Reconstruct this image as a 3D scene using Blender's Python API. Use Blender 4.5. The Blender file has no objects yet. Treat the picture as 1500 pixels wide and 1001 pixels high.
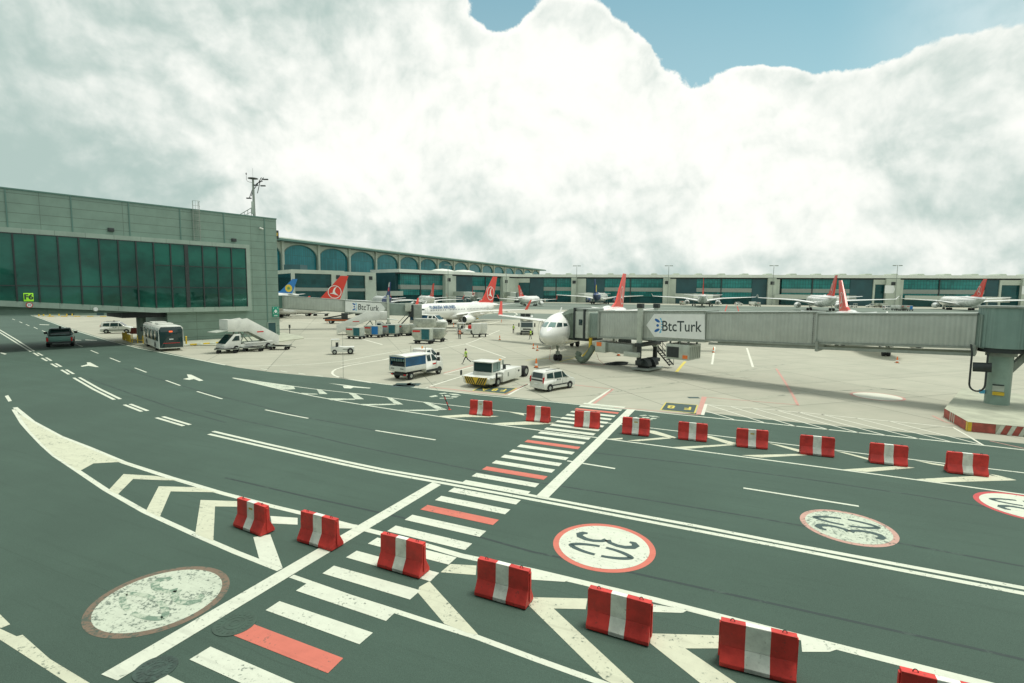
import bpy, bmesh, math, random
from mathutils import Vector, Matrix
R = math.radians
random.seed(7)
scn = bpy.context.scene
COL = scn.collection

# ------------------------------------------------------------------ camera, sky, sun, exposure
CAM_H = 8.268; F_PX = 767.4; PITCH = R(5.4386); ROLL = R(0.507)
Fv = Vector((0, math.cos(PITCH), -math.sin(PITCH)))
Rv0 = Vector((1, 0, 0)); Uv0 = Rv0.cross(Fv)
Rv = math.cos(ROLL)*Rv0 + math.sin(ROLL)*Uv0
Uv = -math.sin(ROLL)*Rv0 + math.cos(ROLL)*Uv0
cam = bpy.data.objects.new('camera', bpy.data.cameras.new('camera')); COL.objects.link(cam)
cam.data.sensor_width = 36; cam.data.lens = 36*F_PX/1500; cam.data.clip_end = 9000; cam.data.clip_start = 0.1
cam.matrix_world = Matrix(((Rv.x, Uv.x, -Fv.x, 0), (Rv.y, Uv.y, -Fv.y, 0), (Rv.z, Uv.z, -Fv.z, CAM_H), (0, 0, 0, 1)))
scn.camera = cam

def ray(u, v): return Fv + Rv*((u-750)/F_PX) - Uv*((v-500.5)/F_PX)
def gp(u, v, z=0.0):
    """point of the plane at height z that the photograph shows at (u, v)"""
    d = ray(u, v); t = (z-CAM_H)/d.z
    return Vector((d.x*t, d.y*t, z))
def gd(u, v, Y):
    """point at distance Y that the photograph shows at (u, v)"""
    d = ray(u, v); t = Y/d.y
    return Vector((d.x*t, Y, CAM_H+d.z*t))

SUN_DIR = Vector((0.26, 0.12, 0.95)).normalized()
sun = bpy.data.objects.new('sun', bpy.data.lights.new('sun', 'SUN')); COL.objects.link(sun)
sun.data.energy = 2.7; sun.data.angle = R(15); sun.data.color = (1.0, 0.97, 0.88)
sun.rotation_euler = SUN_DIR.to_track_quat('Z', 'Y').to_euler()
scn.view_settings.view_transform = 'Standard'; scn.view_settings.look = 'None'
scn.view_settings.exposure = 0.0; scn.view_settings.gamma = 1.0

class NT:
    """small helper that wires shader nodes"""
    def __init__(s, tree): s.t = tree; s.n = tree.nodes; s.l = tree.links
    def new(s, ty, **kw):
        n = s.n.new(ty)
        for k, v in kw.items(): setattr(n, k, v)
        return n
    def put(s, sock, v):
        if isinstance(v, bpy.types.NodeSocket): s.l.new(v, sock)
        else: sock.default_value = v
    def m(s, op, a, b=0.0, c=None, clamp=False):
        n = s.new('ShaderNodeMath', operation=op); n.use_clamp = clamp
        s.put(n.inputs[0], a); s.put(n.inputs[1], b)
        if c is not None: s.put(n.inputs[2], c)
        return n.outputs[0]
    def mix(s, f, a, b):
        n = s.new('ShaderNodeMix', data_type='RGBA')
        s.put(n.inputs['Factor'], f); s.put(n.inputs[6], a if not isinstance(a, tuple) else (*a[:3], 1)); s.put(n.inputs[7], b if not isinstance(b, tuple) else (*b[:3], 1))
        return n.outputs[2]
    def noise(s, vec, scale, detail=4, rough=0.5, dist=0.0):
        n = s.new('ShaderNodeTexNoise'); n.inputs['Scale'].default_value = scale; n.inputs['Detail'].default_value = detail
        n.inputs['Roughness'].default_value = rough; n.inputs['Distortion'].default_value = dist
        if vec is not None: s.l.new(vec, n.inputs['Vector'])
        return n.outputs['Fac']
    def ramp(s, v, lo, hi):
        n = s.new('ShaderNodeMapRange', interpolation_type='SMOOTHSTEP')
        s.put(n.inputs[0], v); n.inputs[1].default_value = lo; n.inputs[2].default_value = hi
        return n.outputs[0]
    def xyz(s, v):
        n = s.new('ShaderNodeSeparateXYZ'); s.l.new(v, n.inputs[0]); return n.outputs
    def comb(s, x, y, z):
        n = s.new('ShaderNodeCombineXYZ'); s.put(n.inputs[0], x); s.put(n.inputs[1], y); s.put(n.inputs[2], z); return n.outputs[0]

def build_world():
    w = bpy.data.worlds.new('World'); scn.world = w; w.use_nodes = True
    N = NT(w.node_tree); w.node_tree.nodes.clear()
    sky = N.new('ShaderNodeTexSky', sky_type='NISHITA'); sky.sun_disc = False
    sky.sun_elevation = math.asin(SUN_DIR.z); sky.sun_rotation = math.atan2(SUN_DIR.x, SUN_DIR.y)
    sky.ozone_density = 1.2; sky.air_density = 1.0; sky.dust_density = 1.5
    tc = N.new('ShaderNodeTexCoord'); d = tc.outputs['Generated']
    x, y, z = N.xyz(d)
    yy = N.m('MAXIMUM', y, 0.12)
    a = N.m('DIVIDE', x, yy); b = N.m('DIVIDE', z, yy)
    n_big = N.noise(d, 3.2, 8, 0.56, 0.3)
    n_mid = N.noise(d, 9.0, 8, 0.6, 0.4)
    n_fine = N.noise(d, 30.0, 6, 0.62, 0.2)
    def puff(vec, sc, det=4, smooth=False):
        n = N.new('ShaderNodeTexVoronoi', feature='F1'); n.inputs['Scale'].default_value = sc; n.inputs['Detail'].default_value = det; n.inputs['Roughness'].default_value = 0.5; n.inputs['Lacunarity'].default_value = 2.2; 
        n.normalize = True; N.l.new(vec, n.inputs['Vector']); return N.m('SUBTRACT', 1.0, n.outputs['Distance'])
    wv = N.new('ShaderNodeTexNoise'); wv.inputs['Scale'].default_value = 4.0; wv.inputs['Detail'].default_value = 5; N.l.new(d, wv.inputs['Vector'])
    wm = N.new('ShaderNodeVectorMath', operation='MULTIPLY_ADD'); N.l.new(wv.outputs['Color'], wm.inputs[0]); wm.inputs[1].default_value = (.16, .16, .16); N.l.new(d, wm.inputs[2]); dw = wm.outputs[0]
    def shifted(vec, off):
        mp = N.new('ShaderNodeVectorMath', operation='ADD'); N.l.new(vec, mp.inputs[0]); mp.inputs[1].default_value = off; return mp.outputs[0]
    p_big = puff(dw, 6.0, 4); p_big_s = puff(shifted(dw, (0.008, 0.0, 0.024)), 6.0, 4)
    def blob(u, v, ru, rv, amp=1.0):
        D = ray(u, v); a0 = D.x/D.y; b0 = D.z/D.y
        dx = N.m('MULTIPLY', N.m('SUBTRACT', a, a0), F_PX/ru); dy = N.m('MULTIPLY', N.m('SUBTRACT', b, b0), F_PX/rv)
        r2 = N.m('ADD', N.m('MULTIPLY', dx, dx), N.m('MULTIPLY', dy, dy))
        return N.m('MULTIPLY', N.m('EXPONENT', N.m('MULTIPLY', r2, -1.0)), amp)
    def add(*bs):
        o = bs[0]
        for q in bs[1:]: o = N.m('ADD', o, q)
        return o
    # openings of blue between the clouds, and the cumulus heads that stand in front of them
    blue = add(blob(1010, -20, 290, 100, 1.25), blob(735, 15, 70, 55, 1.2), blob(1120, 40, 170, 74, 0.85), blob(1300, -10, 160, 78, 0.9), blob(1460, -30, 130, 60, .8), blob(1230, 62, 110, 56, .45),
               blob(1012, 112, 90, 36, 0.65), blob(1120, 128, 40, 26, .5), blob(560, -160, 120, 60, .8), blob(1400, -220, 400, 120, .9))
    heads = add(blob(822, 62, 66, 62, 1.9), blob(880, 85, 55, 50, 1.1), blob(960, 125, 60, 40, .6), blob(1110, 112, 60, 22, 1.0), blob(1440, 110, 150, 50, .5), blob(1180, 135, 90, 26, .5), blob(640, 60, 90, 110, .8), blob(700, 130, 80, 60, .8))
    front = N.m('GREATER_THAN', y, 0.12)
    field = N.m('SUBTRACT', N.m('MULTIPLY', blue, front), N.m('MULTIPLY', heads, front))
    field = N.m('ADD', field, N.m('MULTIPLY', N.m('SUBTRACT', 0.62, p_big), 1.5))
    field = N.m('ADD', field, N.m('MULTIPLY', N.m('SUBTRACT', n_mid, 0.5), 1.0))
    field = N.m('ADD', field, N.m('MULTIPLY', N.m('SUBTRACT', n_fine, 0.5), 0.7))
    soft = N.m('MULTIPLY', N.ramp(a, 0.55, 0.95), 0.5)
    clear = N.ramp(field, 0.40, 0.56)
    clear = N.m('MULTIPLY', clear, N.m('SUBTRACT', 1.0, soft))
    # light and shade inside the cloud deck
    bright = add(blob(1000, 190, 420, 120, 0.42), blob(800, 110, 200, 120, 0.22), blob(600, 110, 160, 110, 0.26), blob(420, 225, 200, 60, 0.20), blob(1080, 360, 200, 22, 0.25),
                 blob(190, 80, 110, 60, 0.10), blob(1420, 330, 120, 40, 0.22), blob(700, 240, 260, 70, 0.22))
    dark = add(blob(100, 260, 260, 120, 0.30), blob(330, 20, 330, 70, 0.22), blob(1380, 315, 150, 34, 0.40), blob(520, 330, 240, 50, 0.12), blob(980, 385, 700, 26, 0.10), blob(0, 60, 200, 260, .22))
    lum = N.m('ADD', 0.62, N.m('MULTIPLY', N.m('SUBTRACT', bright, dark), front))
    lum = N.m('ADD', lum, N.m('MULTIPLY', N.m('SUBTRACT', n_big, 0.5), 1.0))
    lum = N.m('ADD', lum, N.m('MULTIPLY', N.m('SUBTRACT', n_mid, 0.5), 0.35))
    lum = N.m('ADD', lum, N.m('MULTIPLY', N.m('SUBTRACT', n_fine, 0.5), 0.10))
    lum = N.m('ADD', lum, N.m('MULTIPLY', N.m('MULTIPLY', N.ramp(field, 0.05, .42), blue), 0.25))
    def relief(sc, det, off, k):
        mp = N.new('ShaderNodeVectorMath', operation='ADD'); N.l.new(d, mp.inputs[0]); mp.inputs[1].default_value = off
        return N.m('MULTIPLY', N.m('SUBTRACT', N.noise(d, sc, det, 0.6, 0.3), N.noise(mp.outputs[0], sc, det, 0.6, 0.3)), k)
    lum = N.m('ADD', lum, relief(3.4, 7, (0.015, 0.0, 0.04), 2.2)); lum = N.m('ADD', lum, relief(8.0, 6, (0.006, 0.0, 0.016), 0.5))
    lum = N.m('ADD', lum, N.m('MULTIPLY', N.m('SUBTRACT', p_big, p_big_s), 2.2)); lum = N.m('ADD', lum, N.m('MULTIPLY', N.m('SUBTRACT', p_big, 0.6), 0.45))
    lum = N.ramp(lum, 0.02, 1.34)
    shade = (4.6, 5.9, 5.5, 1); white = (10.4, 10.5, 9.9, 1)
    cloud = N.mix(lum, shade, white)
    skyc = N.new('ShaderNodeMix', data_type='RGBA', blend_type='MULTIPLY'); skyc.inputs['Factor'].default_value = 1
    N.l.new(sky.outputs[0], skyc.inputs[6]); skyc.inputs[7].default_value = (0.72, 1.42, 1.15, 1)
    veil = N.m('ADD', 0.06, N.m('MULTIPLY', N.ramp(b, 0.75, 0.30), 0.22))
    col = N.mix(clear, cloud, N.mix(veil, skyc.outputs[2], (9.0, 9.6, 9.2)))
    bg = N.new('ShaderNodeBackground'); bg.inputs['Strength'].default_value = 0.1
    N.l.new(col, bg.inputs[0])
    out = N.new('ShaderNodeOutputWorld'); N.l.new(bg.outputs[0], out.inputs[0])
build_world()
scn.world.cycles.sampling_method = 'MANUAL'; scn.world.cycles.sample_map_resolution = 256

# ------------------------------------------------------------------ materials
MATS = {}
def mat(name, col, rough=0.6, metal=0.0, var=0.0, vscale=2.0, bump=0.0, bscale=30.0, emit=None, spec=None, dirt=None, stretch=None, coat=0.0, rnd=False):
    if name in MATS: return MATS[name]
    m = bpy.data.materials.new(name); m.use_nodes = True; MATS[name] = m
    N = NT(m.node_tree); p = m.node_tree.nodes['Principled BSDF']
    p.inputs['Roughness'].default_value = rough; p.inputs['Metallic'].default_value = metal
    p.inputs['Coat Weight'].default_value = coat
    if spec is not None: p.inputs['Specular IOR Level'].default_value = spec
    c = (*col[:3], 1)
    p.inputs['Base Color'].default_value = c
    tc = N.new('ShaderNodeTexCoord'); v = tc.outputs['Object']
    if rnd:
        oi = N.new('ShaderNodeObjectInfo'); va = N.new('ShaderNodeVectorMath', operation='ADD'); N.l.new(v, va.inputs[0]); N.l.new(N.comb(N.m('MULTIPLY', oi.outputs['Random'], 61.0), N.m('MULTIPLY', oi.outputs['Random'], 23.0), 0.0), va.inputs[1]); v = va.outputs[0]
    if stretch:
        mp = N.new('ShaderNodeMapping'); mp.inputs['Scale'].default_value = stretch; N.l.new(v, mp.inputs[0]); v = mp.outputs[0]
    if var:
        n = N.noise(v, vscale, 6, 0.6)
        f = N.ramp(n, 0.3, 0.7)
        lo = tuple(k*(1-var) for k in col[:3]); hi = tuple(min(1, k*(1+var*0.6)) for k in col[:3])
        o = N.mix(f, lo, hi)
        if dirt:
            n2 = N.noise(v, vscale*4.3, 5, 0.7)
            o = N.mix(N.m('MULTIPLY', N.ramp(n2, 0.58, 0.74), dirt[3] if len(dirt) > 3 else 0.6), o, dirt[:3])
        N.l.new(o, p.inputs['Base Color'])
        N.l.new(N.m('ADD', rough-0.08, N.m('MULTIPLY', f, 0.16)), p.inputs['Roughness'])
    if bump:
        n = N.noise(v, bscale, 4, 0.6); bn = N.new('ShaderNodeBump'); bn.inputs['Strength'].default_value = bump; bn.inputs['Distance'].default_value = 0.02
        N.l.new(n, bn.inputs['Height']); N.l.new(bn.outputs[0], p.inputs['Normal'])
    if emit: p.inputs['Emission Color'].default_value = (*emit[:3], 1); p.inputs['Emission Strength'].default_value = emit[3]
    return m

def rot2(N, vec, ang):
    mp = N.new('ShaderNodeMapping'); mp.inputs['Rotation'].default_value = (0, 0, ang); N.l.new(vec, mp.inputs[0]); return mp.outputs[0]
def scl(N, vec, s):
    mp = N.new('ShaderNodeMapping'); mp.inputs['Scale'].default_value = s; N.l.new(vec, mp.inputs[0]); return mp.outputs[0]

ROAD_ANG = R(-24.5)
ASPH = (0.054, 0.092, 0.071)
def asphalt_nodes(N, tc, base=ASPH):
    v = tc.outputs['Object']
    al = scl(N, rot2(N, v, -ROAD_ANG), (0.05, 1.0, 1.0))
    patch = N.ramp(N.noise(v, 0.12, 5, 0.6), 0.3, 0.72)
    streak = N.ramp(N.noise(al, 0.9, 5, 0.65), 0.35, 0.75)
    thin = N.ramp(N.noise(al, 4.0, 4, 0.65), 0.54, 0.68)
    grain = N.ramp(N.noise(v, 45, 3, 0.8), 0.25, 0.75)
    c = N.mix(patch, tuple(k*0.74 for k in base), tuple(k*1.22 for k in base))
    c = N.mix(N.m('MULTIPLY', streak, 0.6), c, tuple(k*0.72 for k in base))
    c = N.mix(N.m('MULTIPLY', thin, 0.5), c, tuple(k*0.55 for k in base))
    fleck = N.ramp(N.noise(v, 16, 6, 0.85), 0.60, 0.72)
    c = N.mix(N.m('MULTIPLY', fleck, 0.55), c, tuple(k*2.0 for k in base))
    fine = N.ramp(N.noise(v, 22, 2, 0.9), 0.35, 0.65)
    c = N.mix(N.m('MULTIPLY', fine, 0.5), c, tuple(k*0.6 for k in base))
    _, ry, _ = N.xyz(rot2(N, v, -ROAD_ANG)); wob = N.m('MULTIPLY', N.noise(v, 0.5, 3, .6), .25)
    seam = N.m('LESS_THAN', N.m('ABSOLUTE', N.m('SUBTRACT', N.m('FRACT', N.m('DIVIDE', N.m('ADD', ry, wob), 5.3)), 0.5)), 0.0035)
    c = N.mix(N.m('MULTIPLY', seam, 0.45), c, tuple(k*0.45 for k in base))
    blot = N.ramp(N.noise(v, 0.9, 6, 0.75), 0.60, 0.74)
    c = N.mix(N.m('MULTIPLY', blot, 0.35), c, tuple(k*0.6 for k in base))
    c = N.mix(N.m('MULTIPLY', grain, 0.55), c, tuple(k*1.75 for k in base))
    return c, grain
def mat_asphalt():
    m = bpy.data.materials.new('asphalt'); m.use_nodes = True; N = NT(m.node_tree); p = m.node_tree.nodes['Principled BSDF']
    tc = N.new('ShaderNodeTexCoord'); c, grain = asphalt_nodes(N, tc)
    N.l.new(c, p.inputs['Base Color']); p.inputs['Roughness'].default_value = 0.82; p.inputs['Specular IOR Level'].default_value = 0.35
    bn = N.new('ShaderNodeBump'); bn.inputs['Strength'].default_value = 0.35; bn.inputs['Distance'].default_value = 0.01
    N.l.new(grain, bn.inputs['Height']); N.l.new(bn.outputs[0], p.inputs['Normal'])
    return m
def mat_paint(name, col, wear=0.5, wscale=7.0, under=ASPH):
    """road paint, worn through to the surface below in places"""
    m = bpy.data.materials.new(name); m.use_nodes = True; N = NT(m.node_tree); p = m.node_tree.nodes['Principled BSDF']
    v = N.new('ShaderNodeTexCoord').outputs['Object']
    n1 = N.noise(v, wscale, 8, 0.72); n2 = N.noise(v, wscale*0.13, 4, 0.6)
    n = N.m('ADD', N.m('MULTIPLY', n1, 0.7), N.m('MULTIPLY', n2, 0.3))
    worn = N.ramp(n, 0.665-0.16*wear, 0.73-0.14*wear)
    dirt = N.ramp(N.noise(v, wscale*0.35, 6, 0.7), 0.35, 0.75)
    c = N.mix(N.m('MULTIPLY', dirt, 0.35), col, tuple(k*0.68 for k in col))
    tex = N.ramp(N.noise(v, 60, 2, 0.7), 0.3, 0.8)
    c = N.mix(N.m('MULTIPLY', tex, 0.12), c, tuple(k*0.6 for k in col))
    al = scl(N, rot2(N, v, -ROAD_ANG), (0.05, 1.0, 1.0)); thin = N.ramp(N.noise(al, 4.0, 4, 0.65), 0.54, 0.68)
    c = N.mix(N.m('MULTIPLY', thin, 0.22), c, tuple(k*0.45 for k in col))
    c = N.mix(N.m('MULTIPLY', worn, 0.85), c, under)
    N.l.new(c, p.inputs['Base Color']); p.inputs['Roughness'].default_value = 0.7
    return m
def mat_concrete():
    m = bpy.data.materials.new('apron_concrete'); m.use_nodes = True; N = NT(m.node_tree); p = m.node_tree.nodes['Principled BSDF']
    tc = N.new('ShaderNodeTexCoord'); v = rot2(N, tc.outputs['Object'], R(-18))
    br = N.new('ShaderNodeTexBrick'); br.offset = 0.0; br.squash = 1.0
    br.inputs['Scale'].default_value = 1.0; br.inputs['Brick Width'].default_value = 7.5; br.inputs['Row Height'].default_value = 7.5
    br.inputs['Mortar Size'].default_value = 0.05; br.inputs['Mortar Smooth'].default_value = 0.3; br.inputs['Bias'].default_value = 0
    br.inputs['Color1'].default_value = (0.360, 0.355, 0.285, 1); br.inputs['Color2'].default_value = (0.425, 0.418, 0.335, 1); br.inputs['Mortar'].default_value = (0.12, 0.13, 0.105, 1)
    N.l.new(v, br.inputs['Vector'])
    big = N.ramp(N.noise(v, 0.035, 6, 0.62), 0.3, 0.7)
    mid = N.ramp(N.noise(v, 0.35, 6, 0.65), 0.35, 0.75)
    c = N.mix(N.m('MULTIPLY', big, 0.5), br.outputs['Color'], (0.44, 0.44, 0.35))
    c = N.mix(N.m('MULTIPLY', mid, 0.30), c, (0.24, 0.27, 0.205))
    sk = N.ramp(N.noise(scl(N, v, (0.035, 0.9, 1)), 0.8, 6, 0.7), 0.52, 0.78)
    c = N.mix(N.m('MULTIPLY', sk, 0.6), c, (0.19, 0.21, 0.17))
    sp = N.ramp(N.noise(v, 1.4, 3, 0.6), 0.70, 0.78)
    c = N.mix(N.m('MULTIPLY', sp, 0.35), c, (0.10, 0.11, 0.09))
    gr = N.ramp(N.noise(v, 40, 3, 0.8), 0.3, 0.8)
    c = N.mix(N.m('MULTIPLY', gr, 0.14), c, (0.20, 0.22, 0.17))
    N.l.new(c, p.inputs['Base Color']); p.inputs['Roughness'].default_value = 0.85
    return m
def mat_panel(name, col, pitch_z=1.25, pitch_x=8.0, axis=None, seam=0.45, width=0.014, rough=0.5):
    """metal cladding with seams; object x runs along the wall, z up"""
    m = bpy.data.materials.new(name); m.use_nodes = True; N = NT(m.node_tree); p = m.node_tree.nodes['Principled BSDF']
    o = N.new('ShaderNodeTexCoord').outputs['Object']; x, y, z = N.xyz(o)
    fz = N.m('ABSOLUTE', N.m('SUBTRACT', N.m('FRACT', N.m('DIVIDE', z, pitch_z)), 0.5))
    fx = N.m('ABSOLUTE', N.m('SUBTRACT', N.m('FRACT', N.m('DIVIDE', x, pitch_x)), 0.5))
    s = N.m('MAXIMUM', N.m('LESS_THAN', fz, width*2/pitch_z), N.m('LESS_THAN', fx, width*1.6/pitch_x))
    n = N.ramp(N.noise(o, 0.5, 6, 0.6), 0.3, 0.7); st = N.ramp(N.noise(scl(N, o, (1, 1, 0.08)), 2.2, 4, .6), 0.5, 0.8)
    c = N.mix(n, tuple(k*0.9 for k in col), tuple(k*1.06 for k in col)); c = N.mix(N.m('MULTIPLY', st, 0.25), c, tuple(k*0.72 for k in col))
    c = N.mix(s, c, tuple(k*seam for k in col))
    N.l.new(c, p.inputs['Base Color']); p.inputs['Roughness'].default_value = rough; p.inputs['Metallic'].default_value = 0.15
    return m
def mat_ribbed(name, col, pitch=0.28, depth=0.5):
    """vertically ribbed sheet: object x along the wall"""
    m = bpy.data.materials.new(name); m.use_nodes = True; N = NT(m.node_tree); p = m.node_tree.nodes['Principled BSDF']
    o = N.new('ShaderNodeTexCoord').outputs['Object']; x, y, z = N.xyz(o)
    w = N.m('SINE', N.m('MULTIPLY', x, 2*math.pi/pitch))
    big = N.m('SINE', N.m('MULTIPLY', x, 2*math.pi/(pitch*6.3)))
    n = N.ramp(N.noise(o, 0.8, 6, 0.6), 0.3, 0.72); st = N.ramp(N.noise(scl(N, o, (3, 3, 0.12)), 1.6, 5, .65), 0.45, 0.8)
    c = N.mix(n, tuple(k*0.9 for k in col), tuple(k*1.06 for k in col))
    c = N.mix(N.m('MULTIPLY', N.ramp(w, -1, 1), 0.22), c, tuple(k*0.78 for k in col))
    c = N.mix(N.m('MULTIPLY', N.ramp(big, 0.2, 1), 0.12), c, tuple(k*1.2 for k in col))
    c = N.mix(N.m('MULTIPLY', st, 0.35), c, tuple(k*0.72 for k in col))
    N.l.new(c, p.inputs['Base Color']); p.inputs['Roughness'].default_value = 0.5; p.inputs['Metallic'].default_value = 0.1
    bn = N.new('ShaderNodeBump'); bn.inputs['Strength'].default_value = depth; bn.inputs['Distance'].default_value = 0.03
    N.l.new(w, bn.inputs['Height']); N.l.new(bn.outputs[0], p.inputs['Normal'])
    return m
def mat_glassy(name, col, rough=0.04, grid=None, var=0.5, vs=0.15, line=(0.02, 0.05, 0.05), wob=0.0):
    """curtain-wall glass seen from outside: dark body, mirror-like face, optional glazing-bar grid (object x, z)"""
    m = bpy.data.materials.new(name); m.use_nodes = True; N = NT(m.node_tree); p = m.node_tree.nodes['Principled BSDF']
    o = N.new('ShaderNodeTexCoord').outputs['Object']; x, y, z = N.xyz(o)
    n = N.ramp(N.noise(scl(N, o, (1, 1, 1.6)), vs, 5, 0.6), 0.3, 0.7)
    c = N.mix(n, tuple(k*(1-var) for k in col), tuple(k*(1+var) for k in col))
    if grid:
        px, pz, wd = grid
        cell = N.new('ShaderNodeTexWhiteNoise', noise_dimensions='2D')
        N.l.new(N.comb(N.m('FLOOR', N.m('DIVIDE', x, px)), N.m('FLOOR', N.m('DIVIDE', z, pz)), 0.0), cell.inputs['Vector'])
        c = N.mix(N.m('MULTIPLY', cell.outputs['Value'], 0.35), c, tuple(k*1.9 for k in col))
        fx = N.m('LESS_THAN', N.m('FRACT', N.m('DIVIDE', x, px)), wd/px); fz = N.m('LESS_THAN', N.m('FRACT', N.m('DIVIDE', z, pz)), wd/pz)
        c = N.mix(N.m('MULTIPLY', N.m('MAXIMUM', fx, fz), 0.8), c, line)
    N.l.new(c, p.inputs['Base Color']); p.inputs['Roughness'].default_value = rough; p.inputs['Specular IOR Level'].default_value = 0.6
    p.inputs['Specular Tint'].default_value = (0.55, 0.95, 0.85, 1); p.inputs['IOR'].default_value = 1.5
    if wob:
        bn = N.new('ShaderNodeBump'); bn.inputs['Strength'].default_value = wob; bn.inputs['Distance'].default_value = 0.05
        N.l.new(N.noise(o, 0.35, 2, .5), bn.inputs['Height']); N.l.new(bn.outputs[0], p.inputs['Normal'])
    return m

M_ASPH = mat_asphalt(); M_CONC = mat_concrete()
M_WP = mat_paint('road_paint_white', (0.66, 0.70, 0.58), 0.68, 9.0)
M_WPW = mat_paint('road_paint_white_worn', (0.56, 0.62, 0.50), 1.0, 9.0)
M_WPC = mat_paint('road_paint_cream', (0.60, 0.62, 0.47), 0.75, 8.0)
M_RP = mat_paint('road_paint_red', (0.62, 0.17, 0.12), 0.6)
M_RPW = mat_paint('road_paint_red_old', (0.20, 0.145, 0.10), 1.1)
M_YP = mat_paint('road_paint_yellow', (0.66, 0.55, 0.10), 0.3)
M_DP = mat_paint('road_paint_dark', (0.05, 0.09, 0.085), 0.2)
M_APW = mat_paint('apron_paint_white', (0.70, 0.71, 0.60), 0.5, 5.0, (0.36, 0.37, 0.28))
M_APR = mat_paint('apron_paint_red', (0.56, 0.30, 0.25), 0.7, 5.0, (0.36, 0.37, 0.28))
M_TAXI = mat('taxiway_asphalt', (0.15, 0.19, 0.155), 0.85, var=0.2, vscale=0.05)
M_WHITE = mat('white_paint', (0.72, 0.74, 0.68), 0.32, var=0.08, vscale=0.9, coat=0.3)
M_FUS = mat('aircraft_white', (0.80, 0.81, 0.77), 0.28, var=0.05, vscale=0.25, coat=0.4)
M_RED = mat('signal_red', (0.62, 0.035, 0.03), 0.4, var=0.1, vscale=3)
M_FINRED = mat('fin_red', (0.66, 0.055, 0.035), 0.35)
M_NAVY = mat('navy', (0.02, 0.05, 0.16), 0.4)
M_BLUE = mat('blue_livery', (0.02, 0.19, 0.50), 0.4)
M_YEL = mat('yellow_paint', (0.72, 0.50, 0.04), 0.45, var=0.15, vscale=3)
M_ORANGE = mat('orange', (0.85, 0.20, 0.04), 0.6)
M_TYRE = mat('tyre_rubber', (0.018, 0.02, 0.022), 0.85, var=0.3, vscale=6)
M_RIM = mat('wheel_rim', (0.42, 0.46, 0.42), 0.4, 0.5)
M_DARK = mat('dark_metal', (0.03, 0.04, 0.04), 0.6, var=0.3, vscale=3)
M_GREY = mat('grey_metal', (0.30, 0.34, 0.30), 0.5, 0.2, var=0.15, vscale=2)
M_LGREY = mat('light_grey_metal', (0.48, 0.53, 0.46), 0.45, 0.15, var=0.12, vscale=2)
M_GLASS = mat('vehicle_glass', (0.018, 0.045, 0.045), 0.05, spec=0.6)
M_LGLASS = mat('cockpit_glass', (0.16, 0.26, 0.24), 0.06, spec=0.6)
M_BLUECLOTH = mat('blue_tarpaulin', (0.015, 0.10, 0.21), 0.6, var=0.3, vscale=1.5, bump=0.3, bscale=4)
M_TEALCLOTH = mat('teal_curtain', (0.015, 0.13, 0.15), 0.6, var=0.3, vscale=2)
M_SILVER = mat('aluminium', (0.50, 0.53, 0.46), 0.35, 0.5, var=0.2, vscale=2.5)
M_HIVIS = mat('hi_vis_yellow', (0.50, 0.75, 0.06), 0.7)
M_HIVISO = mat('hi_vis_orange', (0.95, 0.22, 0.06), 0.7)
M_CLOTH = mat('dark_trousers', (0.02, 0.028, 0.04), 0.9)
M_SKIN = mat('skin', (0.42, 0.25, 0.17), 0.6)
M_HAIR = mat('dark_hair', (0.015, 0.012, 0.01), 0.8)
M_LAMP = mat('beacon_amber', (0.9, 0.35, 0.05), 0.3)
M_TAIL = mat('tail_lamp_red', (0.55, 0.02, 0.02), 0.3)
M_CLAD = mat_panel('cladding_green_grey', (0.20, 0.295, 0.243), 1.22, 9.0)
M_CLADL = mat_panel('fascia_panel', (0.30, 0.39, 0.33), 40.0, 3.2)
M_TUN = mat_ribbed('tunnel_sheet', (0.48, 0.525, 0.475), 0.30, 0.5)
M_TUN2 = mat_ribbed('tunnel_sheet_dark', (0.30, 0.385, 0.34), 0.22, 0.9)
M_ROT = mat_ribbed('rotunda_sheet', (0.22, 0.33, 0.295), 0.2, 0.9)
M_BELL = mat('bellows_fabric', (0.16, 0.21, 0.165), 0.8, var=0.25, vscale=2)
M_BGLASS = mat_glassy('gallery_glass', (0.010, 0.075, 0.055), 0.03, var=0.6, vs=0.12, wob=0.25)
M_TGLASS = mat_glassy('terminal_glass', (0.020, 0.155, 0.145), 0.08, (1.9, 2.6, 0.22), 0.5, 0.05)
M_AGLASS = mat_glassy('arch_glass', (0.022, 0.17, 0.20), 0.08, (1.8, 30, 0.3), 0.35, 0.04, line=(0.03, 0.11, 0.12))
M_DGLASS = mat_glassy('dark_glass', (0.006, 0.045, 0.05), 0.08, (2.5, 2.8, 0.15), 0.5, 0.08)
M_TWALL = mat('terminal_concrete', (0.50, 0.56, 0.47), 0.7, var=0.12, vscale=0.1)
M_TROOF = mat('terminal_roof_white', (0.74, 0.78, 0.70), 0.6, var=0.08, vscale=0.05)
M_TDARK = mat('terminal_dark_panel', (0.022, 0.085, 0.095), 0.5, var=0.25, vscale=0.1)
M_ROOFD = mat('roof_edge_green', (0.10, 0.20, 0.17), 0.6)
M_BARRED = mat('barrier_red', (0.66, 0.048, 0.038), 0.6, var=0.25, vscale=2.2, bump=0.25, bscale=14, dirt=(0.16, 0.05, 0.04, 0.75), rnd=True)
M_BARWHT = mat('barrier_white', (0.80, 0.82, 0.74), 0.65, var=0.2, vscale=2.5, bump=0.25, bscale=14, dirt=(0.28, 0.28, 0.20, 0.75), rnd=True)
M_STICK = mat('barrier_sticker', (0.55, 0.38, 0.05), 0.6, var=0.5, vscale=12)
M_KERB = mat('kerb_concrete', (0.42, 0.44, 0.34), 0.85, var=0.2, vscale=0.8, bump=0.2)
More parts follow.
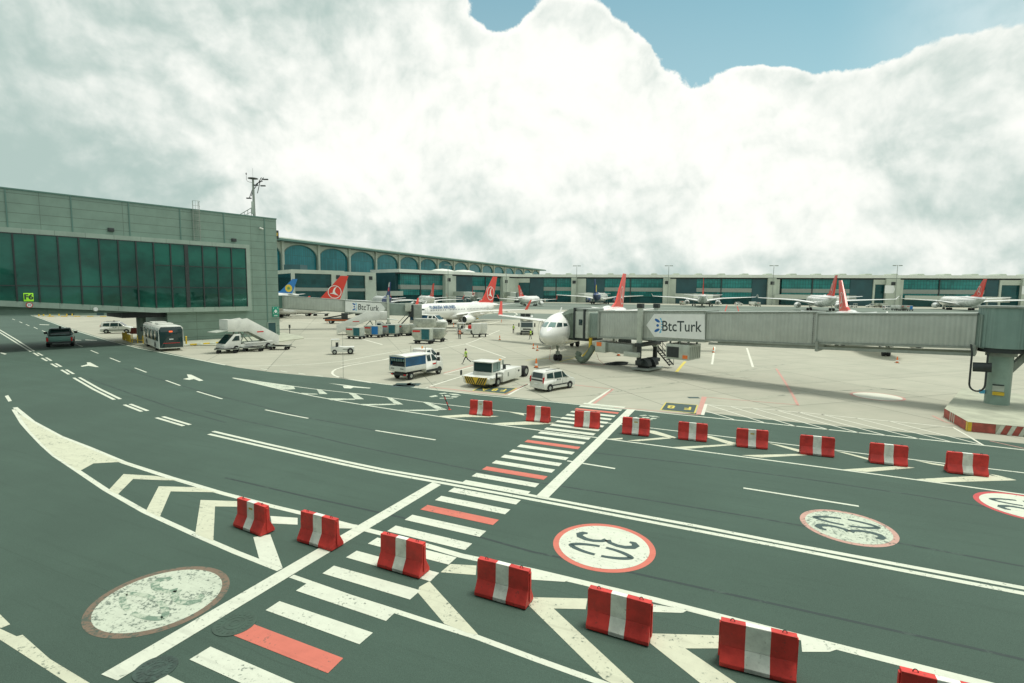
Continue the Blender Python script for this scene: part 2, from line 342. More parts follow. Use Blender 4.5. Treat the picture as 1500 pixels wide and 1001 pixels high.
M_KRED = mat('kerb_red', (0.42, 0.10, 0.075), 0.75, var=0.3, vscale=2.5, dirt=(0.45, 0.35, 0.28, 0.6))
M_KWHT = mat('kerb_white', (0.62, 0.66, 0.56), 0.75, var=0.2, vscale=2.5)
M_IRON = mat('cast_iron', (0.045, 0.08, 0.065), 0.7, var=0.4, vscale=6, bump=0.6, bscale=20)
M_PATCH = mat('asphalt_patch', (0.058, 0.098, 0.075), 0.9, var=0.2, vscale=3, bump=0.3, bscale=40)
M_TEXT = mat('sign_lettering_dark', (0.03, 0.05, 0.05), 0.5)
M_TEXTN = mat('lettering_navy', (0.03, 0.10, 0.22), 0.5)
M_SIGNW = mat('sign_white', (0.82, 0.85, 0.82), 0.45, var=0.04)
M_F6 = mat('gate_sign_green', (0.30, 0.62, 0.03), 0.5, emit=(0.30, 0.80, 0.03, 0.35))
M_GSIGN = mat('safety_green', (0.01, 0.26, 0.17), 0.5)
M_LOGO1 = mat('logo_blue', (0.01, 0.13, 0.42), 0.5)
M_LOGO2 = mat('logo_sky', (0.12, 0.50, 0.75), 0.5)
M_SCREEN = mat('bus_sign_lamp', (0.3, 0.05, 0.02), 0.5, emit=(1.0, 0.12, 0.03, 1.6))
M_PICKUP = mat('pickup_teal', (0.13, 0.27, 0.23), 0.35, var=0.1, coat=0.3)

# ------------------------------------------------------------------ mesh helpers
class MB:
    def __init__(s): s.v = []; s.f = []; s.mi = []; s.M = Matrix.Identity(4); s.k = 0
    def at(s, loc=(0, 0, 0), rz=0.0, rx=0.0, ry=0.0, sc=(1, 1, 1)):
        s.M = Matrix.Translation(Vector(loc)) @ Matrix.Rotation(rz, 4, 'Z') @ Matrix.Rotation(ry, 4, 'Y') @ Matrix.Rotation(rx, 4, 'X') @ Matrix.Diagonal((*sc, 1)); return s
    def add(s, vs, fs, k=None):
        o = len(s.v); s.v += [tuple(s.M @ Vector(p)) for p in vs]; s.f += [tuple(o+i for i in f) for f in fs]; s.mi += [s.k if k is None else k]*len(fs); return s
    def box(s, x0, x1, y0, y1, z0, z1, k=None):
        return s.add([(x0, y0, z0), (x1, y0, z0), (x1, y1, z0), (x0, y1, z0), (x0, y0, z1), (x1, y0, z1), (x1, y1, z1), (x0, y1, z1)],
                     [(0, 3, 2, 1), (4, 5, 6, 7), (0, 1, 5, 4), (1, 2, 6, 5), (2, 3, 7, 6), (3, 0, 4, 7)], k)
    def cyl(s, p0, p1, r0, r1=None, n=16, caps=True, k=None):
        r1 = r0 if r1 is None else r1; p0 = Vector(p0); p1 = Vector(p1); d = (p1-p0).normalized()
        a = d.orthogonal().normalized(); b = d.cross(a)
        vs = []
        for p, r in ((p0, r0), (p1, r1)):
            vs += [tuple(p+(a*math.cos(2*math.pi*i/n)+b*math.sin(2*math.pi*i/n))*r) for i in range(n)]
        fs = [(i, (i+1) % n, n+(i+1) % n, n+i) for i in range(n)]
        if caps: fs += [tuple(reversed(range(n))), tuple(range(n, 2*n))]
        return s.add(vs, fs, k)
    def tube(s, pts, r, n=8, k=None):
        for a, b in zip(pts[:-1], pts[1:]): s.cyl(a, b, r, n=n, k=k)
        return s
    def bar(s, p0, p1, w, h=None, k=None):
        """rectangular bar between two points"""
        h = w if h is None else h; p0 = Vector(p0); p1 = Vector(p1); d = (p1-p0).normalized()
        up = Vector((0, 0, 1)) if abs(d.z) < 0.95 else Vector((0, 1, 0))
        a = d.cross(up).normalized()*w/2; b = a.cross(d).normalized()*h/2
        vs = [tuple(p+i*a+j*b) for p in (p0, p1) for i, j in ((-1, -1), (1, -1), (1, 1), (-1, 1))]
        return s.add(vs, [(0, 1, 2, 3), (7, 6, 5, 4), (0, 4, 5, 1), (1, 5, 6, 2), (2, 6, 7, 3), (3, 7, 4, 0)], k)
    def prism(s, poly, y0, y1, k=None, axis='y', y0t=None, ztaper=None):
        """extrude an (x, z) outline from y0 to y1"""
        n = len(poly)
        f = {'y': lambda p, t: (p[0], t, p[1]), 'z': lambda p, t: (p[0], p[1], t), 'x': lambda p, t: (t, p[0], p[1])}[axis]
        vs = [f(p, y0) for p in poly]+[f(p, y1) for p in poly]
        return s.add(vs, [tuple(range(n)), tuple(reversed(range(n, 2*n)))]+[(i, n+i, n+(i+1) % n, (i+1) % n) for i in range(n)], k)
    def shell(s, poly, wf, k=None):
        """closed (x, z) outline given a half width wf(x, z) either side of y = 0"""
        n = len(poly); vs = [(x, -wf(x, z), z) for x, z in poly]+[(x, wf(x, z), z) for x, z in poly]
        return s.add(vs, [tuple(range(n)), tuple(reversed(range(n, 2*n)))]+[(i, n+i, n+(i+1) % n, (i+1) % n) for i in range(n)], k)
    def loft(s, rings, k=None, cap=True, closed=True):
        n = len(rings[0]); vs = [p for r in rings for p in r]; fs = []
        for j in range(len(rings)-1):
            for i in range(n if closed else n-1): fs.append((j*n+i, j*n+(i+1) % n, (j+1)*n+(i+1) % n, (j+1)*n+i))
        if cap: fs += [tuple(reversed(range(n))), tuple(range((len(rings)-1)*n, len(rings)*n))]
        return s.add(vs, fs, k)
    def lathe(s, prof, c=(0, 0, 0), axis='z', n=20, k=None):
        """prof: (radius, along-axis)"""
        rings = []
        for r, h in prof:
            ring = []
            for i in range(n):
                a = 2*math.pi*i/n; p = (r*math.cos(a), r*math.sin(a), h)
                if axis == 'y': p = (p[0], p[2], p[1])
                if axis == 'x': p = (p[2], p[0], p[1])
                ring.append((p[0]+c[0], p[1]+c[1], p[2]+c[2]))
            rings.append(ring)
        return s.loft(rings, k)
    def poly(s, pts, k=None): return s.add(pts, [tuple(range(len(pts)))], k)
    def slab(s, pts, t, k=None):
        """flat polygon pts (3-D, planar) given thickness t along its normal, both faces"""
        P = [Vector(p) for p in pts]; n = sum(((P[i]-P[0]).cross(P[i+1]-P[0]) for i in range(1, len(P)-1)), Vector()).normalized()*t/2
        m = len(P); vs = [tuple(p-n) for p in P]+[tuple(p+n) for p in P]
        return s.add(vs, [tuple(reversed(range(m))), tuple(range(m, 2*m))]+[(i, (i+1) % m, m+(i+1) % m, m+i) for i in range(m)], k)
    def build(s, name, mats, parent=None, bevel=0.0, smooth=30, label=None, seg=2):
        me = bpy.data.meshes.new(name); me.from_pydata(s.v, [], s.f)
        if not isinstance(mats, (list, tuple)): mats = [mats]
        for m in mats: me.materials.append(m)
        me.polygons.foreach_set('material_index', s.mi)
        bm = bmesh.new(); bm.from_mesh(me)
        bmesh.ops.remove_doubles(bm, verts=bm.verts, dist=1e-4)
        if all(len(e.link_faces) <= 2 for e in bm.edges): bmesh.ops.recalc_face_normals(bm, faces=bm.faces)
        if bevel:
            es = [e for e in bm.edges if len(e.link_faces) == 2 and e.calc_face_angle(0) > R(25)]
            bmesh.ops.bevel(bm, geom=es, offset=bevel, segments=seg, affect='EDGES', profile=0.6, material=-1, clamp_overlap=True)
        bm.to_mesh(me); bm.free()
        if smooth:
            me.polygons.foreach_set('use_smooth', [True]*len(me.polygons)); me.set_sharp_from_angle(angle=R(smooth))
        me.update()
        ob = bpy.data.objects.new(name, me); COL.objects.link(ob)
        if parent: ob.parent = parent
        if label: ob['label'] = label
        return ob
def tag(o, label, cat, group=None):
    o['label'] = label; o['category'] = cat
    if group: o['group'] = group
    return o
def thing(name, label, cat, loc=(0, 0, 0), rz=0.0, group=None):
    o = bpy.data.objects.new(name, None); COL.objects.link(o); o.empty_display_size = 0.3
    o.location = loc; o.rotation_euler = (0, 0, rz); return tag(o, label, cat, group)
def struct(o): o['kind'] = 'structure'; return o
CH = {}
def kids(o): return [c for c in bpy.data.objects if c.parent == o]
def dup(root, loc, rz=None, label=None, group=None, scale=None):
    def cp(o, par):
        c = o.copy(); COL.objects.link(c)
        if par: c.parent = par
        for ch in kids(o): cp(ch, c)
        return c
    r = cp(root, None); r.location = loc
    if rz is not None: r.rotation_euler = (0, 0, rz)
    if label: r['label'] = label
    if group: r['group'] = group
    if scale: r.scale = scale
    return r
def text(body, size, parent, name, m, M4, label=None, sx=1.0, bold=0.0, align='CENTER'):
    """flat lettering; M4 maps text plane (x right, y up, z out)"""
    cu = bpy.data.curves.new('t', 'FONT'); cu.body = body; cu.size = size; cu.align_x = align; cu.align_y = 'CENTER'; cu.offset = bold; cu.resolution_u = 3
    to = bpy.data.objects.new('t', cu); COL.objects.link(to)
    me = bpy.data.meshes.new_from_object(to); bpy.data.objects.remove(to); bpy.data.curves.remove(cu)
    me.transform(M4 @ Matrix.Diagonal((sx, 1, 1, 1))); me.materials.clear(); me.materials.append(m); me.name = name
    ob = bpy.data.objects.new(name, me); COL.objects.link(ob)
    if parent: ob.parent = parent
    if label: ob['label'] = label
    return ob
def frame4(o, x, y):
    x = Vector(x).normalized(); y = Vector(y).normalized(); z = x.cross(y)
    return Matrix(((x.x, y.x, z.x, o[0]), (x.y, y.y, z.y, o[1]), (x.z, y.z, z.z, o[2]), (0, 0, 0, 1)))
def head(p, q): return math.atan2(q[1]-p[1], q[0]-p[0])

# ------------------------------------------------------------------ ground, road, apron
E_ = Vector((math.cos(ROAD_ANG), math.sin(ROAD_ANG), 0)); N_ = Vector((-math.sin(ROAD_ANG), math.cos(ROAD_ANG), 0))
g = MB(); g.poly([(-3000, -200, 0), (3000, -200, 0), (3000, 5000, 0), (-3000, 5000, 0)]); struct(g.build('ground', M_CONC, smooth=0))
Z1, Z2, Z3, Z4 = 0.004, 0.008, 0.012, 0.016
edge = [(2, 449.8), (52, 463.3), (99, 480), (157, 497.6), (203, 509), (244.5, 516.7), (300, 528.6), (346, 538.2), (398, 545.4), (450, 550.5), (500, 554.6), (544, 561), (623.6, 569), (660, 574), (740, 580.8),
        (850, 592.6), (919, 600), (998, 606.6), (1031, 604), (1100, 612.5), (1180, 620), (1300, 631), (1391, 639.7), (1500, 650)]
pe = [gp(u, v, Z1) for u, v in edge]
g = MB(); g.poly([tuple(p) for p in pe]+[(70, 3, Z1), (70, -60, Z1), (-420, -60, Z1), (-520, 230, Z1)]); struct(g.build('road', M_ASPH, smooth=0))

def taxi(name, z, rows, m):
    g = MB()
    a, b = rows
    g.poly([tuple(gp(u, v, z)) for u, v in a]+[tuple(gp(u, v, z)) for u, v in reversed(b)])
    return struct(g.build(name, m, smooth=0))
taxi('taxiway', Z1, ([(300, 451.2), (600, 451.2), (790, 453.4), (1000, 457), (1250, 461.0), (1700, 471)], [(300, 440.5), (600, 441.8), (790, 443.6), (1000, 447.6), (1250, 450.8), (1700, 458)]), M_TAXI)
taxi('taxiway', Z1, ([(640, 467.0), (760, 468.4), (1000, 472), (1500, 482)], [(735, 458.6), (790, 459.6), (1000, 463), (1500, 471)]), M_TAXI)

def ribbon(g, pts, w, z=Z2, px=True):
    P = [gp(u, v, z) for u, v in pts] if px else [Vector((p[0], p[1], z)) for p in pts]
    n = len(P); L = []; Rr = []
    for i in range(n):
        d = (P[min(i+1, n-1)]-P[max(i-1, 0)]); d.z = 0; d.normalize(); s = Vector((-d.y, d.x, 0))*w/2
        L.append(tuple(P[i]+s)); Rr.append(tuple(P[i]-s))
    g.add(L+Rr, [(i, i+1, n+i+1, n+i) for i in range(n-1)])
    return g
def area(g, pts, z=Z2): return g.poly([tuple(gp(u, v, z)) for u, v in pts])
def paint(name, g, m): return struct(g.build(name, m, smooth=0))

# taxiway guide lines
g = MB(); ribbon(g, [(600, 445.2), (780, 446.9), (1000, 451.4), (1250, 458), (1500, 463)], 0.9); paint('taxiway_marking', g, M_APW)
g = MB(); ribbon(g, [(700, 455.5), (735, 455.8), (753, 457.5), (758, 460.5), (752, 463.5), (735, 464)], 0.45, Z2); paint('taxiway_marking', g, M_APW)

# zebra crossing
O = Vector((0.92924, 28.71215, 0)); gw = MB(); gr = MB()
rng = random.Random(3)
for k in range(-11, 24):
    red = k in (-9, 0, 5, 10, 18)
    a = O-N_*k*1.0; L = 3.0756; w = 0.48
    tgt = gr if red else gw
    q = [a, a+E_*L, a+E_*L-N_*w, a-N_*w]
    if k > 13: q = [p+Vector((rng.uniform(-.02, .02), rng.uniform(-.02, .02), 0)) for p in q]
    tgt.poly([(p.x, p.y, Z3) for p in q])
paint('crosswalk', gw, M_WP); paint('crosswalk_red_bar', gr, M_RP)
g = MB()
area(g, [(148, 988), (633.5, 706.5), (646, 710.5), (172, 997)], 0.014); area(g, [(785.6, 726.4), (919, 599.4), (931, 600), (802.8, 729.8)], 0.014)
paint('stop_line', g, M_WP)
# centre line
g = MB()
ribbon(g, [(-30, 466), (0, 483.6), (25, 498.5), (50, 514.6)], 0.2); ribbon(g, [(-34, 466), (0, 487.4), (22, 501), (45, 515.4)], 0.2)
for a in [((49, 517), (56.6, 521.6)), ((54.8, 517), (62.4, 521)), ((61, 524.6), (69, 529)), ((67.3, 524), (75.3, 528.6)), ((75, 533), (84, 538)), ((81.4, 532.6), (89.8, 537.4)), ((90, 542), (101, 548.6)), ((97, 541.6), (108, 548)),
          ((182, 593), (207.6, 603)), ((190.5, 592), (216.5, 602)), ((229, 612), (269, 624)), ((238.5, 610.4), (278.5, 622.4))]: ribbon(g, a, 0.2)
ribbon(g, [(108, 553.6), (138, 571), (167.6, 585.6)], 0.2); ribbon(g, [(116, 553), (146, 570), (176.4, 584.8)], 0.2)
ribbon(g, [(312, 632), (380, 648), (450, 664), (506, 676.4), (562, 688), (650, 703), (740, 718.8), (900, 748.4), (1020, 770.5), (1150, 796), (1300, 824), (1500, 861.5), (1620, 885)], 0.22)
ribbon(g, [(306, 636), (378, 652.5), (450, 668.7), (506, 681), (562, 692.5), (650, 708), (740, 724.4), (900, 754.6), (1020, 777.3), (1150, 802), (1300, 831.5), (1500, 869.5), (1620, 893)], 0.22)
paint('centre_line_marking', g, M_WP)
# lane dashes
g = MB()
for a in [((550, 630.7), (594, 637.8), (638, 644.6)), ((388.5, 600.5), (420, 607), (451.5, 613)), ((1089, 715), (1258, 741.7)), ((831, 675.2), (901, 686.6)), ((197.4, 539), (214.6, 545.6)), ((243, 557.4), (264, 565)), ((288.6, 573.6), (325.5, 584.6)),
          ((161, 524.4), (176, 530.4)), ((133, 513.4), (144, 518)), ((110.4, 503.6), (121, 508)), ((61.6, 484.4), (68.6, 487.4)), ((49.4, 479.4), (55, 482)), ((38, 475.4), (43, 477.6)), ((28.4, 471.4), (32.6, 473.4)), ((86, 494), (95, 498)), ((18, 467.4), (22, 469))]: ribbon(g, a, 0.15)
area(g, [(7, 580.4), (12, 579), (17.4, 587.4), (12.4, 588.6)]); paint('lane_dash_marking', g, M_WP)
g = MB(); ribbon(g, [(0, 449.9), (52, 464.0), (76, 472.6), (99, 481), (157, 498.8), (203, 510.3), (244.5, 518.2), (310, 531), (330, 535)], 0.22); ribbon(g, [(496, 553), (560, 562.6), (623, 569.6), (700, 578.5), (780, 586), (850, 593.2), (919, 599.6), (998, 608), (1100, 617.6), (1200, 628), (1300, 638.3), (1440, 652.5), (1520, 661.5)], 0.17)
for a in [((382, 540.3), (392, 542)), ((411, 543.4), (421, 545.3)), ((437, 546.8), (447, 548.6)), ((461, 549.8), (473, 551.5))]: ribbon(g, a, 0.15, Z2)
ribbon(g, [(346, 536.2), (372, 536.3), (420, 535.3), (460, 533.4), (500, 529.6), (560, 518.5), (610, 509.5), (663.5, 500)], 0.18)
paint('road_edge_marking', g, M_WP)
# island near the camera, left of the crossing
g = MB()
ribbon(g, [(20, 600), (32.5, 620), (45, 634), (62.5, 652), (80, 667.5), (112.5, 689), (155, 717.5), (212.5, 750), (285, 783), (345, 809), (410, 834.5)], 0.2)
ribbon(g, [(22, 597), (47.5, 617.8), (87.5, 639.5), (130, 656), (182.5, 678), (250, 700), (325, 722.5), (400, 742), (470, 758.6), (525, 773)], 0.24)
area(g, [(371, 787), (396, 783), (413.8, 831.5), (380, 820)], Z3); area(g, [(396, 756), (436, 758.8), (436, 768.8), (398, 767)], Z3); area(g, [(490, 764.5), (523.8, 769), (523, 774.5), (490, 774)], Z3)
ribbon(g, [(532, 775), (600, 792), (675, 814), (780, 836), (960, 879), (1250, 953.5), (1450, 1004), (1600, 1045)], 0.26)
ribbon(g, [(427, 844), (452, 852.8), (512, 874), (578, 895), (630, 912), (700, 934), (783, 965), (883, 1001), (960, 1030)], 0.17)
area(g, [(775, 835), (835, 848.5), (827, 852.5), (775, 849)], Z3); area(g, [(954, 885), (1008, 893.5), (1000, 898), (954, 896.5)], Z3); area(g, [(1173, 934), (1232, 949.6), (1215, 955), (1175, 955)], Z3)
paint('island_marking', g, M_WP)
g = MB()
area(g, [(27.5, 606), (47.5, 618.5), (87.5, 640), (130, 657), (178, 676.8), (137, 679), (118, 689.5), (112.5, 688.5), (80, 667), (62, 650.5), (45, 632.5), (33, 616)], 0.010)
area(g, [(158.8, 718.5), (181, 694.5), (228, 697.3), (262, 704), (235, 703.5), (195, 701.8), (172.5, 724.5)], 0.010)
area(g, [(213.8, 748.5), (232.5, 712.5), (287.5, 713.8), (320, 721.4), (250, 720), (233.8, 757.8)], 0.010)
area(g, [(286, 782), (293.8, 732.5), (350, 734.5), (388, 740.5), (350, 742.5), (315, 742), (312.5, 793)], 0.010)
area(g, [(628.8, 851.7), (700.6, 930), (684, 927), (651, 914), (612, 868), (614, 860)], 0.010); area(g, [(659.7, 826.4), (698, 828.6), (697, 842.5), (645.4, 838.5)], 0.010)
area(g, [(779, 875), (860.6, 877), (858, 892.6), (811, 891.5), (929, 1001), (950, 1022), (912, 1010), (883, 994), (774.5, 887)], 0.010)
area(g, [(953, 928), (1059, 931), (1057, 950), (1003.8, 950), (1079, 1001), (1110, 1024), (1055, 1024), (952, 942)], 0.010)
paint('island_chevron_marking', g, M_WPC)
# island at the far side of the road
g = MB()
ribbon(g, [(341, 553.9), (417.5, 572), (460, 580.6), (500, 588), (530, 593), (593, 602.7), (660, 612.8), (730, 622.5), (790, 630.4), (868, 640.4), (950, 651.2), (1100, 670.8), (1300, 697.2), (1500, 724.5), (1600, 738)], 0.15)
ribbon(g, [(341, 553.6), (430, 566), (460, 570), (500, 574.4), (544, 579.2), (618, 589), (686, 596.6), (754, 604.4), (812, 611), (890, 619.8), (952, 627), (995, 632), (1036, 636.8), (1080, 642), (1223, 659.4), (1273, 665.8), (1331, 672.6), (1449, 686.8), (1500, 692.8), (1600, 706)], 0.13)
paint('far_island_marking', g, M_WP)
g = MB()
for q in [[(341, 553.7), (430, 566.2), (432.5, 570), (422, 571), (410, 570)], [(464, 570.5), (470, 570.6), (480, 577.4), (468, 577.5)], [(510.4, 576), (520, 576.4), (533, 585), (520, 585), (516, 580)], [(477, 583.6), (520, 584.2), (520, 585.8), (485, 586.4)],
          [(566, 582.4), (573.3, 583), (590.8, 592.7), (579, 592.7)], [(523, 592.2), (579, 591.6), (580, 593.2), (533, 594.2)], [(618, 588.6), (628, 589.4), (655, 600.4), (642, 601.1)], [(581.7, 600.6), (642, 600.2), (642, 601.8), (593, 602.6)], [(440, 575.6), (464, 577), (466, 578), (448, 578)]]: area(g, q, 0.010)
paint('far_island_chevron_marking', g, M_WPW)
g = MB()
for q in [[(640, 609.8), (686, 607), (731, 610), (715, 611.4), (690, 611), (655, 612)], [(720, 620.4), (770, 617.6), (816, 620), (790, 622), (740, 623)], [(722, 600.6), (740, 602.5), (768, 609), (767, 606)],
          [(951.7, 630.6), (960, 631.3), (991, 641), (984, 642.5), (951.7, 634.4)], [(918, 645.6), (970, 641), (991, 641.8), (935, 646.4)], [(892, 643), (912, 641.5), (912, 643.5), (900, 644.4)], [(1036.4, 638.3), (1041, 639), (1079, 649.5), (1068, 651.4), (1036.4, 641)], [(985, 655.2), (1068, 650.8), (1079, 651.8), (1005, 657.8)],
          [(1085.7, 667), (1172, 665), (1183, 667), (1115, 670.4)], [(1126, 649.4), (1140.7, 651.7), (1172, 659), (1170, 662.2)], [(1232, 688), (1317, 682.6), (1340.5, 685.4), (1269, 691.6)], [(1223, 660.6), (1239.7, 663.4), (1274.5, 672), (1272.7, 674)],
          [(1342, 702), (1449, 696.2), (1489, 703.7), (1372, 707)], [(1338.7, 674.2), (1382.7, 681), (1386, 683.5), (1366, 680.5)]]: area(g, q, 0.010)
area(g, [(1449, 694.5), (1462, 696.5), (1489, 703.5), (1475, 703)], 0.0105)
paint('far_island_chevron_marking', g, M_WPC)
# bottom left corner
g = MB()
area(g, [(-8, 895), (0, 900), (15, 914.7), (2, 920), (-8, 917)], 0.010); area(g, [(-8, 917), (0, 921), (24.3, 932.3), (33, 930), (73, 965.4), (133.6, 1002), (103.8, 1004), (-8, 932)])
paint('kerbside_marking', g, M_WPC)
# arrows
g = MB()
area(g, [(118, 536.4), (128, 534), (127, 531), (132, 531), (145, 538), (140, 537.8), (130, 536), (120, 537.4)]); area(g, [(268, 555.4), (276, 553.6), (273.6, 548.6), (280, 549), (298, 557.6), (292, 558.4), (284, 555.4), (277, 556.8)])
area(g, [(0, 516), (5, 517.2), (10, 518.6), (7, 519.6), (0, 517.4)]); area(g, [(481, 561.4), (510, 564.6), (519, 566), (543.5, 568.4), (541, 569.2), (518, 567.6), (514, 569.3), (504, 568.8), (502, 566), (509, 566)])
area(g, [(110, 498), (119, 498.4), (119, 499), (110, 498.8)]); area(g, [(125, 497.6), (142, 498.4), (142, 499.2), (125, 498.6)]); area(g, [(58, 475.4), (72, 475.8), (72, 476.4), (58, 476)]); area(g, [(0, 457.8), (24, 458.2), (24, 458.9), (0, 458.6)])
paint('lane_arrow_marking', g, M_WP)
# cycle-lane symbols
g = MB()
for bx, by, s in ((652, 579, 1), (945, 611, .9)):
    for q in [[(-24, 2), (-14, 0), (-10, 1.6), (-20, 3.2)], [(-10, -2.6), (0, -3.4), (4, -2.4), (-6, -1.6)], [(-6, 0), (6, 0.4), (8, 2), (-4, 1.6)], [(4, -2.4), (18, -1.6), (24, 0.4), (12, 0.2)], [(-8, 4.2), (12, 4.2), (12, 5), (-8, 5)], [(10, 1.6), (20, 2), (16, 3.4), (8, 3)]]:
        area(g, [(bx+s*x, by+s*y) for x, y in q])
paint('lane_symbol_marking', g, M_WPW)

# speed limit roundels
def arc_pts(cx, cy, rx, ry, a0, a1, n): return [(cx+rx*math.cos(R(a0+(a1-a0)*i/n)), cy+ry*math.sin(R(a0+(a1-a0)*i/n))) for i in range(n+1)]
def roundel(c, up, r=1.65, ring=M_RP, disc=M_WP, ink=M_DP, digits=True):
    c = Vector((c[0], c[1], 0)); up = up.normalized(); rt = Vector((up.y, -up.x, 0))
    g = MB(); n = 64
    g.poly([tuple(c+Vector((math.cos(2*math.pi*i/n)*r, math.sin(2*math.pi*i/n)*r, Z2))) for i in range(n)]); paint('speed_roundel_ring', g, ring)
    g = MB(); r2 = r*0.885
    g.poly([tuple(c+Vector((math.cos(2*math.pi*i/n)*r2, math.sin(2*math.pi*i/n)*r2, Z3))) for i in range(n)]); paint('speed_roundel_disc', g, disc)
    if not digits: return
    g = MB()
    def strip(cent, wd):
        P = [c+rt*x+up*y for x, y in cent]; L = []; Q = []
        for i in range(len(P)):
            d = (P[min(i+1, len(P)-1)]-P[max(i-1, 0)]).normalized(); s = Vector((-d.y, d.x, 0)); w = wd[i]/2
            L.append(tuple(P[i]+s*w+Vector((0, 0, Z4)))); Q.append(tuple(P[i]-s*w+Vector((0, 0, Z4))))
        m = len(P); g.add(L+Q, [(i, i+1, m+i+1, m+i) for i in range(m-1)])
    # 0: two halves with stencil gaps
    for a0, a1 in ((6, 174), (186, 354)):
        pts = arc_pts(0.42, 0, 0.26, 0.98, a0-90+0, a1-90+0, 20)
        pts = [(0.40+0.30*math.cos(R(t))*abs(math.cos(R(t)))**.35, 0.98*math.sin(R(t))) for t in [a0+(a1-a0)*i/20 for i in range(21)]]
        strip(pts, [0.13+0.05*abs(math.sin(R(a0+(a1-a0)*i/20))) for i in range(21)])
    # 3
    t = [(-0.62, 0.72), (-0.60, 0.86), (-0.45, 0.96), (-0.30, 0.90), (-0.19, 0.66), (-0.19, 0.40), (-0.28, 0.14), (-0.44, 0.02)]
    strip(t, [.12, .2, .25, .24, .2, .18, .17, .22])
    strip([(x, -y) for x, y in t], [.12, .2, .25, .24, .2, .18, .17, .22])
    paint('speed_roundel_numerals', g, ink)
roundel((3.06, 16.45), E_)
roundel((12.05, 18.02), -E_, 1.5, mat_paint('road_paint_red_faded', (0.55, 0.33, 0.27), 0.9), M_WPW)
roundel((20.33, 19.90), -E_, 1.62, mat_paint('road_paint_red_bright', (0.55, 0.08, 0.08), 0.4))
d3 = Vector((0.86, -0.51, 0))
roundel((-9.36, 13.31), d3, 1.64, M_RPW, M_WPW, mat_paint('road_paint_dark_worn', (0.17, 0.26, 0.19), 1.25, 6, (0.5, 0.56, 0.44)))
roundel((29.9, 42.25), E_, 1.9, M_APR, M_APW, digits=False)

# rubber arcs and oil stains on the apron
g = MB()
for pts in ([(600, 566), (660, 556), (720, 549), (800, 546), (900, 552)], [(690, 572), (740, 566), (800, 560), (870, 558)], [(1040, 560), (1120, 556), (1220, 560), (1340, 575)], [(1100, 585), (1180, 575), (1290, 570), (1400, 576)], [(420, 528), (520, 520), (620, 508), (700, 497)], [(860, 580), (960, 566), (1060, 548), (1160, 532)]): ribbon(g, pts, 0.28, 0.005)
paint('apron_rubber_mark', g, mat_paint('apron_rubber', (0.20, 0.215, 0.17), 1.6, 1.2, (0.40, 0.41, 0.32)))
g = MB()
for u, v, a_, b_ in ((817, 529, 2.2, .9), (838, 511, 2.5, 1.2), (905, 533, 2.4, 1.1), (1297, 524, 2.0, .9), (948, 547, 2.0, 1.0), (1080, 552, 1.4, .5), (760, 556, 1.8, .8), (590, 545, 1.2, .6)):
    c = gp(u, v); g.poly([(c.x+a_*math.cos(t_)*(1+.22*math.sin(3*t_+u)), c.y+b_*math.sin(t_)*(1+.2*math.cos(2*t_+v)), 0.0055) for t_ in [2*math.pi*i/24 for i in range(24)]])
paint('apron_stain', g, mat_paint('apron_stain_oil', (0.24, 0.25, 0.195), 1.8, 1.0, (0.40, 0.41, 0.32)))
# apron markings
g = MB()
ribbon(g, [(572, 525.6), (548, 529.6), (527, 533), (510, 536), (502, 538), (492, 541), (487.4, 544), (486.6, 547.3), (490, 550.3), (498, 553.2), (516, 556.6), (545, 561)], 0.22)
ribbon(g, [(560, 527.3), (600, 519), (640, 512), (681.7, 504.2), (694, 500), (732, 484)], 0.2); ribbon(g, [(681.7, 504), (712, 514), (740.4, 523.8), (721, 529.4), (690, 538), (649.5, 548.3)], 0.2)
ribbon(g, [(649.5, 548.3), (680.3, 550.3), (652, 559), (624.3, 568)], 0.2); ribbon(g, [(800, 555), (770, 564.5), (745, 578.6)], 0.2); ribbon(g, [(895, 570.5), (862, 591.3)], 0.22)
ribbon(g, [(1047, 508), (1043, 534)], 0.25); ribbon(g, [(1094, 510), (1103, 538)], 0.25); ribbon(g, [(1034.2, 592), (1029, 608)], 0.22, Z2)
ribbon(g, [(500, 534.4), (528, 530.4)], .15); ribbon(g, [(585, 516.6), (604, 512.4)], .15); ribbon(g, [(960, 545.4), (1035, 545.4)], 0.12); ribbon(g, [(975, 547.4), (1033, 549.6)], 0.12)
for a in [((420, 452), (505, 453.5)), ((405, 470), (520, 476)), ((700, 479), (735, 470)), ((600, 484), (640, 470)), ((425, 497), (520, 494), (560, 505))]: ribbon(g, a, 0.3)
top = [(1036, 593), (1100, 597.8), (1184.7, 605.4), (1254, 612.6), (1330, 619.6), (1395.5, 626.4)]
ribbon(g, top, 0.13); ribbon(g, [(1395.5, 626), (1420, 640), (1439.6, 652)], 0.13)
for a in [((1038, 593.4), (1118.7, 619)), ((1071, 596), (1166, 624.6)), ((1104, 598.4), (1214, 629.6)), ((1137, 601), (1258, 634)), ((1170, 604), (1298, 638)), ((1203, 607), (1346, 643)), ((1254, 612.6), (1393.7, 647.5)), ((1302, 617), (1436, 651)), ((1033, 602), (1075, 614.6))]: ribbon(g, a, 0.12)
paint('apron_marking', g, M_APW)
g = MB()
ribbon(g, [(842, 564), (898, 570.2), (869.5, 591.6)], 0.22); area(g, [(1028, 581), (1035.6, 581.7), (1026.3, 607.6), (1019.6, 607.2)], Z3); ribbon(g, [(1137, 540), (1150, 560), (1162, 580), (1169, 594)], 0.2)
ribbon(g, [(1036, 582), (1100, 587.6), (1170, 593.4)], 0.12); ribbon(g, [(627, 566.6), (690, 573.6), (738, 578.6), (773, 563)], 0.2); ribbon(g, [(649.5, 546.8), (700, 533)], .2); ribbon(g, [(900, 597), (960, 602), (1022, 608.2)], 0.12)
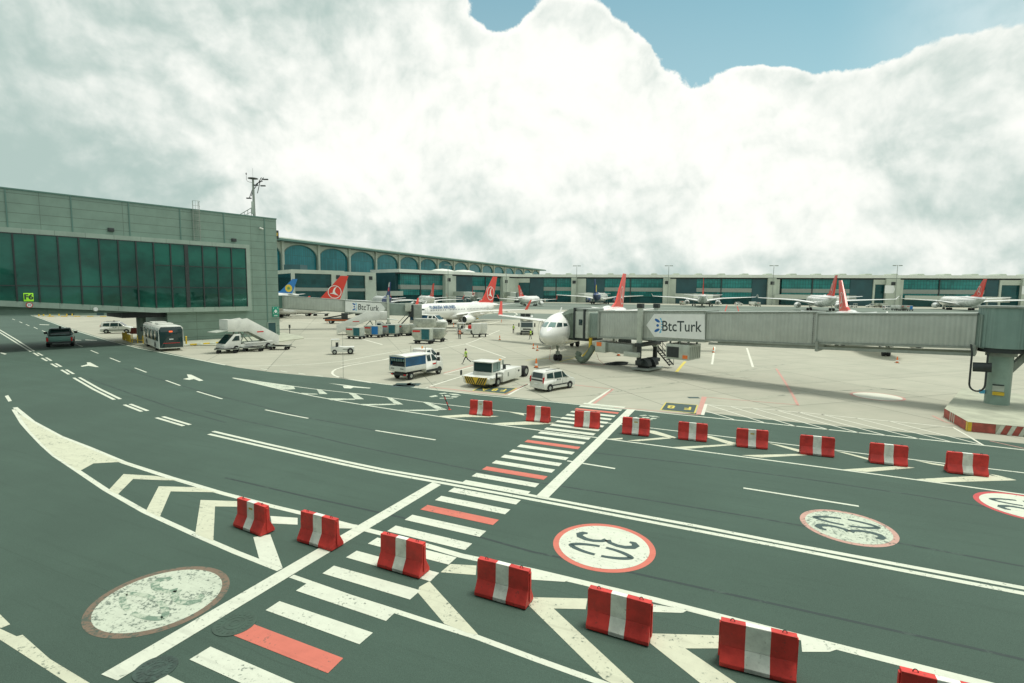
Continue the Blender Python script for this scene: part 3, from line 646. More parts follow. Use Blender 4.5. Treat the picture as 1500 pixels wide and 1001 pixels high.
ribbon(g, [(1366, 609), (1384, 618), (1430, 630)], 0.15); ribbon(g, [(1450, 646), (1500, 657)], 0.1); ribbon(g, [(852, 533.5), (880, 534)], 0.2)
paint('apron_red_marking', g, M_APR)
g = MB()
ribbon(g, [(1003.7, 529.8), (997, 537.4), (991, 545)], 0.32, Z2); ribbon(g, [(770, 528), (850, 521), (880, 512)], 0.15); ribbon(g, [(820, 530), (870, 517)], 0.15)
paint('apron_yellow_marking', g, M_YP)
def standbox(cs, letters, tu, size, sx):
    P = [gp(u, v, 0) for u, v in cs]; c = sum(P, Vector())/4
    g = MB(); g.poly([(p.x, p.y, Z2) for p in P]); paint('stand_number_border', g, M_YP)
    g = MB(); Q = [c+(p-c)*0.93 for p in P]; g.poly([(p.x, p.y, Z3) for p in Q]); paint('stand_number_box', g, M_DP)
    x = (P[0]-P[1]).normalized(); up = Vector((-x.y, x.x, 0))
    t = text(letters, size, None, 'stand_number_lettering', M_YP, frame4((c.x, c.y, Z4), x, up), sx=sx, bold=0.03); struct(t)
standbox([(974.8, 589.7), (1022.4, 593.6), (1018.2, 605.9), (967, 600.8)], 'F  8', 0, 1.5, 0.75)
standbox([(703.6, 566.4), (758, 568.8), (741, 577.4), (691.6, 572.4)], 'F 8 A', 0, 1.6, 0.62)
# tyre marks along the lanes
g = MB()
for pts in ([(300, 602), (350, 615), (400, 625.5), (450, 636.5), (506, 650), (562, 662), (650, 680), (740, 698), (826, 713), (900, 724.5), (1100, 757), (1314, 795), (1500, 830), (1600, 850)], [(330, 700), (450, 728), (506, 740), (560, 752), (650, 772), (780, 808.5), (880, 829), (980, 851), (1250, 910.6), (1450, 955), (1600, 990)],
            [(840, 660), (1000, 678), (1178, 701.4), (1350, 727), (1500, 752), (1600, 768)], [(130, 555), (200, 580), (260, 600), (330, 619)], [(180, 540), (300, 575), (450, 612), (600, 640)]): ribbon(g, pts, 0.11, 0.006)
paint('tyre_mark', g, mat_paint('tyre_mark_rubber', (0.024, 0.045, 0.04), 0.9, 2.0))
# stains and drains
g = MB(); area(g, [(597, 561.5), (603, 560), (601.6, 563), (612, 562), (601, 564.6), (595, 564)], Z2)
for u, v, a in ((597, 563.4, 2.2), (591, 565.6, 2.0), (1016, 582.8, .9)):
    c = gp(u, v); g.poly([(c.x+a*.5*sx, c.y+a*.3*sy, Z2+.0005*(u % 3)) for sx, sy in ((-1, -1), (1, -1), (1, 1), (-1, 1))])
paint('drain_grating', g, M_DP)

# manhole covers
def manhole(u, v, r, m, label):
    c = gp(u, v); t = thing('manhole_cover', label, 'manhole', (c.x, c.y, 0), .4)
    g = MB(); g.lathe([(r, 0.0), (r, 0.019), (r*0.9, 0.021), (r*0.88, 0.017), (r*.02, 0.017)], n=40); g.build('rim', m, t)
    g = MB()
    for k in range(20):
        a = 2*math.pi*k/20; g.at((math.cos(a)*r*0.72, math.sin(a)*r*0.72, 0), a).box(-r*.09, r*.09, -r*.05, r*.05, 0.01, 0.022)
    for rr in (0.5, 0.25): g.at().lathe([(r*rr, 0.01), (r*rr, 0.022), (r*(rr-.05), 0.022), (r*(rr-.05), 0.01)], n=30)
    g.build('lid', m, t, smooth=30)
manhole(228, 980.5, 0.42, M_IRON, 'round cast iron manhole cover with a studded ring below the near stop line')
manhole(344, 914, 0.5, M_PATCH, 'round asphalt-coloured manhole cover touching the nearest red crossing bar')

# ------------------------------------------------------------------ concrete barriers
def make_barrier(label, group, white=(0.37, 0.62)):
    t = thing('traffic_barrier', label, 'barrier', group=group)
    L, H = 1.52, 0.95
    prof = [(-.27, 0.0), (-.27, .09), (-.10, .40), (-.085, H), (.085, H), (.10, .40), (.27, .09), (.27, 0)]
    g = MB(); xs = [-L/2, -L/2+L*white[0], -L/2+L*white[1], L/2]
    feet = [(-.60, -.18), (.18, .60)]
    for i in range(3):
        g.loft([[(xs[i], y, z+0.03) for y, z in prof], [(xs[i+1], y, z+0.03) for y, z in prof]], k=(0, 1, 0)[i], cap=True)
    # raised end plates and feet
    g.box(-L/2-.03, -L/2-.002, -.05, .05, .12, H-.03, 0); g.box(L/2+.002, L/2+.03, -.05, .05, .12, H-.03, 0)
    for a, b in feet: g.box(a, b, -.235, .235, 0, .034, 0)
    g.build('body', [M_BARRED, M_BARWHT], t, bevel=0.012, smooth=12)
    for x in (-.52, .52):
        h = MB(); pts = [(x+0.045*math.cos(a), 0, H+.02+0.07*math.sin(a)) for a in [math.pi*i/8 for i in range(9)]]; h.tube(pts, 0.009, 6); h.build('lifting_loop', M_DARK, t)
    return t
near_b = [((-8.95, 17.33), -29.5, 'nearer red and white concrete barrier furthest left, standing among the chevrons'),
          ((-6.28, 16.33), -26.1, 'red and white concrete barrier standing on the near stop line'),
          ((-3.24, 14.78), -25.4, 'red and white concrete barrier standing on the near end of the zebra crossing'),
          ((-.22, 13.35), -25, 'red and white concrete barrier just right of the crossing, below-left of a roundel'),
          ((2.62, 11.97), -25.4, 'red and white concrete barrier directly below the nearest bright 30 roundel'),
          ((5.42, 10.75), -22, 'largest red and white concrete barrier with an extra wide white band'),
          ((gp(1320.6, 983, .98)+E_*.76-N_*.05)[:2], -24, 'red and white barrier cut off by the bottom edge near the right corner')]
far_b = [((-2.05, 34.55), -18, 'red and white barrier beside the leaning striped post, leftmost of the far row'),
         ((1.72, 32.9), -20, 'red and white barrier left of the far crossing end, second of its row'),
         ((4.65, 31.55), -20.5, 'red and white barrier standing on the far end of the zebra crossing'),
         ((7.28, 30.0), -22, 'red and white barrier with a torn sticker beside the far stop line'),
         ((10.25, 28.98), -22, 'red and white barrier below the F 8 stand box, fifth of the far row'),
         ((13.0, 27.65), -19, 'red and white barrier with a stained white band, sixth of the far row'),
         ((15.78, 26.4), -21.7, 'red and white barrier above the faded roundel, seventh of the far row'),
         ((18.5, 25.05), -23, 'red and white barrier left of the last one, eighth of the far row'),
         ((21.2, 23.72), -21, 'red and white barrier above the red-rimmed roundel, rightmost of its row')]
B0 = make_barrier('', 'red and white concrete road barriers'); B1 = make_barrier('', 'red and white concrete road barriers', (0.335, 0.665))
uB = [False, False]
def put_barrier(i, p, a, lab, h=1.0):
    src = (B0, B1)[i]
    if not uB[i]: o = src; uB[i] = True; o['label'] = lab
    else: o = dup(src, (0, 0, 0), label=lab)
    o.location = (p[0], p[1], 0.004); o.rotation_euler = (0, 0, R(a)); return o
def sticker(o, x=0.0, z=.74):
    g = MB(); g.box(x-.1, x+.1, -.092, -.088, z-.05, z+.05); g.build('sticker', M_STICK, o)
BARS = []
for j, (p, a, l) in enumerate(near_b):
    # positions are the middle of the near foot: step back half a foot width
    n = Vector((-math.sin(R(a)), math.cos(R(a)))); o = put_barrier(1 if j == 5 else 0, (p[0]+n.x*.13, p[1]+n.y*.13), a, l)
    BARS.append((o, j == 0))
for j, (p, a, l) in enumerate(far_b):
    n = Vector((-math.sin(R(a)), math.cos(R(a)))); o = put_barrier(0, (p[0]+n.x*.04, p[1]+n.y*.04), a, l)
    BARS.append((o, j in (0, 3, 5)))
for o, f in BARS:
    if f: sticker(o)
# leaning delineator post
c = gp(658.5, 600.5); t = thing('delineator_post', 'thin leaning red and white striped post on the far island', 'post', (c.x, c.y, 0))
for i in range(6):
    a = Vector((-.42, 0, 1.05))*(i/6)+Vector((0, 0, .03)); b = Vector((-.42, 0, 1.05))*((i+1)/6)+Vector((0, 0, .03)); g = MB(); g.cyl(a, b, 0.04, n=10); g.build('stripe', M_DARK if i % 2 else M_RED, t)
g = MB(); g.lathe([(.12, 0), (.12, .03), (.05, .05)], n=14); g.build('base', M_RED, t)

# ------------------------------------------------------------------ frames that follow a wall
class Frame:
    """vertical plane through A and B: local x from A to B, y outward (to the left of A->B), z up"""
    def __init__(s, A, B):
        s.A = Vector((A[0], A[1], 0)); d = Vector((B[0]-A[0], B[1]-A[1], 0)); s.len = d.length; s.x = d.normalized(); s.y = Vector((-s.x.y, s.x.x, 0)); s.rz = math.atan2(s.x.y, s.x.x)
    def at(s, u, v, off=0.0):
        """local (x, z) of the plane y = off that the photograph shows at (u, v)"""
        D = ray(u, v); C = Vector((0, 0, CAM_H)); n = s.y
        t = (off-(C-s.A).dot(n))/D.dot(n); P = C+D*t
        return ((P-s.A).dot(s.x), P.z)
    def X(s, u, off=0.0, v=440): return s.at(u, v, off)[0]
    def w(s, x, y, z=0.0): return s.A+s.x*x+s.y*y+Vector((0, 0, z))

# ------------------------------------------------------------------ gallery building on the left
C0 = gp(410, 492); Dv = ray(1384, 431); Dv = Vector((Dv.x, Dv.y, 0)).normalized()
FB = Frame(C0, C0-Dv)
bld = thing('gallery_building', 'long green-grey panelled building with a projecting glazed gallery on the left', 'building', FB.A, FB.rz)
zr = FB.at(404.4, 322)[1]
XL = 48.0
x246 = FB.X(246, 0, 480)
g = MB(); g.box(0, XL, -11, 0, 4.75, zr); g.box(0, x246, -11, 0, 0, 4.747); g.build('wall', M_CLAD, bld, smooth=0)
g = MB(); g.box(-.08, XL+.1, -11.1, .08, zr+.003, zr+.22); g.build('roof_edge', M_ROOFD, bld, bevel=.03)
x182 = FB.X(182, 0, 465)
g = MB(); g.box(x246+.003, x182, -9, -.9, 3.9, 4.745); g.build('beam', M_DARK, bld)
xc = FB.X(207, -5, 478); g = MB(); g.cyl((xc, -5, 0), (xc, -5, 3.9), .62, n=24); g.build('column', M_CLADL, bld)
# glazed gallery
GY = 1.3
pt = lambda u, v: FB.at(u, v, GY)
xr = pt(361.5, 400)[0]; ztop = pt(300, 360)[1]; xl = XL
zb_r = pt(361, 450)[1]; xb = pt(229, 451.3)[0]; zb_m = pt(229, 451.3)[1]; x0, zb_l = pt(0, 440.4); zb_e = zb_m+(zb_l-zb_m)/(x0-xb)*(xl-xb)
g = MB(); g.prism([(xr, zb_m), (xb, zb_m), (xl, zb_e), (xl, ztop), (xr, ztop)], .01, GY-.08); g.build('gallery_glazing', M_BGLASS, bld, smooth=0)
g = MB(); f = .62
g.prism([(xr-f, ztop), (xl, ztop), (xl, ztop+f), (xr-f, ztop+f)], .003, GY); g.prism([(xr-f, zb_m-f*1.15), (xb, zb_m-f*1.15), (xb, zb_m), (xr-f, zb_m)], .003, GY); g.prism([(xb, zb_m-f*1.15), (xl, zb_e-f*1.15), (xl, zb_e), (xb, zb_m)], .003, GY); g.prism([(xr-f, zb_m), (xr, zb_m), (xr, ztop), (xr-f, ztop)], .003, GY)
g.build('fascia', M_CLADL, bld, smooth=0)
mus = [18.2, 51.8, 84, 114.8, 144.3, 172.3, 198.3, 224, 248.7, 271.7, 295.5, 317, 338]
def zbot(x): return zb_m if x < xb else zb_m+(zb_l-zb_m)/(x0-xb)*(x-xb)
for u in mus+[-20, -60]:
    x = pt(u, 350 if u > 0 else 350)[0]; w = .26 if u == 271.7 else .085
    g = MB(); g.box(x-w, x+w, GY-.1, GY+.05, zbot(x), ztop); g.build('mullion', M_DARK, bld)
zt1 = pt(180, 420.2)[1]; zt2 = pt(300, 391.2)[1]; x224 = pt(224, 390)[0]
g = MB(); g.box(xr, xl, GY-.1, GY+.02, zt1-.05, zt1+.05); g.box(xr, x224, GY-.1, GY+.02, zt2-.05, zt2+.05); g.box(xr, xr+.1, GY-.1, GY+.03, zb_m, ztop); g.box(xr, xl, GY-.1, GY+.03, ztop-.1, ztop-.002); g.build('transom', M_DARK, bld)
# vertical cover strips, ladder, lamps, door
for u in (9.5, 104.5, 188.5, 263, 327, 386.5):
    x = FB.at(u, 310)[0]; g = MB(); g.box(x-.07, x+.07, .002, .07, ztop+f+.05 if u < 380 else .2, zr); g.build('cover_strip', M_ROOFD, bld)
xa, xb2 = FB.X(282, 0, 320), FB.X(291, 0, 320)
lad = thing('roof_ladder', 'caged steel access ladder rising over the roof edge of the gallery building', 'ladder', FB.w((xa+xb2)/2, .3, 0), FB.rz)
g = MB(); hw = abs(xa-xb2)/2
for s in (-hw, hw): g.bar((s, 0, ztop+f+.1), (s, 0, zr+1.4), .07)
g.build('rail', M_GREY, lad)
g = MB(); z = ztop+f+.3
while z < zr+.2: g.bar((-hw, 0, z), (hw, 0, z), .04); z += .3
g.build('rung', M_GREY, lad)
g = MB()
for k in range(7):
    z = zr+1.4-k*.75; pts = [(hw*math.cos(a)*1.15, .1+.6*math.sin(a), z) for a in [math.pi*i/6 for i in range(7)]]; g.tube(pts, .025, 5)
for s in (-.6, 0, .6): g.bar((s*hw, .1+.6*math.sqrt(1-s*s*.7), zr+1.4), (s*hw, .1+.6*math.sqrt(1-s*s*.7), zr-3.1), .03)
g.build('cage', M_GREY, lad)
for u, v in ((162, 337), (342, 352)):
    x, z = FB.at(u, v); g = MB(); g.box(x-.35, x+.35, .002, .35, z-.25, z+.25); tag(g.build('wall_lamp', M_DARK, None, bevel=.03), 'dark wall lamp above the gallery glazing, %s' % ('left of the long cover strip' if u < 200 else 'near the right end of the glass'), 'lamp', 'wall lamps on the gallery building').matrix_world = Matrix.Translation(FB.A) @ Matrix.Rotation(FB.rz, 4, 'Z')
x, z = FB.at(381.5, 335); t = thing('security_camera', 'small white security camera high on the cladding near the building corner', 'camera', FB.w(x, 0, z), FB.rz)
g = MB(); g.box(-.05, .05, 0, .35, -.04, .04); g.build('bracket', M_GREY, t); g = MB(); g.cyl((-.25, .4, -.1), (.35, .4, .05), .13, n=12); g.build('housing', M_WHITE, t)
xd0, xd1 = FB.X(403.5, 0, 480), FB.X(392.5, 0, 480); zd = FB.at(398, 473)[1]
dr = MB(); dr.box(xd0, xd1, .002, .06, .15, zd); dr = dr.build('door', M_TDARK, bld)
g = MB(); g.box(xd0-.12, xd0, .002, .12, .1, zd+.12); g.box(xd1, xd1+.12, .002, .12, .1, zd+.12); g.box(xd0-.12, xd1+.12, .002, .12, zd+.003, zd+.13); g.build('frame', M_CLADL, dr)
# plinth and kerb round the building
P1, P2, P3 = gp(445, 496.5), gp(395, 503), gp(258, 509)
g = MB(); pl = [FB.w(-.5, -12), gp(420, 489), gp(444, 494), P1, P2, gp(330, 507), gp(262, 506.5), FB.w(x246, .4), FB.w(x246, -11)]
g.prism([(p.x, p.y) for p in pl], 0.0, .13, axis='z'); struct(g.build('building_plinth', M_KERB, bevel=.02))
def striped_kerb(name, a, b, n, label, cat='kerb', mats=(M_YEL, M_KWHT), h=.2, w=.25, z=0, seed=0):
    t = thing(name, label, cat, (a[0], a[1], z), head(a, b)); L = (Vector(b[:2])-Vector(a[:2])).length
    for i in range(n):
        g = MB(); g.box(L*i/n, L*(i+1)/n-.01, -w/2, w/2, 0, h); g.build('kerb_stone', mats[i % 2], t, bevel=.02)
    return t
striped_kerb('painted_kerb', gp(258, 507.5, .13), gp(334, 502, .13), 8, 'yellow and white painted kerb along the base of the gallery building', z=.13)
# assembly point sign and gate sign on the wall
def wsign(name, u0, v0, u1, v1, m, off, label, cat):
    x1, zt = FB.at(u0, v0, off); x2, zb = FB.at(u1, v1, off); c = FB.w((x1+x2)/2, off, (zt+zb)/2); t = thing(name, label, cat, c, FB.rz)
    w = abs(x1-x2)/2; h = abs(zt-zb)/2; g = MB(); g.box(-w, w, -.03, .04, -h, h); g.build('panel', m, t, bevel=.01); return t, w, h
FM = lambda: Matrix(((-1, 0, 0, 0), (0, 0, 1, .046), (0, 1, 0, 0), (0, 0, 0, 1)))
t, w, h = wsign('gate_sign', 34, 429.5, 49.5, 441.5, M_F6, GY+.08, 'bright yellow-green gate sign reading F6 on the gallery glass', 'sign')
text('F6', h*1.75, t, 'lettering', M_TEXT, FM(), bold=.04)
t, w, h = wsign('assembly_point_sign', 398.7, 449.6, 408.6, 464, M_GSIGN, .06, 'green assembly point sign with white figures near the building corner', 'sign')
g = MB()
for a, b, s in ((0, .25*h, .26*w), (-.3*w, .1*h, .2*w), (.3*w, .1*h, .2*w), (0, -.05*h, .3*w)): g.at((a, .05, b)).cyl((0, -.005, 0), (0, .005, 0), s, n=14)
g.at()
for sx in (-1, 1):
    for sz in (-1, 1):
        cx, cz = sx*.72*w, (.25+.62*sz)*h*.9+.0; g.add([(cx, .055, cz), (cx-sx*.26*w, .055, cz), (cx, .055, cz-sz*.2*h)], [(0, 1, 2)])
g.build('pictogram', M_SIGNW, t, smooth=0)
g = MB(); g.box(-.6*w, .6*w, .045, .055, -.74*h, -.68*h); g.box(-.5*w, .5*w, .045, .055, -.86*h, -.80*h); g.build('caption_line', M_SIGNW, t)
for u, v, lab in ((43, 447, 'small round 30 speed sign below the F6 gate sign'), (140, 453, 'small round white sign hanging on the gallery fascia')):
    x, z = FB.at(u, v, GY); c = FB.w(x, GY, z); t = thing('round_sign', lab, 'sign', c, FB.rz)
    g = MB(); g.cyl((0, .005, 0), (0, .05, 0), .34, n=24); g.build('ring', M_RED if u < 100 else M_GREY, t); g = MB(); g.cyl((0, .052, 0), (0, .06, 0), .26, n=24); g.build('disc', M_SIGNW, t)
    if u < 100: text('30', .34, t, 'lettering', M_TEXT, Matrix(((-1, 0, 0, 0), (0, 0, 1, .064), (0, 1, 0, 0), (0, 0, 0, 1))))
# dark box on the end wall
c = FB.w(-.5, -1.2, FB.at(407, 343)[1]); t = thing('end_wall_sign', 'dark framed box sign projecting from the far end of the gallery building', 'sign', c, FB.rz)
g = MB(); g.box(-.45, .45, -.12, .12, -.75, .75); g.build('case', M_DARK, t, bevel=.03); g = MB(); g.box(-.3, .3, .121, .14, -.25, .3); g.build('face', M_STICK, t)
# mast on the roof
c = FB.w(FB.X(373, -3, 330)-0, -3, zr+.2)
mast = thing('antenna_mast', 'antenna mast with camera arms standing on the roof of the gallery building', 'mast', c, 0)
s = 92/767.0; H = (318-262)*s
g = MB(); g.cyl((0, 0, -.1), (0, 0, H), .24, .17, n=12); g.build('pole', M_GREY, mast)
g = MB(); g.lathe([(.1, H), (.85, H+.1), (.8, H+.2), (.1, H+.28)], n=18); g.build('antenna_dome', M_DARK, mast)
g = MB(); g.tube([(0, 0, H-.6), (-.9, 0, H-.4), (-1.15, 0, H-.1), (-1.15, 0, H+.9)], .03, 6); g.cyl((-1.15, 0, H+.8), (-1.15, 0, H+1.1), .09, n=8); g.cyl((0, 0, H), (0, 0, H+1.9), .015, n=6); g.build('whip_antenna', M_DARK, mast)
for (x0_, z0_), (x1_, z1_) in (((.2, -1.1), (1.9, .1)), ((.6, -.7), (1.7, -.3)), ((1.2, -.5), (.7, -2.4)), ((1.5, 0), (1.9, .3)), ((1.0, -.5), (1.5, .35)), ((.2, -1.6), (1.2, -.2)), ((-.1, -1.6), (-.75, -3.2)), ((-.1, -2.0), (-.4, -2.9))):
    g = MB(); g.bar((x0_, 0, H+z0_), (x1_, 0, H+z1_), .09); g.build('arm', M_DARK, mast)
for x, z in ((2.3, 0), (1.8, -1.1), (.5, -1.0), (-.75, -3.25)): g = MB(); g.box(x-.5, x+.35, -.14, .14, H+z-.1, H+z+.1); g.build('lamp_head', M_DARK, mast, bevel=.03)
g = MB(); g.box(-.35, .05, -.25, .25, .7, 2.9); g.build('equipment_case', M_LGREY, mast, bevel=.04)
g = MB()
for k in range(5):
    x = -.5-k*.62; g.bar((x, 0, 0), (x, 0, 1.75-k*.34), .07)
g.bar((-.3, 0, 1.9), (-3.3, 0, .2), .09); g.bar((-.3, 0, 1.2), (-2.6, 0, .1), .06); g.build('stair_frame', M_GREY, mast)
# wall of the building beyond, behind the gallery
FW = Frame(gp(175, 462.4), gp(-40, 462.0)); L = FW.len
t = thing('rear_service_wall', 'low green-grey service building wall seen beneath the gallery on the far left', 'building', FW.A, FW.rz)
g = MB(); g.box(-14, L, -8, 0, 0, 5.2); g.build('wall', M_CLAD, t, smooth=0)
for u in (103, 147): x = FW.X(u, 0, 459); g = MB(); g.box(x-.95, x+.95, .002, .08, 0, 2.3); g.build('door', M_TDARK, t)
striped_kerb('painted_kerb', gp(175, 464.2), gp(60, 464.2), 12, 'yellow and white kerb at the foot of the rear service wall')

# ------------------------------------------------------------------ main terminal with arches
FT = Frame(gd(413, 424, 330), gd(752, 427.5, 663)); nb = 12; bay = FT.len/nb
# local y of this frame points away from the camera: outward towards us is -y
term = thing('main_terminal', 'long arched glass terminal hall with a thin dark roof receding behind the piers', 'building', FT.A, FT.rz)
zT = FT.at(413, 354)[1]; zcr = zT-1.2; zsp = zT-9.5
for i in range(-1, 15):
    xa = i*bay; xb_ = xa+bay
    g = MB(); g.box(xa-.8, xa+.8, -2.2, -.35, 0, zT-.02); g.build('column', M_TWALL, term)
    n = 14; xm0, xm1 = xa+1.1, xb_-1.1
    top = [(xa+.9, zT-.5)]+[(xb_-.9, zT-.5)]; arc = []
    for k in range(n+1):
        a = math.pi*k/n; arc.append((((xm0+xm1)/2)-math.cos(a)*(xm1-xm0)/2, zsp+math.sin(a)**.85*(zcr-zsp)))
    g = MB()
    for k in range(n):
        (xA, zA), (xB, zB) = arc[k], arc[k+1]
        g.prism([(xA, zA), (xB, zB), (xB, zT-.5), (xA, zT-.5)], -.9, -.35)
    g.prism([(xa+.9, 0), (xm0, 0), (xm0, zT-.5), (xa+.9, zT-.5)], -.9, -.35); g.prism([(xm1, 0), (xb_-.9, 0), (xb_-.9, zT-.5), (xm1, zT-.5)], -.9, -.35)
    g.build('arch_wall', M_TWALL, term, smooth=0)
    g = MB(); P = [(x, -.95, z) for x, z in arc]; g.tube([(xm0, -.95, 0)]+P+[(xm1, -.95, 0)], .3, 4); g.build('arch_trim', M_ROOFD, term)
    g = MB(); g.box(xa+.9, xb_-.9, -.3, 0, 0, zT-.5); g.build('glazing', M_AGLASS, term, smooth=0)
    g = MB(); g.box(xa+.9, xb_-.9, -6, -2.3, 0, 15.5); g.build('lower_storey', M_DGLASS, term, smooth=0)
g = MB(); g.prism([(-bay*1.2, zT), (bay*15.3, zT), (bay*15.3, zT+1.2), (-bay*1.2, zT+1.2)], -7, 60); g.build('roof', M_ROOFD, term)
g = MB(); g.prism([(-bay*1.2, zT+1.203), (bay*15.3, zT+1.203), (bay*15.3, zT+2.0), (-bay*1.2, zT+2.0)], -5.5, 58); g.build('roof_cover', M_TROOF, term)

# gate pavilions in front of the arches
def pavilion(u0, u1, vt, D0, D1, label, dot=True):
    A = gd(u0, 430, D0); B = gd(u1, 430, D1); F = Frame(A, B); t = thing('gate_pavilion', label, 'building', F.A, F.rz); L = F.len; zt = F.at((u0+u1)/2, vt)[1]
    g = MB(); g.box(0, L, 0.5, 30, 0, zt-.3); g.build('glass_core', M_DGLASS, t, smooth=0)
    g = MB(); g.box(-.2, L+.2, -.6, 30.5, zt-2.0, zt); g.build('roof_frame', M_TWALL, t)
    MB().box(L-7, L+.25, -.7, .4, 0, zt-2.003).build('side_frame', M_TWALL, t); MB().box(-.3, 1.4, -.7, .4, 0, zt-2.003).build('side_frame', M_TWALL, t)
    g = MB(); g.box(1.4, L-7, -.5, .4, 7.6, 9.4); g.build('beam', M_GREY, t)
    g = MB(); x = L-3.4; g.box(x-1.1, x+1.1, -.9, -.72, zt-4.6, zt-2.4); g.build('lamp', M_DARK, t)
    return t
pavilion(428, 504, 396, 275, 292, 'larger glass gate block with a pale frame below the first two arches')
pavilion(505, 550, 399, 322, 335, 'smaller glass gate block with a pale frame below the third arch')
g = MB(); A = gd(417, 430, 290); g.box(0, 9, 0, 10, 0, 22); o = g.build('roof_plant_room', M_TDARK); o.location = (A.x, A.y, 0); tag(o, 'dark plant room box in front of the first big arch', 'plant room')

# ------------------------------------------------------------------ pier concourse
def wing(A, B, spans, name, label, D_, vents, ext=0):
    F = Frame(A, B); t = thing(name, label, 'building', F.A, F.rz); L = F.len+ext
    g = MB(); g.box(-1, L, -2.5, 32, 20.4, 22.6); g.build('roof', M_TROOF, t)
    g = MB(); g.box(-1, L, 2.4, 31, 0, 20.4-.02); g.build('core', M_TDARK, t, smooth=0)
    g = MB(); g.box(-1, L, -1.2, 2.3, 19.4, 20.38); g.build('soffit', M_DARK, t)
    for u0, u1, kind in spans:
        x0, x1 = F.X(u0), F.X(u1)
        if kind == 'pier':
            g = MB(); g.box(x0, x1, -3.6, 2, 0, 20.1); p = g.build('stair_tower', M_TWALL, t)
            xm = (x0+x1)/2; g = MB(); g.box(xm-1.3, xm+1.3, -3.95, -3.62, 15.2, 17.6); g.build('gate_lamp', M_DARK, p)
        elif kind == 'side':
            g = MB(); g.box(x0+.02, x1, -1.6, 2, 0, 19.3); g.build('link_wall', M_TWALL, t)
        elif kind == 'dark':
            g = MB(); g.box(x0, x1, -.9, 2.3, 0, 19.3); g.build('dark_panel', M_TDARK, t)
        elif kind == 'frame':
            g = MB(); g.box(x0, x1, -1.8, 2.3, 15.8, 19.3); g.box(x0, x0+1.2, -1.8, 2.3, 0, 15.8); g.build('link_frame', M_TWALL, t); g = MB(); g.box(x0+1.25, x1, -1.2, 2.2, 0, 15.78); g.build('link_glass', M_DGLASS, t, smooth=0)
        else:
            g = MB(); g.box(x0, x1, -.4, 2.2, 12.3, 19.3); g.build('upper_glazing', M_TGLASS, t, smooth=0)
            g = MB(); g.box(x0, x1, -.7, 2.1, 9.3, 12.28); g.build('spandrel', M_GREY, t)
            g = MB(); g.box(x0, x1, -.4, 2.2, 5.2, 9.28); g.build('lower_glazing', M_TGLASS, t, smooth=0)
            g = MB(); g.box(x0, x1, .3, 2.2, 0, 5.18); g.build('base', M_DGLASS, t, smooth=0)
            xm = x0+(x1-x0)*.45; g = MB(); g.box(xm-.35, xm+.35, -1.0, -.42, 0, 19.3); g.build('post', M_DARK, t)
    for i in range(vents):
        x = 6+i*(L-10)/vents; g = MB(); g.prism([(x, 22.6), (x+5.2, 22.6), (x+4.6, 23.7), (x+.8, 23.7)], 1, 12); g.build('roof_vent', M_TWALL, t)
    return F, t
FL, tl = wing(gd(584, 430, 352), gd(757, 430, 440), [(586, 648, 'glass'), (648, 658, 'pier'), (658.2, 666, 'side'), (666.2, 691, 'dark'), (691.2, 732, 'glass'), (732.2, 741, 'pier'), (741.2, 757, 'side')],
              'west_concourse', 'white-roofed glass concourse wing running from the arches to the second grey tower', 380, 0)
FR, tr = wing(gd(757.5, 430, 440), gd(1500, 430, 368), [(758, 776, 'frame'), (776.2, 796, 'dark'), (796.2, 836.8, 'glass'), (837, 845, 'pier'), (845.2, 858, 'side'), (858.2, 885, 'dark'), (885.2, 970, 'glass'), (970.2, 980, 'pier'), (980.2, 989, 'side'), (989.2, 1019, 'dark'), (1019.2, 1100, 'glass'), (1100.2, 1121.8, 'dark'),
              (1122, 1134, 'pier'), (1134.2, 1140, 'side'), (1144, 1243, 'glass'), (1243.2, 1276, 'dark'), (1276.2, 1292.8, 'frame'), (1293, 1313, 'pier'), (1313.2, 1320, 'side'), (1320.2, 1440, 'glass'), (1440.2, 1459.8, 'dark'), (1460, 1489.8, 'frame'), (1490, 1512, 'pier'), (1512.2, 1518, 'side'), (1518.2, 1640, 'glass')],
              'east_concourse', 'long white-roofed glass concourse with grey towers across the whole right background', 400, 26, 90)
# dome-like roof lights on the west wing roof
for u, v in ((648, 391), (679, 393.5)):
    x = FL.X(u, 12); g = MB(); g.lathe([(9.5, 22.6), (8.5, 23.5), (5, 24.4), (.3, 24.8)], n=20); o = g.build('roof_light_dome', M_TROOF); o.location = FL.w(x, 12); tag(o, 'shallow white roof dome on the west concourse, %s' % ('left of the other' if u < 660 else 'right of the other'), 'roof dome', 'roof domes on the concourse')
# floodlight masts
def mast_(F, u, lab, z=29.5):
    x = F.X(u, -5); t = thing('floodlight_mast', lab, 'light mast', F.w(x, -5), F.rz, 'floodlight masts along the concourse')
    g = MB(); g.cyl((0, 0, 0), (0, 0, z), .28, .16, n=8); g.build('pole', M_GREY, t)
    g = MB(); g.bar((-2.8, 0, z), (2.8, 0, z), .22); g.build('cross_arm', M_GREY, t)
    for s in (-2.6, -1.4, 1.4, 2.6): g = MB(); g.box(s-.45, s+.45, -.3, .3, z-.5, z+.1); g.build('lamp_head', M_GREY, t)
mast_(FL, 656.5, 'floodlight mast beside the first grey tower of the concourse', 27); mast_(FL, 741.5, 'floodlight mast beside the second grey tower of the concourse', 27)
for u, lab in ((844, 'floodlight mast rising behind the nearest jet nose, at the third tower'), (978, 'floodlight mast at the fourth tower, above the near bridge wheel column'), (1131, 'floodlight mast at the fifth tower, right of the head-on wide aircraft'), (1311, 'floodlight mast at the sixth tower, rightmost of the masts')): mast_(FR, u, lab)
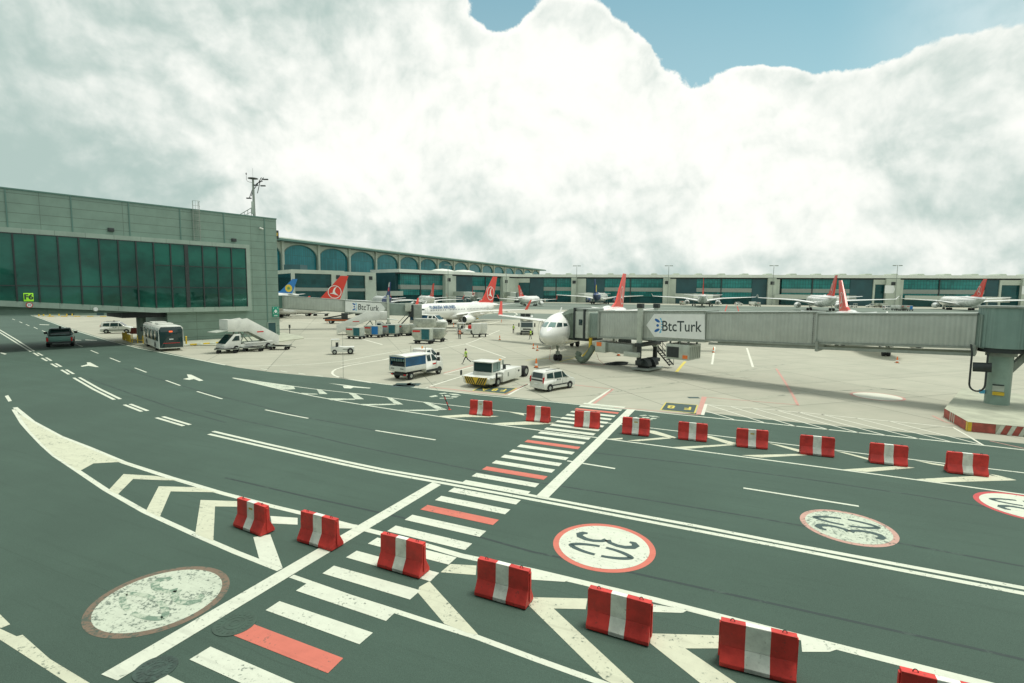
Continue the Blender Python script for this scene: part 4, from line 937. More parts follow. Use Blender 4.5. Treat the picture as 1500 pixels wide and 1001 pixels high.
# white arrow banners on the concourse
for u in (1298, 1497):
    x = FR.X(u); g = MB(); g.add([(x-3, -3.75, 9.5), (x+2.6, -3.75, 9.5), (x+3.6, -3.75, 12.2), (x+2.6, -3.75, 15.2), (x-3, -3.75, 15.2)], [(0, 1, 2, 3, 4)]); o = g.build('wall_banner', M_SIGNW, None, smooth=0); o.matrix_world = Matrix.Translation(FR.A) @ Matrix.Rotation(FR.rz, 4, 'Z')
    tag(o, 'white arrow-shaped banner on the %s grey tower' % ('sixth' if u < 1400 else 'rightmost'), 'banner', 'banners on the concourse')

# ------------------------------------------------------------------ passenger boarding bridges
def logo(par, x0, z0, s, y, mirror=False):
    """sign mark: three long blue petals and two columns of pale dots"""
    for k, (dx, dz, rx_, rz_, a, m) in enumerate([(-.05, .46, .30, .13, -28, M_LOGO1), (.0, 0, .14, .13, 0, M_LOGO1), (-.05, -.46, .30, .13, 28, M_LOGO1), (.38, .40, .13, .06, -60, M_LOGO2), (.42, .13, .07, .07, 0, M_LOGO2), (.42, -.13, .07, .07, 0, M_LOGO2), (.38, -.40, .13, .06, 60, M_LOGO2),
                                                 (.30, .62, .13, .07, -50, M_LOGO2), (.30, -.62, .13, .07, 50, M_LOGO2)]):
        g = MB(); ca, sa = math.cos(R(a)), math.sin(R(a)); P = []
        for i in range(16):
            t = 2*math.pi*i/16; px, pz = rx_*math.cos(t), rz_*math.sin(t); P.append((x0-(dx+px*ca-pz*sa)*s, y, z0+(dz+px*sa+pz*ca)*s))
        g.poly(P); g.build('petal', m, par, smooth=0)
def bridge_sign(F, t, uv, tip, y, tx, lx, size, sx):
    pts = [F.at(u, v, y) for u, v in uv]
    g = MB(); g.slab([(x, y, z) for x, z in pts], .05); sg = g.build('sign_panel', M_SIGNW, t, smooth=0)
    x, z = F.at(*tx, y); ex = Vector((-1, 0, F_slope(F, uv, y))).normalized()
    text('BtcTurk', size, sg, 'lettering', M_TEXT, frame4((x, y+.032, z), (ex.x, 0, ex.z), (ex.z, 0, -ex.x)), sx=sx, bold=.012)
    x, z = F.at(*lx, y); logo(sg, x, z, size*.72, y+.032)
def F_slope(F, uv, y):
    a = F.at(960, 460.3, y); b = F.at(1032, 460.6, y); return (b[1]-a[1])/abs(b[0]-a[0])
def tunnel(F, t, u0, u1, vt0, vt1, vb0, vb1, y1, w, m, name='tunnel', rim=True):
    x0, zt0 = F.at(u0, vt0, y1); x1, zt1 = F.at(u1, vt1, y1); _, zb0 = F.at(u0, vb0, y1); _, zb1 = F.at(u1, vb1, y1)
    g = MB(); g.prism([(x0, zb0), (x1, zb1), (x1, zt1), (x0, zt0)], y1-w, y1); o = g.build(name, m, t, bevel=.03)
    if rim:
        g = MB(); e = .09
        for (za, zb, h) in ((zt0, zt1, .12), (zb0-.17, zb1-.17, .17)): g.prism([(x0, za+.003), (x1, zb+.003), (x1, zb+h-.003), (x0, za+h-.003)], y1-w-e, y1+e)
        g.build('edge_beam', M_GREY, o)
        g = MB(); g.box(min(x1, x1+.2), max(x1, x1+.2)+.02, y1-w-.12, y1+.12, zb1-.2, zt1+.16); g.build('end_frame', M_GREY, o)
    return (x0, x1, zb0, zb1, zt0, zt1)

FJ = Frame(gd(1432, 480, 37), gd(845, 480, 61))
jb = thing('boarding_bridge', 'long pale telescopic boarding bridge crossing the right half, docked to the nearest jet', 'jet bridge', FJ.A, FJ.rz)
S1 = tunnel(FJ, jb, 1432, 1196, 461.5, 461, 508, 501.5, -.22, 2.5, M_TUN)
S2 = tunnel(FJ, jb, 1197.5, 1035.5, 458.5, 459, 504.5, 497.5, -.1, 2.75, M_TUN)
S3 = tunnel(FJ, jb, 1034.5, 879, 457, 457.4, 499.5, 493.5, 0, 3.0, M_TUN)
S4 = tunnel(FJ, jb, 879, 861, 459, 459, 493.6, 493.4, -.25, 2.5, M_TUN2, 'connector', rim=False)
# rails under the tunnel
x0, z0 = FJ.at(1428, 520, 0); x1, z1 = FJ.at(1037, 503.5, 0)
g = MB(); g.bar((x0, -.2, z0), (x1, -.2, z1), .14, .22); g.bar((x0, -2.4, z0), (x1, -2.4, z1), .14, .22); g.build('cable_rail', M_GREY, jb)
for u, vt, vb in ((1196.5, 500, 515), (1427, 506, 522)):
    x, zt = FJ.at(u, vt, .02); _, zb = FJ.at(u, vb, .02); g = MB(); g.box(x-.1, x+.1, -2.7, .08, zb, zt); g.build('hanger', M_GREY, jb)
bridge_sign(FJ, jb, [(1032.4, 460.6), (1032.4, 497.6), (958.5, 493.5), (946.8, 476.5), (958.5, 460.3)], None, .06, (997.5, 479), (963.5, 477), 1.5, .84)
# cab, door panel and canopy
x0, zt = FJ.at(861, 455.5, .1); x1, _ = FJ.at(842, 455, .1); _, zb = FJ.at(850, 495.5, .1)
g = MB(); g.box(x0-.05, x1, -3.3, .1, zb, zt-.1); cab = g.build('cab', M_LGREY, jb, bevel=.06)
g = MB(); xa, za = FJ.at(848, 468, .12); xb_, zbb = FJ.at(853, 476.8, .12); g.box(xa, xb_, .11, .14, zbb, za) if xa < xb_ else g.box(xb_, xa, .11, .14, zbb, za); g.build('cab_window', M_GLASS, cab, bevel=.05)
g = MB(); xe = FJ.at(855.5, 470, .12)[0]; g.box(xe-.18, xe+.05, -.1, .22, zb-.1, zt+.15); xe2 = x1; g.box(xe2-.1, xe2+.12, -3.2, .2, zb-.25, zt+.3); g.build('door_post', M_DARK, cab)
g = MB(); g.box(x0, x1, -3.2, 0, zt-.08, zt+.25); g.build('cab_roof', M_GREY, cab, bevel=.08)
# bellows: folded fabric canopy that leans over the fuselage
fold = MB(); nf = 22; rings = []
for i in range(nf+1):
    f = i/nf; x = x1+.1+f*3.0; z_t = zt+.15-(f**2.2)*1.5; z_b = zb-.1+f*.25; o_ = .09*(i % 2); yl = .1+o_; yr = -3.1-o_
    rings.append([(x, yl, z_b), (x, yl, z_t-.5), (x+.1*f, yl-.5, z_t+o_), (x+.1*f, yr+.5, z_t+o_), (x, yr, z_t-.5), (x, yr, z_b)])
fold.loft(rings, cap=False, closed=False); fold.build('canopy', M_BELL, cab, smooth=0)
g = MB(); g.box(x0, x1+1.8, -3.1, 0, zb-.32, zb-.02); g.build('cab_floor', M_DARK, cab)
# lift columns and wheel bogie
cb = gp(950, 546); cx = (cb-FJ.A).dot(FJ.x)
for y, u, lab in ((.42, 938.5, ''), (-3.5, 962, '')):
    xx, zt_ = FJ.at(u, 446.5, y); _, zm = FJ.at(u, 508, y); _, zb_ = FJ.at(u, 526, y)
    g = MB(); g.box(xx-.24, xx+.24, y-.2, y+.2, zm, zt_-.35); o = g.build('lift_column', M_LGREY, jb, bevel=.02)
    g = MB(); g.box(xx-.3, xx+.3, y-.26, y+.26, zt_-.35, zt_+.1); g.build('column_cap', M_DARK, o, bevel=.02); g = MB(); g.box(xx-.19, xx+.19, y-.16, y+.16, .9, zm); g.build('inner_column', M_DARK, o)
    if y > 0: xl_ = xx
g = MB(); g.box(xl_-.3, xl_+.3, -3.8, .9, 2.62, 3.0); g.build('cross_beam', M_DARK, jb, bevel=.03)
g = MB(); g.box(xl_-.35, xl_+.35, -3.6, .6, .75, 1.15); bog = g.build('bogie', M_DARK, jb, bevel=.05)
for y in (-.4, -1.9):
    g = MB(); g.lathe([(.1, -.28), (.55, -.28), (.62, -.2), (.62, .2), (.55, .28), (.1, .28)], c=(xl_-.1, y, .62), axis='y', n=22); g.build('wheel', M_TYRE, bog)
    g = MB(); pr = [(xl_-.1+.78*math.cos(a), .55+.78*math.sin(a)) for a in [math.pi*i/10 for i in range(11)]]; g.prism(pr, y-.42, y+.42); g.build('mudguard', M_DARK, bog)
g = MB(); g.box(xl_-1.1, xl_+.9, -2.9, .35, .1, .32); g.build('bumper_frame', M_GREY, bog, bevel=.03)
g = MB(); g.box(xl_-.2, xl_+1.6, .5, .9, 1.5, 2.0); g.build('control_case', M_LGREY, bog, bevel=.04)
# service stairs
g = MB(); sx0, sx1 = xl_+1.5, xl_-1.3
for y in (-4.0, -4.9): g.bar((sx0, y, 3.0), (sx1, y, .3), .05, .14); g.bar((sx0, y, 4.0), (sx1, y, 1.3), .05)
for i in range(5): x = sx0+(sx1-sx0)*i/4; z = 3.0-2.7*i/4; g.bar((x, -4.0, z), (x, -4.0, z+1), .04); g.bar((x, -4.9, z), (x, -4.9, z+1), .04)
for i in range(12): x = sx0+(sx1-sx0)*(i+.5)/12; z = 3.0-2.7*(i+.5)/12; g.box(x-.13, x+.13, -4.9, -4.0, z-.02, z+.02)
g.build('service_stairs', M_DARK, jb)
g = MB(); g.box(xl_-.5, xl_+5.8, -4.9, -3.9, 2.85, 2.95)
for i in range(8): x = xl_-.4+i*.86; g.bar((x, -3.95, 2.9), (x, -3.95, 3.9), .04)
g.bar((xl_-.4, -3.95, 3.9), (xl_+5.7, -3.95, 3.9), .04); g.build('walkway', M_DARK, jb)
# air-conditioning case hung below
xa, zt_ = FJ.at(975.5, 507, .25); xb_, zb_ = FJ.at(1008.5, 529.5, .25); xa, xb_ = sorted((xa, xb_))
ac = MB(); ac.box(xa, xb_, -2.5, .25, zb_+.05, zt_+.25); ac = ac.build('air_unit', M_LGREY, jb, bevel=.05)
g = MB(); w_ = xb_-xa; g.box(xb_-w_*.57, xb_-w_*.06, .252, .29, zb_+.25, zt_-.02); g.build('grille', M_DARK, ac)
g = MB(); g.box(xa+.12, xa+w_*.26, .252, .27, zb_+.2, zb_+.55); g.build('warning_label', M_ORANGE, ac)
g = MB()
for i in range(6): g.box(xa-.03, xa-.002, -2.3+i*.44, -2.2+i*.44, zb_+.2, zt_)
g.build('side_rib', M_GREY, ac)
g = MB()
for x in (xa+.3, (xa+xb_)/2, xb_-.2): g.bar((x, -.3, zt_+.2), (x, -.3, zt_+1.1), .14); g.bar((x, -2.2, zt_+.2), (x, -2.2, zt_+1.1), .14)
g.build('hanger', M_GREY, ac)
# grey duct case and air hose
xa, zt_ = FJ.at(888, 501.5, .1); xb_, zb_ = FJ.at(873, 515.5, .1); xc_, zt2_ = FJ.at(926, 500.5, .1); xa, xb_ = sorted((xa, xb_))
g = MB(); g.box(xa, xb_, -1.8, .3, zb_, zt_); du = g.build('power_case', M_LGREY, jb, bevel=.03); g = MB(); g.box(xc_, xa-.02, -1.6, .0, zb_+.1, zt_-.05); g.build('duct', M_GREY, du, bevel=.08)
g = MB(); g.box(xb_-.85, xb_-.2, .302, .32, zb_+.7, zb_+1.15); g.build('warning_label', M_ORANGE, du)
hx, hz = FJ.at(865, 500, -.3)
g = MB(); g.tube([(hx, -.3, hz+.4), (hx, -.3, hz-.9)], .2, 12); g.tube([(hx, -.3, hz-.9), (hx+.9, -.2, .8)], .17, 12); g.build('yellow_pipe', M_YEL, jb)
g = MB(); P = [(hx-.5, -.2, 2.1), (hx-.1, -.1, 1.4), (hx+.3, 0, .75), (hx+.75, .05, .38), (hx+1.3, .1, .55), (hx+1.45, .1, .95), (hx+1.3, .05, 1.3)]; g.tube(P, .36, 12); g.build('air_hose', M_BELL, jb)
c = gp(902, 534); g = MB()
for k in range(5): g.tube([(math.cos(a)*(1.3-.12*k)+.15*k, math.sin(a)*(.8-.07*k), .05+.05*k) for a in [2*math.pi*i/20 for i in range(21)]], .045, 5)
o = g.build('coiled_cable', M_DARK); o.location = c; tag(o, 'coiled dark cable lying on the apron below the bridge cab', 'cable')
g = MB(); P = [gp(806, 509, 1.7), gp(806, 517, .7), gp(804.5, 527), gp(812, 532), gp(850, 534), gp(880, 535.5), gp(886, 535), gp(877, 527, .3), gp(874, 518, 1.5)]; g.tube(P, .02, 6); tag(g.build('ground_cable', M_KRED), 'thin red cable on the apron between nose wheel and bridge', 'cable')
# rotunda, pillar and brace
prr = 36.9; rc = gd(1470.5, 480, prr); rt = thing('bridge_rotunda', 'green-grey rotunda on a round pillar at the right edge, where the bridge turns', 'rotunda', (rc.x, rc.y, 0), -2.2)
ztp = gd(1470, 452, prr-1.8).z; zbt = gd(1462, 513, prr-1.8).z; rr = 1.42
g = MB(); g.cyl((0, 0, zbt), (0, 0, ztp), rr, n=48); g.build('drum', M_ROT, rt, smooth=40)
g = MB(); g.cyl((0, 0, ztp+.003), (0, 0, ztp+.14), rr+.12, n=48); g.build('roof', M_GREY, rt)
g = MB(); g.cyl((0, 0, zbt-.32), (0, 0, zbt-.003), rr-.12, n=48); g.build('turntable', M_DARK, rt)
pc = gp(1458, 608, .35); g = MB(); g.cyl((0, 0, .3), (0, 0, zbt-.33), .69, n=36); pil = g.build('pillar', M_ROT if False else mat('pillar_paint', (.27, .38, .32), .45, var=.12, vscale=1.2), rt)
g = MB(); g.cyl((0, 0, zbt-.6), (0, 0, zbt-.34), .85, n=36); g.build('collar', M_GREY, rt)
rt.location = (rc.x, rc.y, 0)
g = MB(); 
vd = Vector((-rc.x, -rc.y, 0)).normalized(); sd = Vector((-vd.y, vd.x, 0))
def loc(o, p): return Matrix.Rotation(2.2, 4, 'Z') @ (Vector(p)-Vector((rc.x, rc.y, 0)))
def lab_box(name, cu, cv, w, h, m, off=.0, dep=.04, par=None):
    P = gd(cu, cv, prr-.5); uc = 1470.5-.09*(cv-480); lt = max(-.66, min(.66, (cu-uc)*prr/767*.74)); vw = Vector((-rc.x, -rc.y, 0)).normalized(); sdw = Vector((-vw.y, vw.x, 0)); n = (vw*math.sqrt(.69**2-lt**2)+sdw*lt).normalized(); P = Vector((rc.x, rc.y, P.z))+n*(.69+off+dep/2); ang = math.atan2(n.y, n.x)-math.pi/2
    g = MB(); g.box(-w/2, w/2, -dep/2, dep/2, -h/2, h/2); o = g.build(name, m, par or rt); o.matrix_parent_inverse = Matrix.Identity(4); o.location = loc(None, P); o.rotation_euler = (0, 0, ang+2.2); return o
lab_box('notice', 1463, 569.5, .62, .38, M_LGREY); lab_box('notice_band', 1463, 576.8, .62, .24, M_YEL, 0, .05); lab_box('notice_rule', 1463, 564.2, .62, .06, M_DARK, 0, .05)
lab_box('socket_box', 1443.4, 577, .3, .26, M_LOGO2, .05, .25)
g = MB(); a = loc(None, gd(1477, 544, prr-.2)); b = loc(None, gd(1512, 512, prr-.5)); g.bar(a, b, .3, .42); g.build('brace', M_GREY, rt)
g = MB(); L_ = loc(None, gd(1500, 480, prr+1.5)); g.add([], [])
a = loc(None, gd(1480, 516, prr)); g.box(-.3, .3, -.3, .3, zbt-.5, zbt-.34); g.build('plate', M_DARK, rt)
# fixed link beyond the rotunda, to the right
FK = Frame((rc.x+.9, rc.y-.2), (rc.x+14, rc.y-4.5)); t = thing('fixed_link_bridge', 'fixed walkway joining the rotunda, cut by the right edge', 'walkway', FK.A, FK.rz)
g = MB(); g.box(0, FK.len, -1.6, 1.6, zbt, ztp-.05); g.build('walkway_wall', M_TUN2, t); g = MB(); g.box(0.2, FK.len, -1.5, 1.5, zbt-.3, zbt-.003); g.build('floor_beam', M_DARK, t)
# bellows between rotunda and tunnel
x0, zt_ = FJ.at(1432, 461.5, -.3); zb_ = FJ.at(1432, 508, -.3)[1]
g = MB(); rings = []
for i in range(11):
    x = x0-.02-i*.13; o_ = .08*(i % 2); rings.append([(x, -.2-o_, zb_-.35*i/10), (x, -.2-o_, zt_+o_), (x, -2.8+o_, zt_+o_), (x, -2.8+o_, zb_-.35*i/10)])
g.loft(rings, cap=False); g.build('rotunda_bellows', M_TUN2, jb, smooth=0)
# cable loop and black motor below
x, z = FJ.at(1424, 517, .25); g = MB(); P = [(x+.1, .25, z+.6), (x, .3, z)]+[(x-.42+.42*math.cos(a), .3, z-2.2+.5*math.sin(a)) for a in [-math.pi*i/8 for i in range(9)]]+[(x-.84, .3, z+.1)]; g.tube(P, .06, 8); g.build('cable_loop', M_DARK, jb)
g = MB(); g.cyl((x-.1, .2, z-1.0), (x-1.1, .2, z-.95), .33, n=14); g.build('cable_drum', M_DARK, jb)

# pillar island with striped kerb
isl = [gp(1382.5, 611), gp(1417, 632), gp(1500, 640), gp(1640, 652)]
P = isl+[Vector((isl[3].x+6, isl[3].y+12, 0)), Vector((isl[0].x+8, isl[0].y+8, 0))]
it = thing('pillar_island', 'raised concrete island with red and white kerb around the rotunda pillar', 'traffic island', (0, 0, 0))
g = MB(); g.prism([(p.x, p.y) for p in P], 0.0, .6, axis='z'); g.build('slab', M_KERB, it, bevel=.02)
def kface(a, b, frs, name, m, skew=.0):
    d = (b-a); L = d.length; d.normalize(); n = Vector((d.y, -d.x, 0)); g = MB()
    for f0, f1 in frs:
        sk = skew
        q = [a+d*(L*f0), a+d*(L*f1), a+d*(L*f1+sk), a+d*(L*f0+sk)]
        g.add([(q[0].x+n.x*.012, q[0].y+n.y*.012, .005), (q[1].x+n.x*.012, q[1].y+n.y*.012, .005), (q[2].x+n.x*.012, q[2].y+n.y*.012, .585), (q[3].x+n.x*.012, q[3].y+n.y*.012, .585)], [(0, 1, 2, 3)])
        a_ = [q[0], q[1]]
    return g.build(name, m, it, smooth=0)
d_ = 0
kface(isl[0], isl[1], [(0.0, .26), (.30, .345), (.385, .425), (.465, .93)], 'red_band', M_KRED, 0.0); kface(isl[0], isl[1], [(.265, .295), (.35, .38), (.43, .46)], 'white_stripe', M_KWHT)
kface(isl[0], isl[1], [(.935, .999)], 'yellow_corner', M_YEL); kface(isl[1], isl[2], [(.0, .07)], 'yellow_corner', M_YEL)
kface(isl[1], isl[2], [(.075, .50)], 'red_band', M_KRED); kface(isl[1], isl[2], [(.505, .58), (.70, .78), (.90, .975)], 'white_stripe', M_KWHT, .22); kface(isl[1], isl[2], [(.585, .695), (.785, .895)], 'red_band', M_KRED, .22)
kface(isl[2], isl[3], [(.07, .2), (.35, .6)], 'red_band', M_KRED, .2)
# low kerb rubber: thin white line and yellow chocks omitted where nothing shows

# second bridge, left of centre
F2 = Frame(gd(413, 440, 108), gd(618, 450, 115)); F2 = Frame(gd(618, 450, 115), gd(413, 440, 108))
j2 = thing('boarding_bridge', 'smaller boarding bridge behind the gallery building with an arrow sign pointing right', 'jet bridge', F2.A, F2.rz)
tunnel(F2, j2, 505, 415, 440.3, 434, 456.7, 451.5, -.1, 2.4, M_TUN); tunnel(F2, j2, 567, 505.5, 444.0, 440.6, 462.2, 457.6, 0, 2.8, M_TUN); tunnel(F2, j2, 600, 567.5, 446, 444, 463, 462.2, 0, 2.6, M_TUN2, 'connector', rim=False)
g = MB(); xa, zt_ = F2.at(618, 446.6, .2); xb_, zb_ = F2.at(606, 468, .2); g.box(xa, xb_, -3, .2, zb_, zt_); g.build('cab', M_GREY, j2, bevel=.05); g = MB(); g.box(xb_+.02, xb_+1.0, -2.8, .1, zb_+.5, zt_-.1); g.build('cab_neck', M_DARK, j2)
g = MB(); xa, zt_ = F2.at(415, 434, -.2); g.box(xa, xa+1.2, -2.6, -.2, 4.4, zt_+.1); g.build('rotunda_bellows', M_ROOFD, j2)
pts = [F2.at(u, v, .1) for u, v in ((505.8, 441.4), (558, 444.4), (564.6, 452.4), (558, 460.8), (505.8, 456.8))]
g = MB(); g.slab([(x, .1, z) for x, z in pts], .05); sg = g.build('sign_panel', M_SIGNW, j2, smooth=0)
x, z = F2.at(539.5, 451.2, .1); zz = F2.at(525, 450.2, .1)[1]-F2.at(554, 452.4, .1)[1]; xx = abs(F2.at(525, 450, .1)[0]-F2.at(554, 450, .1)[0]); ex = Vector((-1, 0, -zz/xx)).normalized()
text('BtcTurk', 1.72, sg, 'lettering', M_TEXT, frame4((x, .14, z), (ex.x, 0, ex.z), (ex.z, 0, -ex.x)), sx=.76, bold=.012); x, z = F2.at(519, 449.6, .1); logo(sg, x, z, 1.2, .135)
cxx = F2.X(569, 0, 482)
for y in (.35, -3): g = MB(); g.box(cxx-.25, cxx+.25, y-.2, y+.2, 1.2, 7.3 if y > 0 else 6.8); g.build('lift_column', M_LGREY, j2)
g = MB(); g.box(cxx-.5, cxx+.5, -3.3, .7, .6, 1.2); bo = g.build('bogie', M_DARK, j2, bevel=.05)
for y in (.1, -1.4): g = MB(); g.lathe([(.1, -.3), (.6, -.3), (.65, 0), (.6, .3), (.1, .3)], c=(cxx, y, .65), axis='y', n=18); g.build('wheel', M_TYRE, bo)
g = MB(); xs = F2.X(604, .5, 465); xe = F2.X(583, .5, 480)
for y in (.6, 1.5): g.bar((xs, y, 3.6), (xe, y, .3), .08, .18); g.bar((xs, y, 4.6), (xe, y, 1.3), .05)
for i in range(12): f = (i+.5)/12; g.box(xs+(xe-xs)*f-.13, xs+(xe-xs)*f+.13, .6, 1.5, 3.6-3.3*f-.02, 3.6-3.3*f+.02)
g.build('service_stairs', M_DARK, j2)
x = F2.X(596, .3, 455); g = MB(); g.box(x-.9, x+.4, .15, .9, 3.8, 5.6); g.build('service_door', M_LGREY, j2, bevel=.05)
g = MB(); x = F2.X(545, 0, 462); g.box(x-3.5, x+3.5, -2.3, -.4, 2.9, 3.7); g.build('underfloor_unit', M_DARK, j2)

# ------------------------------------------------------------------ aircraft
def make_jet(name, label, L=44.5, Rw=1.975, Rh=2.07, zc=3.8, gear=22.0, ngear=16.9, span=35.8, fin=11.76, eng=(5.4, 5.75, 1.65, 1.15, 4.3), finm=M_FINRED, bodym=M_FUS, winglet=M_FINRED, emblem='bird', tailm=None, windows=False, wl_h=2.2, engm=None, group=None, fine=False, titles=None, finh_scale=1):
    t = thing(name, label, 'airliner', group=group); xn = gear; xt = gear-L; n = 28 if fine else 16
    prof = [(0.0, .03, -.26), (.06, .14, -.26), (.2, .27, -.25), (.45, .42, -.22), (.8, .56, -.175), (1.25, .70, -.12), (1.8, .83, -.065), (2.4, .925, -.025), (3.0, .975, -.005), (3.8, 1, 0)]
    tail = [(6.4, 1, 0), (5.0, .95, .05), (3.6, .82, .16), (2.3, .62, .31), (1.2, .40, .45), (.45, .24, .53), (0, .12, .56)]
    S = [(xn-d*Rw, r, zo) for d, r, zo in prof]+[(xt+d*Rw, r, zo) for d, r, zo in tail]
    def ring(x, r, zo): return [(x, Rw*r*math.cos(a), zc+Rh*(zo+r*math.sin(a))) for a in [2*math.pi*i/n for i in range(n)]]
    if tailm is None: g = MB(); g.loft([ring(*q) for q in S]); fus = g.build('fuselage', bodym, t, smooth=50)
    else:
        k = len(prof)+2; g = MB(); g.loft([ring(*q) for q in S[:k]]); fus = g.build('fuselage', bodym, t, smooth=50); g = MB(); g.loft([ring(*q) for q in S[k-1:]]); g.build('tail_cone', tailm, fus, smooth=50)
    def sec(d):
        for (a, ra, za), (b, rb, zb) in zip(prof[:-1], prof[1:]):
            if a <= d <= b: f = (d-a)/(b-a); return ra+(rb-ra)*f, za+(zb-za)*f
        return 1.0, 0.0
    def nose_pt(y, z):
        lo, hi = 0.0, 3.8
        for _ in range(30):
            m_ = (lo+hi)/2; r, zo = sec(m_)
            if r*r < y*y+(z-zo)**2: lo = m_
            else: hi = m_
        return Vector((xn-hi*Rw, y*Rw, zc+z*Rh))
    for s in (-1, 1):
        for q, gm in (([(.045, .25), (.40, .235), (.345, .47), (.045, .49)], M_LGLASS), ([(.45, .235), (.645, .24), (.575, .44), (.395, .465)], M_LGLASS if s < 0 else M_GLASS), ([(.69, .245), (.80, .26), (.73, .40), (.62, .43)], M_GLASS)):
            if not fine and q[0][0] > .6: continue
            m2 = 3; g = MB(); G_ = []
            for i in range(m2+1):
                row = []
                for j in range(m2+1):
                    a, b = i/m2, j/m2; y = (q[0][0]*(1-a)+q[1][0]*a)*(1-b)+(q[3][0]*(1-a)+q[2][0]*a)*b; z = (q[0][1]*(1-a)+q[1][1]*a)*(1-b)+(q[3][1]*(1-a)+q[2][1]*a)*b
                    p = nose_pt(y, z); row.append((p.x+.03, s*(p.y+.01), p.z+.012))
                G_.append(row)
            vs = [p for r_ in G_ for p in r_]; g.add(vs, [(i*(m2+1)+j, (i+1)*(m2+1)+j, (i+1)*(m2+1)+j+1, i*(m2+1)+j+1) for i in range(m2) for j in range(m2)]); g.build('cockpit_window', gm, fus)
    # belly fairing
    g = MB(); g.loft([[(x, w*math.cos(a), zc-Rh*.62+h*math.sin(a)) for a in [2*math.pi*i/12 for i in range(12)]] for x, w, h in ((7, .4*Rw, .15*Rh), (4.5, 1.0*Rw, .5*Rh), (-1, 1.06*Rw, .56*Rh), (-4, .9*Rw, .45*Rh), (-6.5, .4*Rw, .15*Rh))]); g.build('belly_fairing', bodym, fus, smooth=60)
    k = span/35.8
    for s in (-1, 1):
        zr_ = zc-Rh*.55; yt = s*(span/2-.3); zt_ = zr_+.09*span/2
        def aero(xl, xtr, y, z, th):
            c = xl-xtr; return [(xl, y, z), (xl-c*.12, y, z+th*.55), (xl-c*.4, y, z+th*.6), (xtr, y, z+.02), (xl-c*.45, y, z-th*.4), (xl-c*.12, y, z-th*.4)]
        g = MB(); g.loft([aero(5.6*k, -1.6*k, 0, zr_, 1.0*k), aero(4.0*k, -1.6*k, s*Rw*1.0, zr_+.1, .85*k), aero(.9*k, -2.1*k, s*span*.19, zr_+.045*span*.38*1.6, .5*k), aero(-3.6*k, -5.2*k, yt, zt_, .18*k)]); w_ = g.build('wing', bodym, t, smooth=40)
        if winglet:
            g = MB(); g.slab([(-3.7*k, yt, zt_), (-5.2*k, yt, zt_), (-6.3*k, yt+s*.55, zt_+wl_h), (-5.7*k, yt+s*.55, zt_+wl_h)], .12); g.build('winglet', winglet, w_, smooth=0)
        for j, f in enumerate((.30, .5, .7)):
            if fine: y = s*span/2*f; z = zr_+.09*span/2*f-.15; g = MB(); g.loft([[(x, y+r_*math.cos(a), z+r_*math.sin(a)) for a in [2*math.pi*i/8 for i in range(8)]] for x, r_ in ((-.5-2.5*f, .05), (-1.6-2.5*f, .22), (-3.2-2.5*f, .05))]); g.build('flap_fairing', bodym, w_)
        # engine
        ex, ey, ez, er, el = eng; g = MB(); P = [(er*.80, .25), (er*.92, .0), (er, -.25), (er*1.03, -el*.35), (er*.92, -el*.7), (er*.72, -el), (er*.60, -el), (er*.78, -el*.6)]
        g.lathe([(r_, x+ex) for r_, x in [(er*.84, -.5)]+P[:6]], c=(0, s*ey, ez), axis='x', n=24 if fine else 16); en = g.build('engine', engm or bodym, t, smooth=50)
        g = MB(); g.cyl((ex-.32, s*ey, ez), (ex-.45, s*ey, ez), er*.83, n=20); g.cyl((ex-.1, s*ey, ez), (ex-.33, s*ey, ez), .05, er*.25, n=12); g.build('fan', M_DARK, en)
        g = MB(); g.cyl((ex-el*.98, s*ey, ez), (ex-el-1.0*er, s*ey, ez), er*.52, er*.3, n=14); g.build('exhaust', M_GREY, en)
        g = MB(); g.prism([(ex-.8, ez+er*.8), (ex-el, ez+er*.5), (ex-el-.6, zr_+.6), (ex-el*.6, zr_+.7)], s*ey-.15, s*ey+.15); g.build('pylon', bodym, en)
        # tailplane
        g = MB(); x0_ = xt+4.6*k; g.loft([aero(x0_, xt+1.3*k, s*.2, zc+Rh*.52, .35*k), aero(xt+1.5*k, xt+.1*k, s*6.2*k, zc+Rh*.52+.55*k, .12*k)]); g.build('tailplane', bodym, t, smooth=40)
    # fin
    zf = zc+Rh*.78; zt_ = fin; kk = k if k > 1.2 else 1
    fp = [(xt+11.2*kk, zf+Rh*.2), (xt+8.3*kk, zf+Rh*.55), (xt+2.6*kk, zt_), (xt+.35*kk, zt_), (xt+3.1*kk, zf)]
    def th(x, z): return (.20-.13*(z-zf)/(zt_-zf))*kk
    g = MB(); g.shell(fp, lambda x, z: th(x, z)); fn = g.build('fin', finm, t, smooth=0)
    ecx, ecz, er_ = xt+4.35*kk, zf+(zt_-zf)*.37, (zt_-zf)*.255
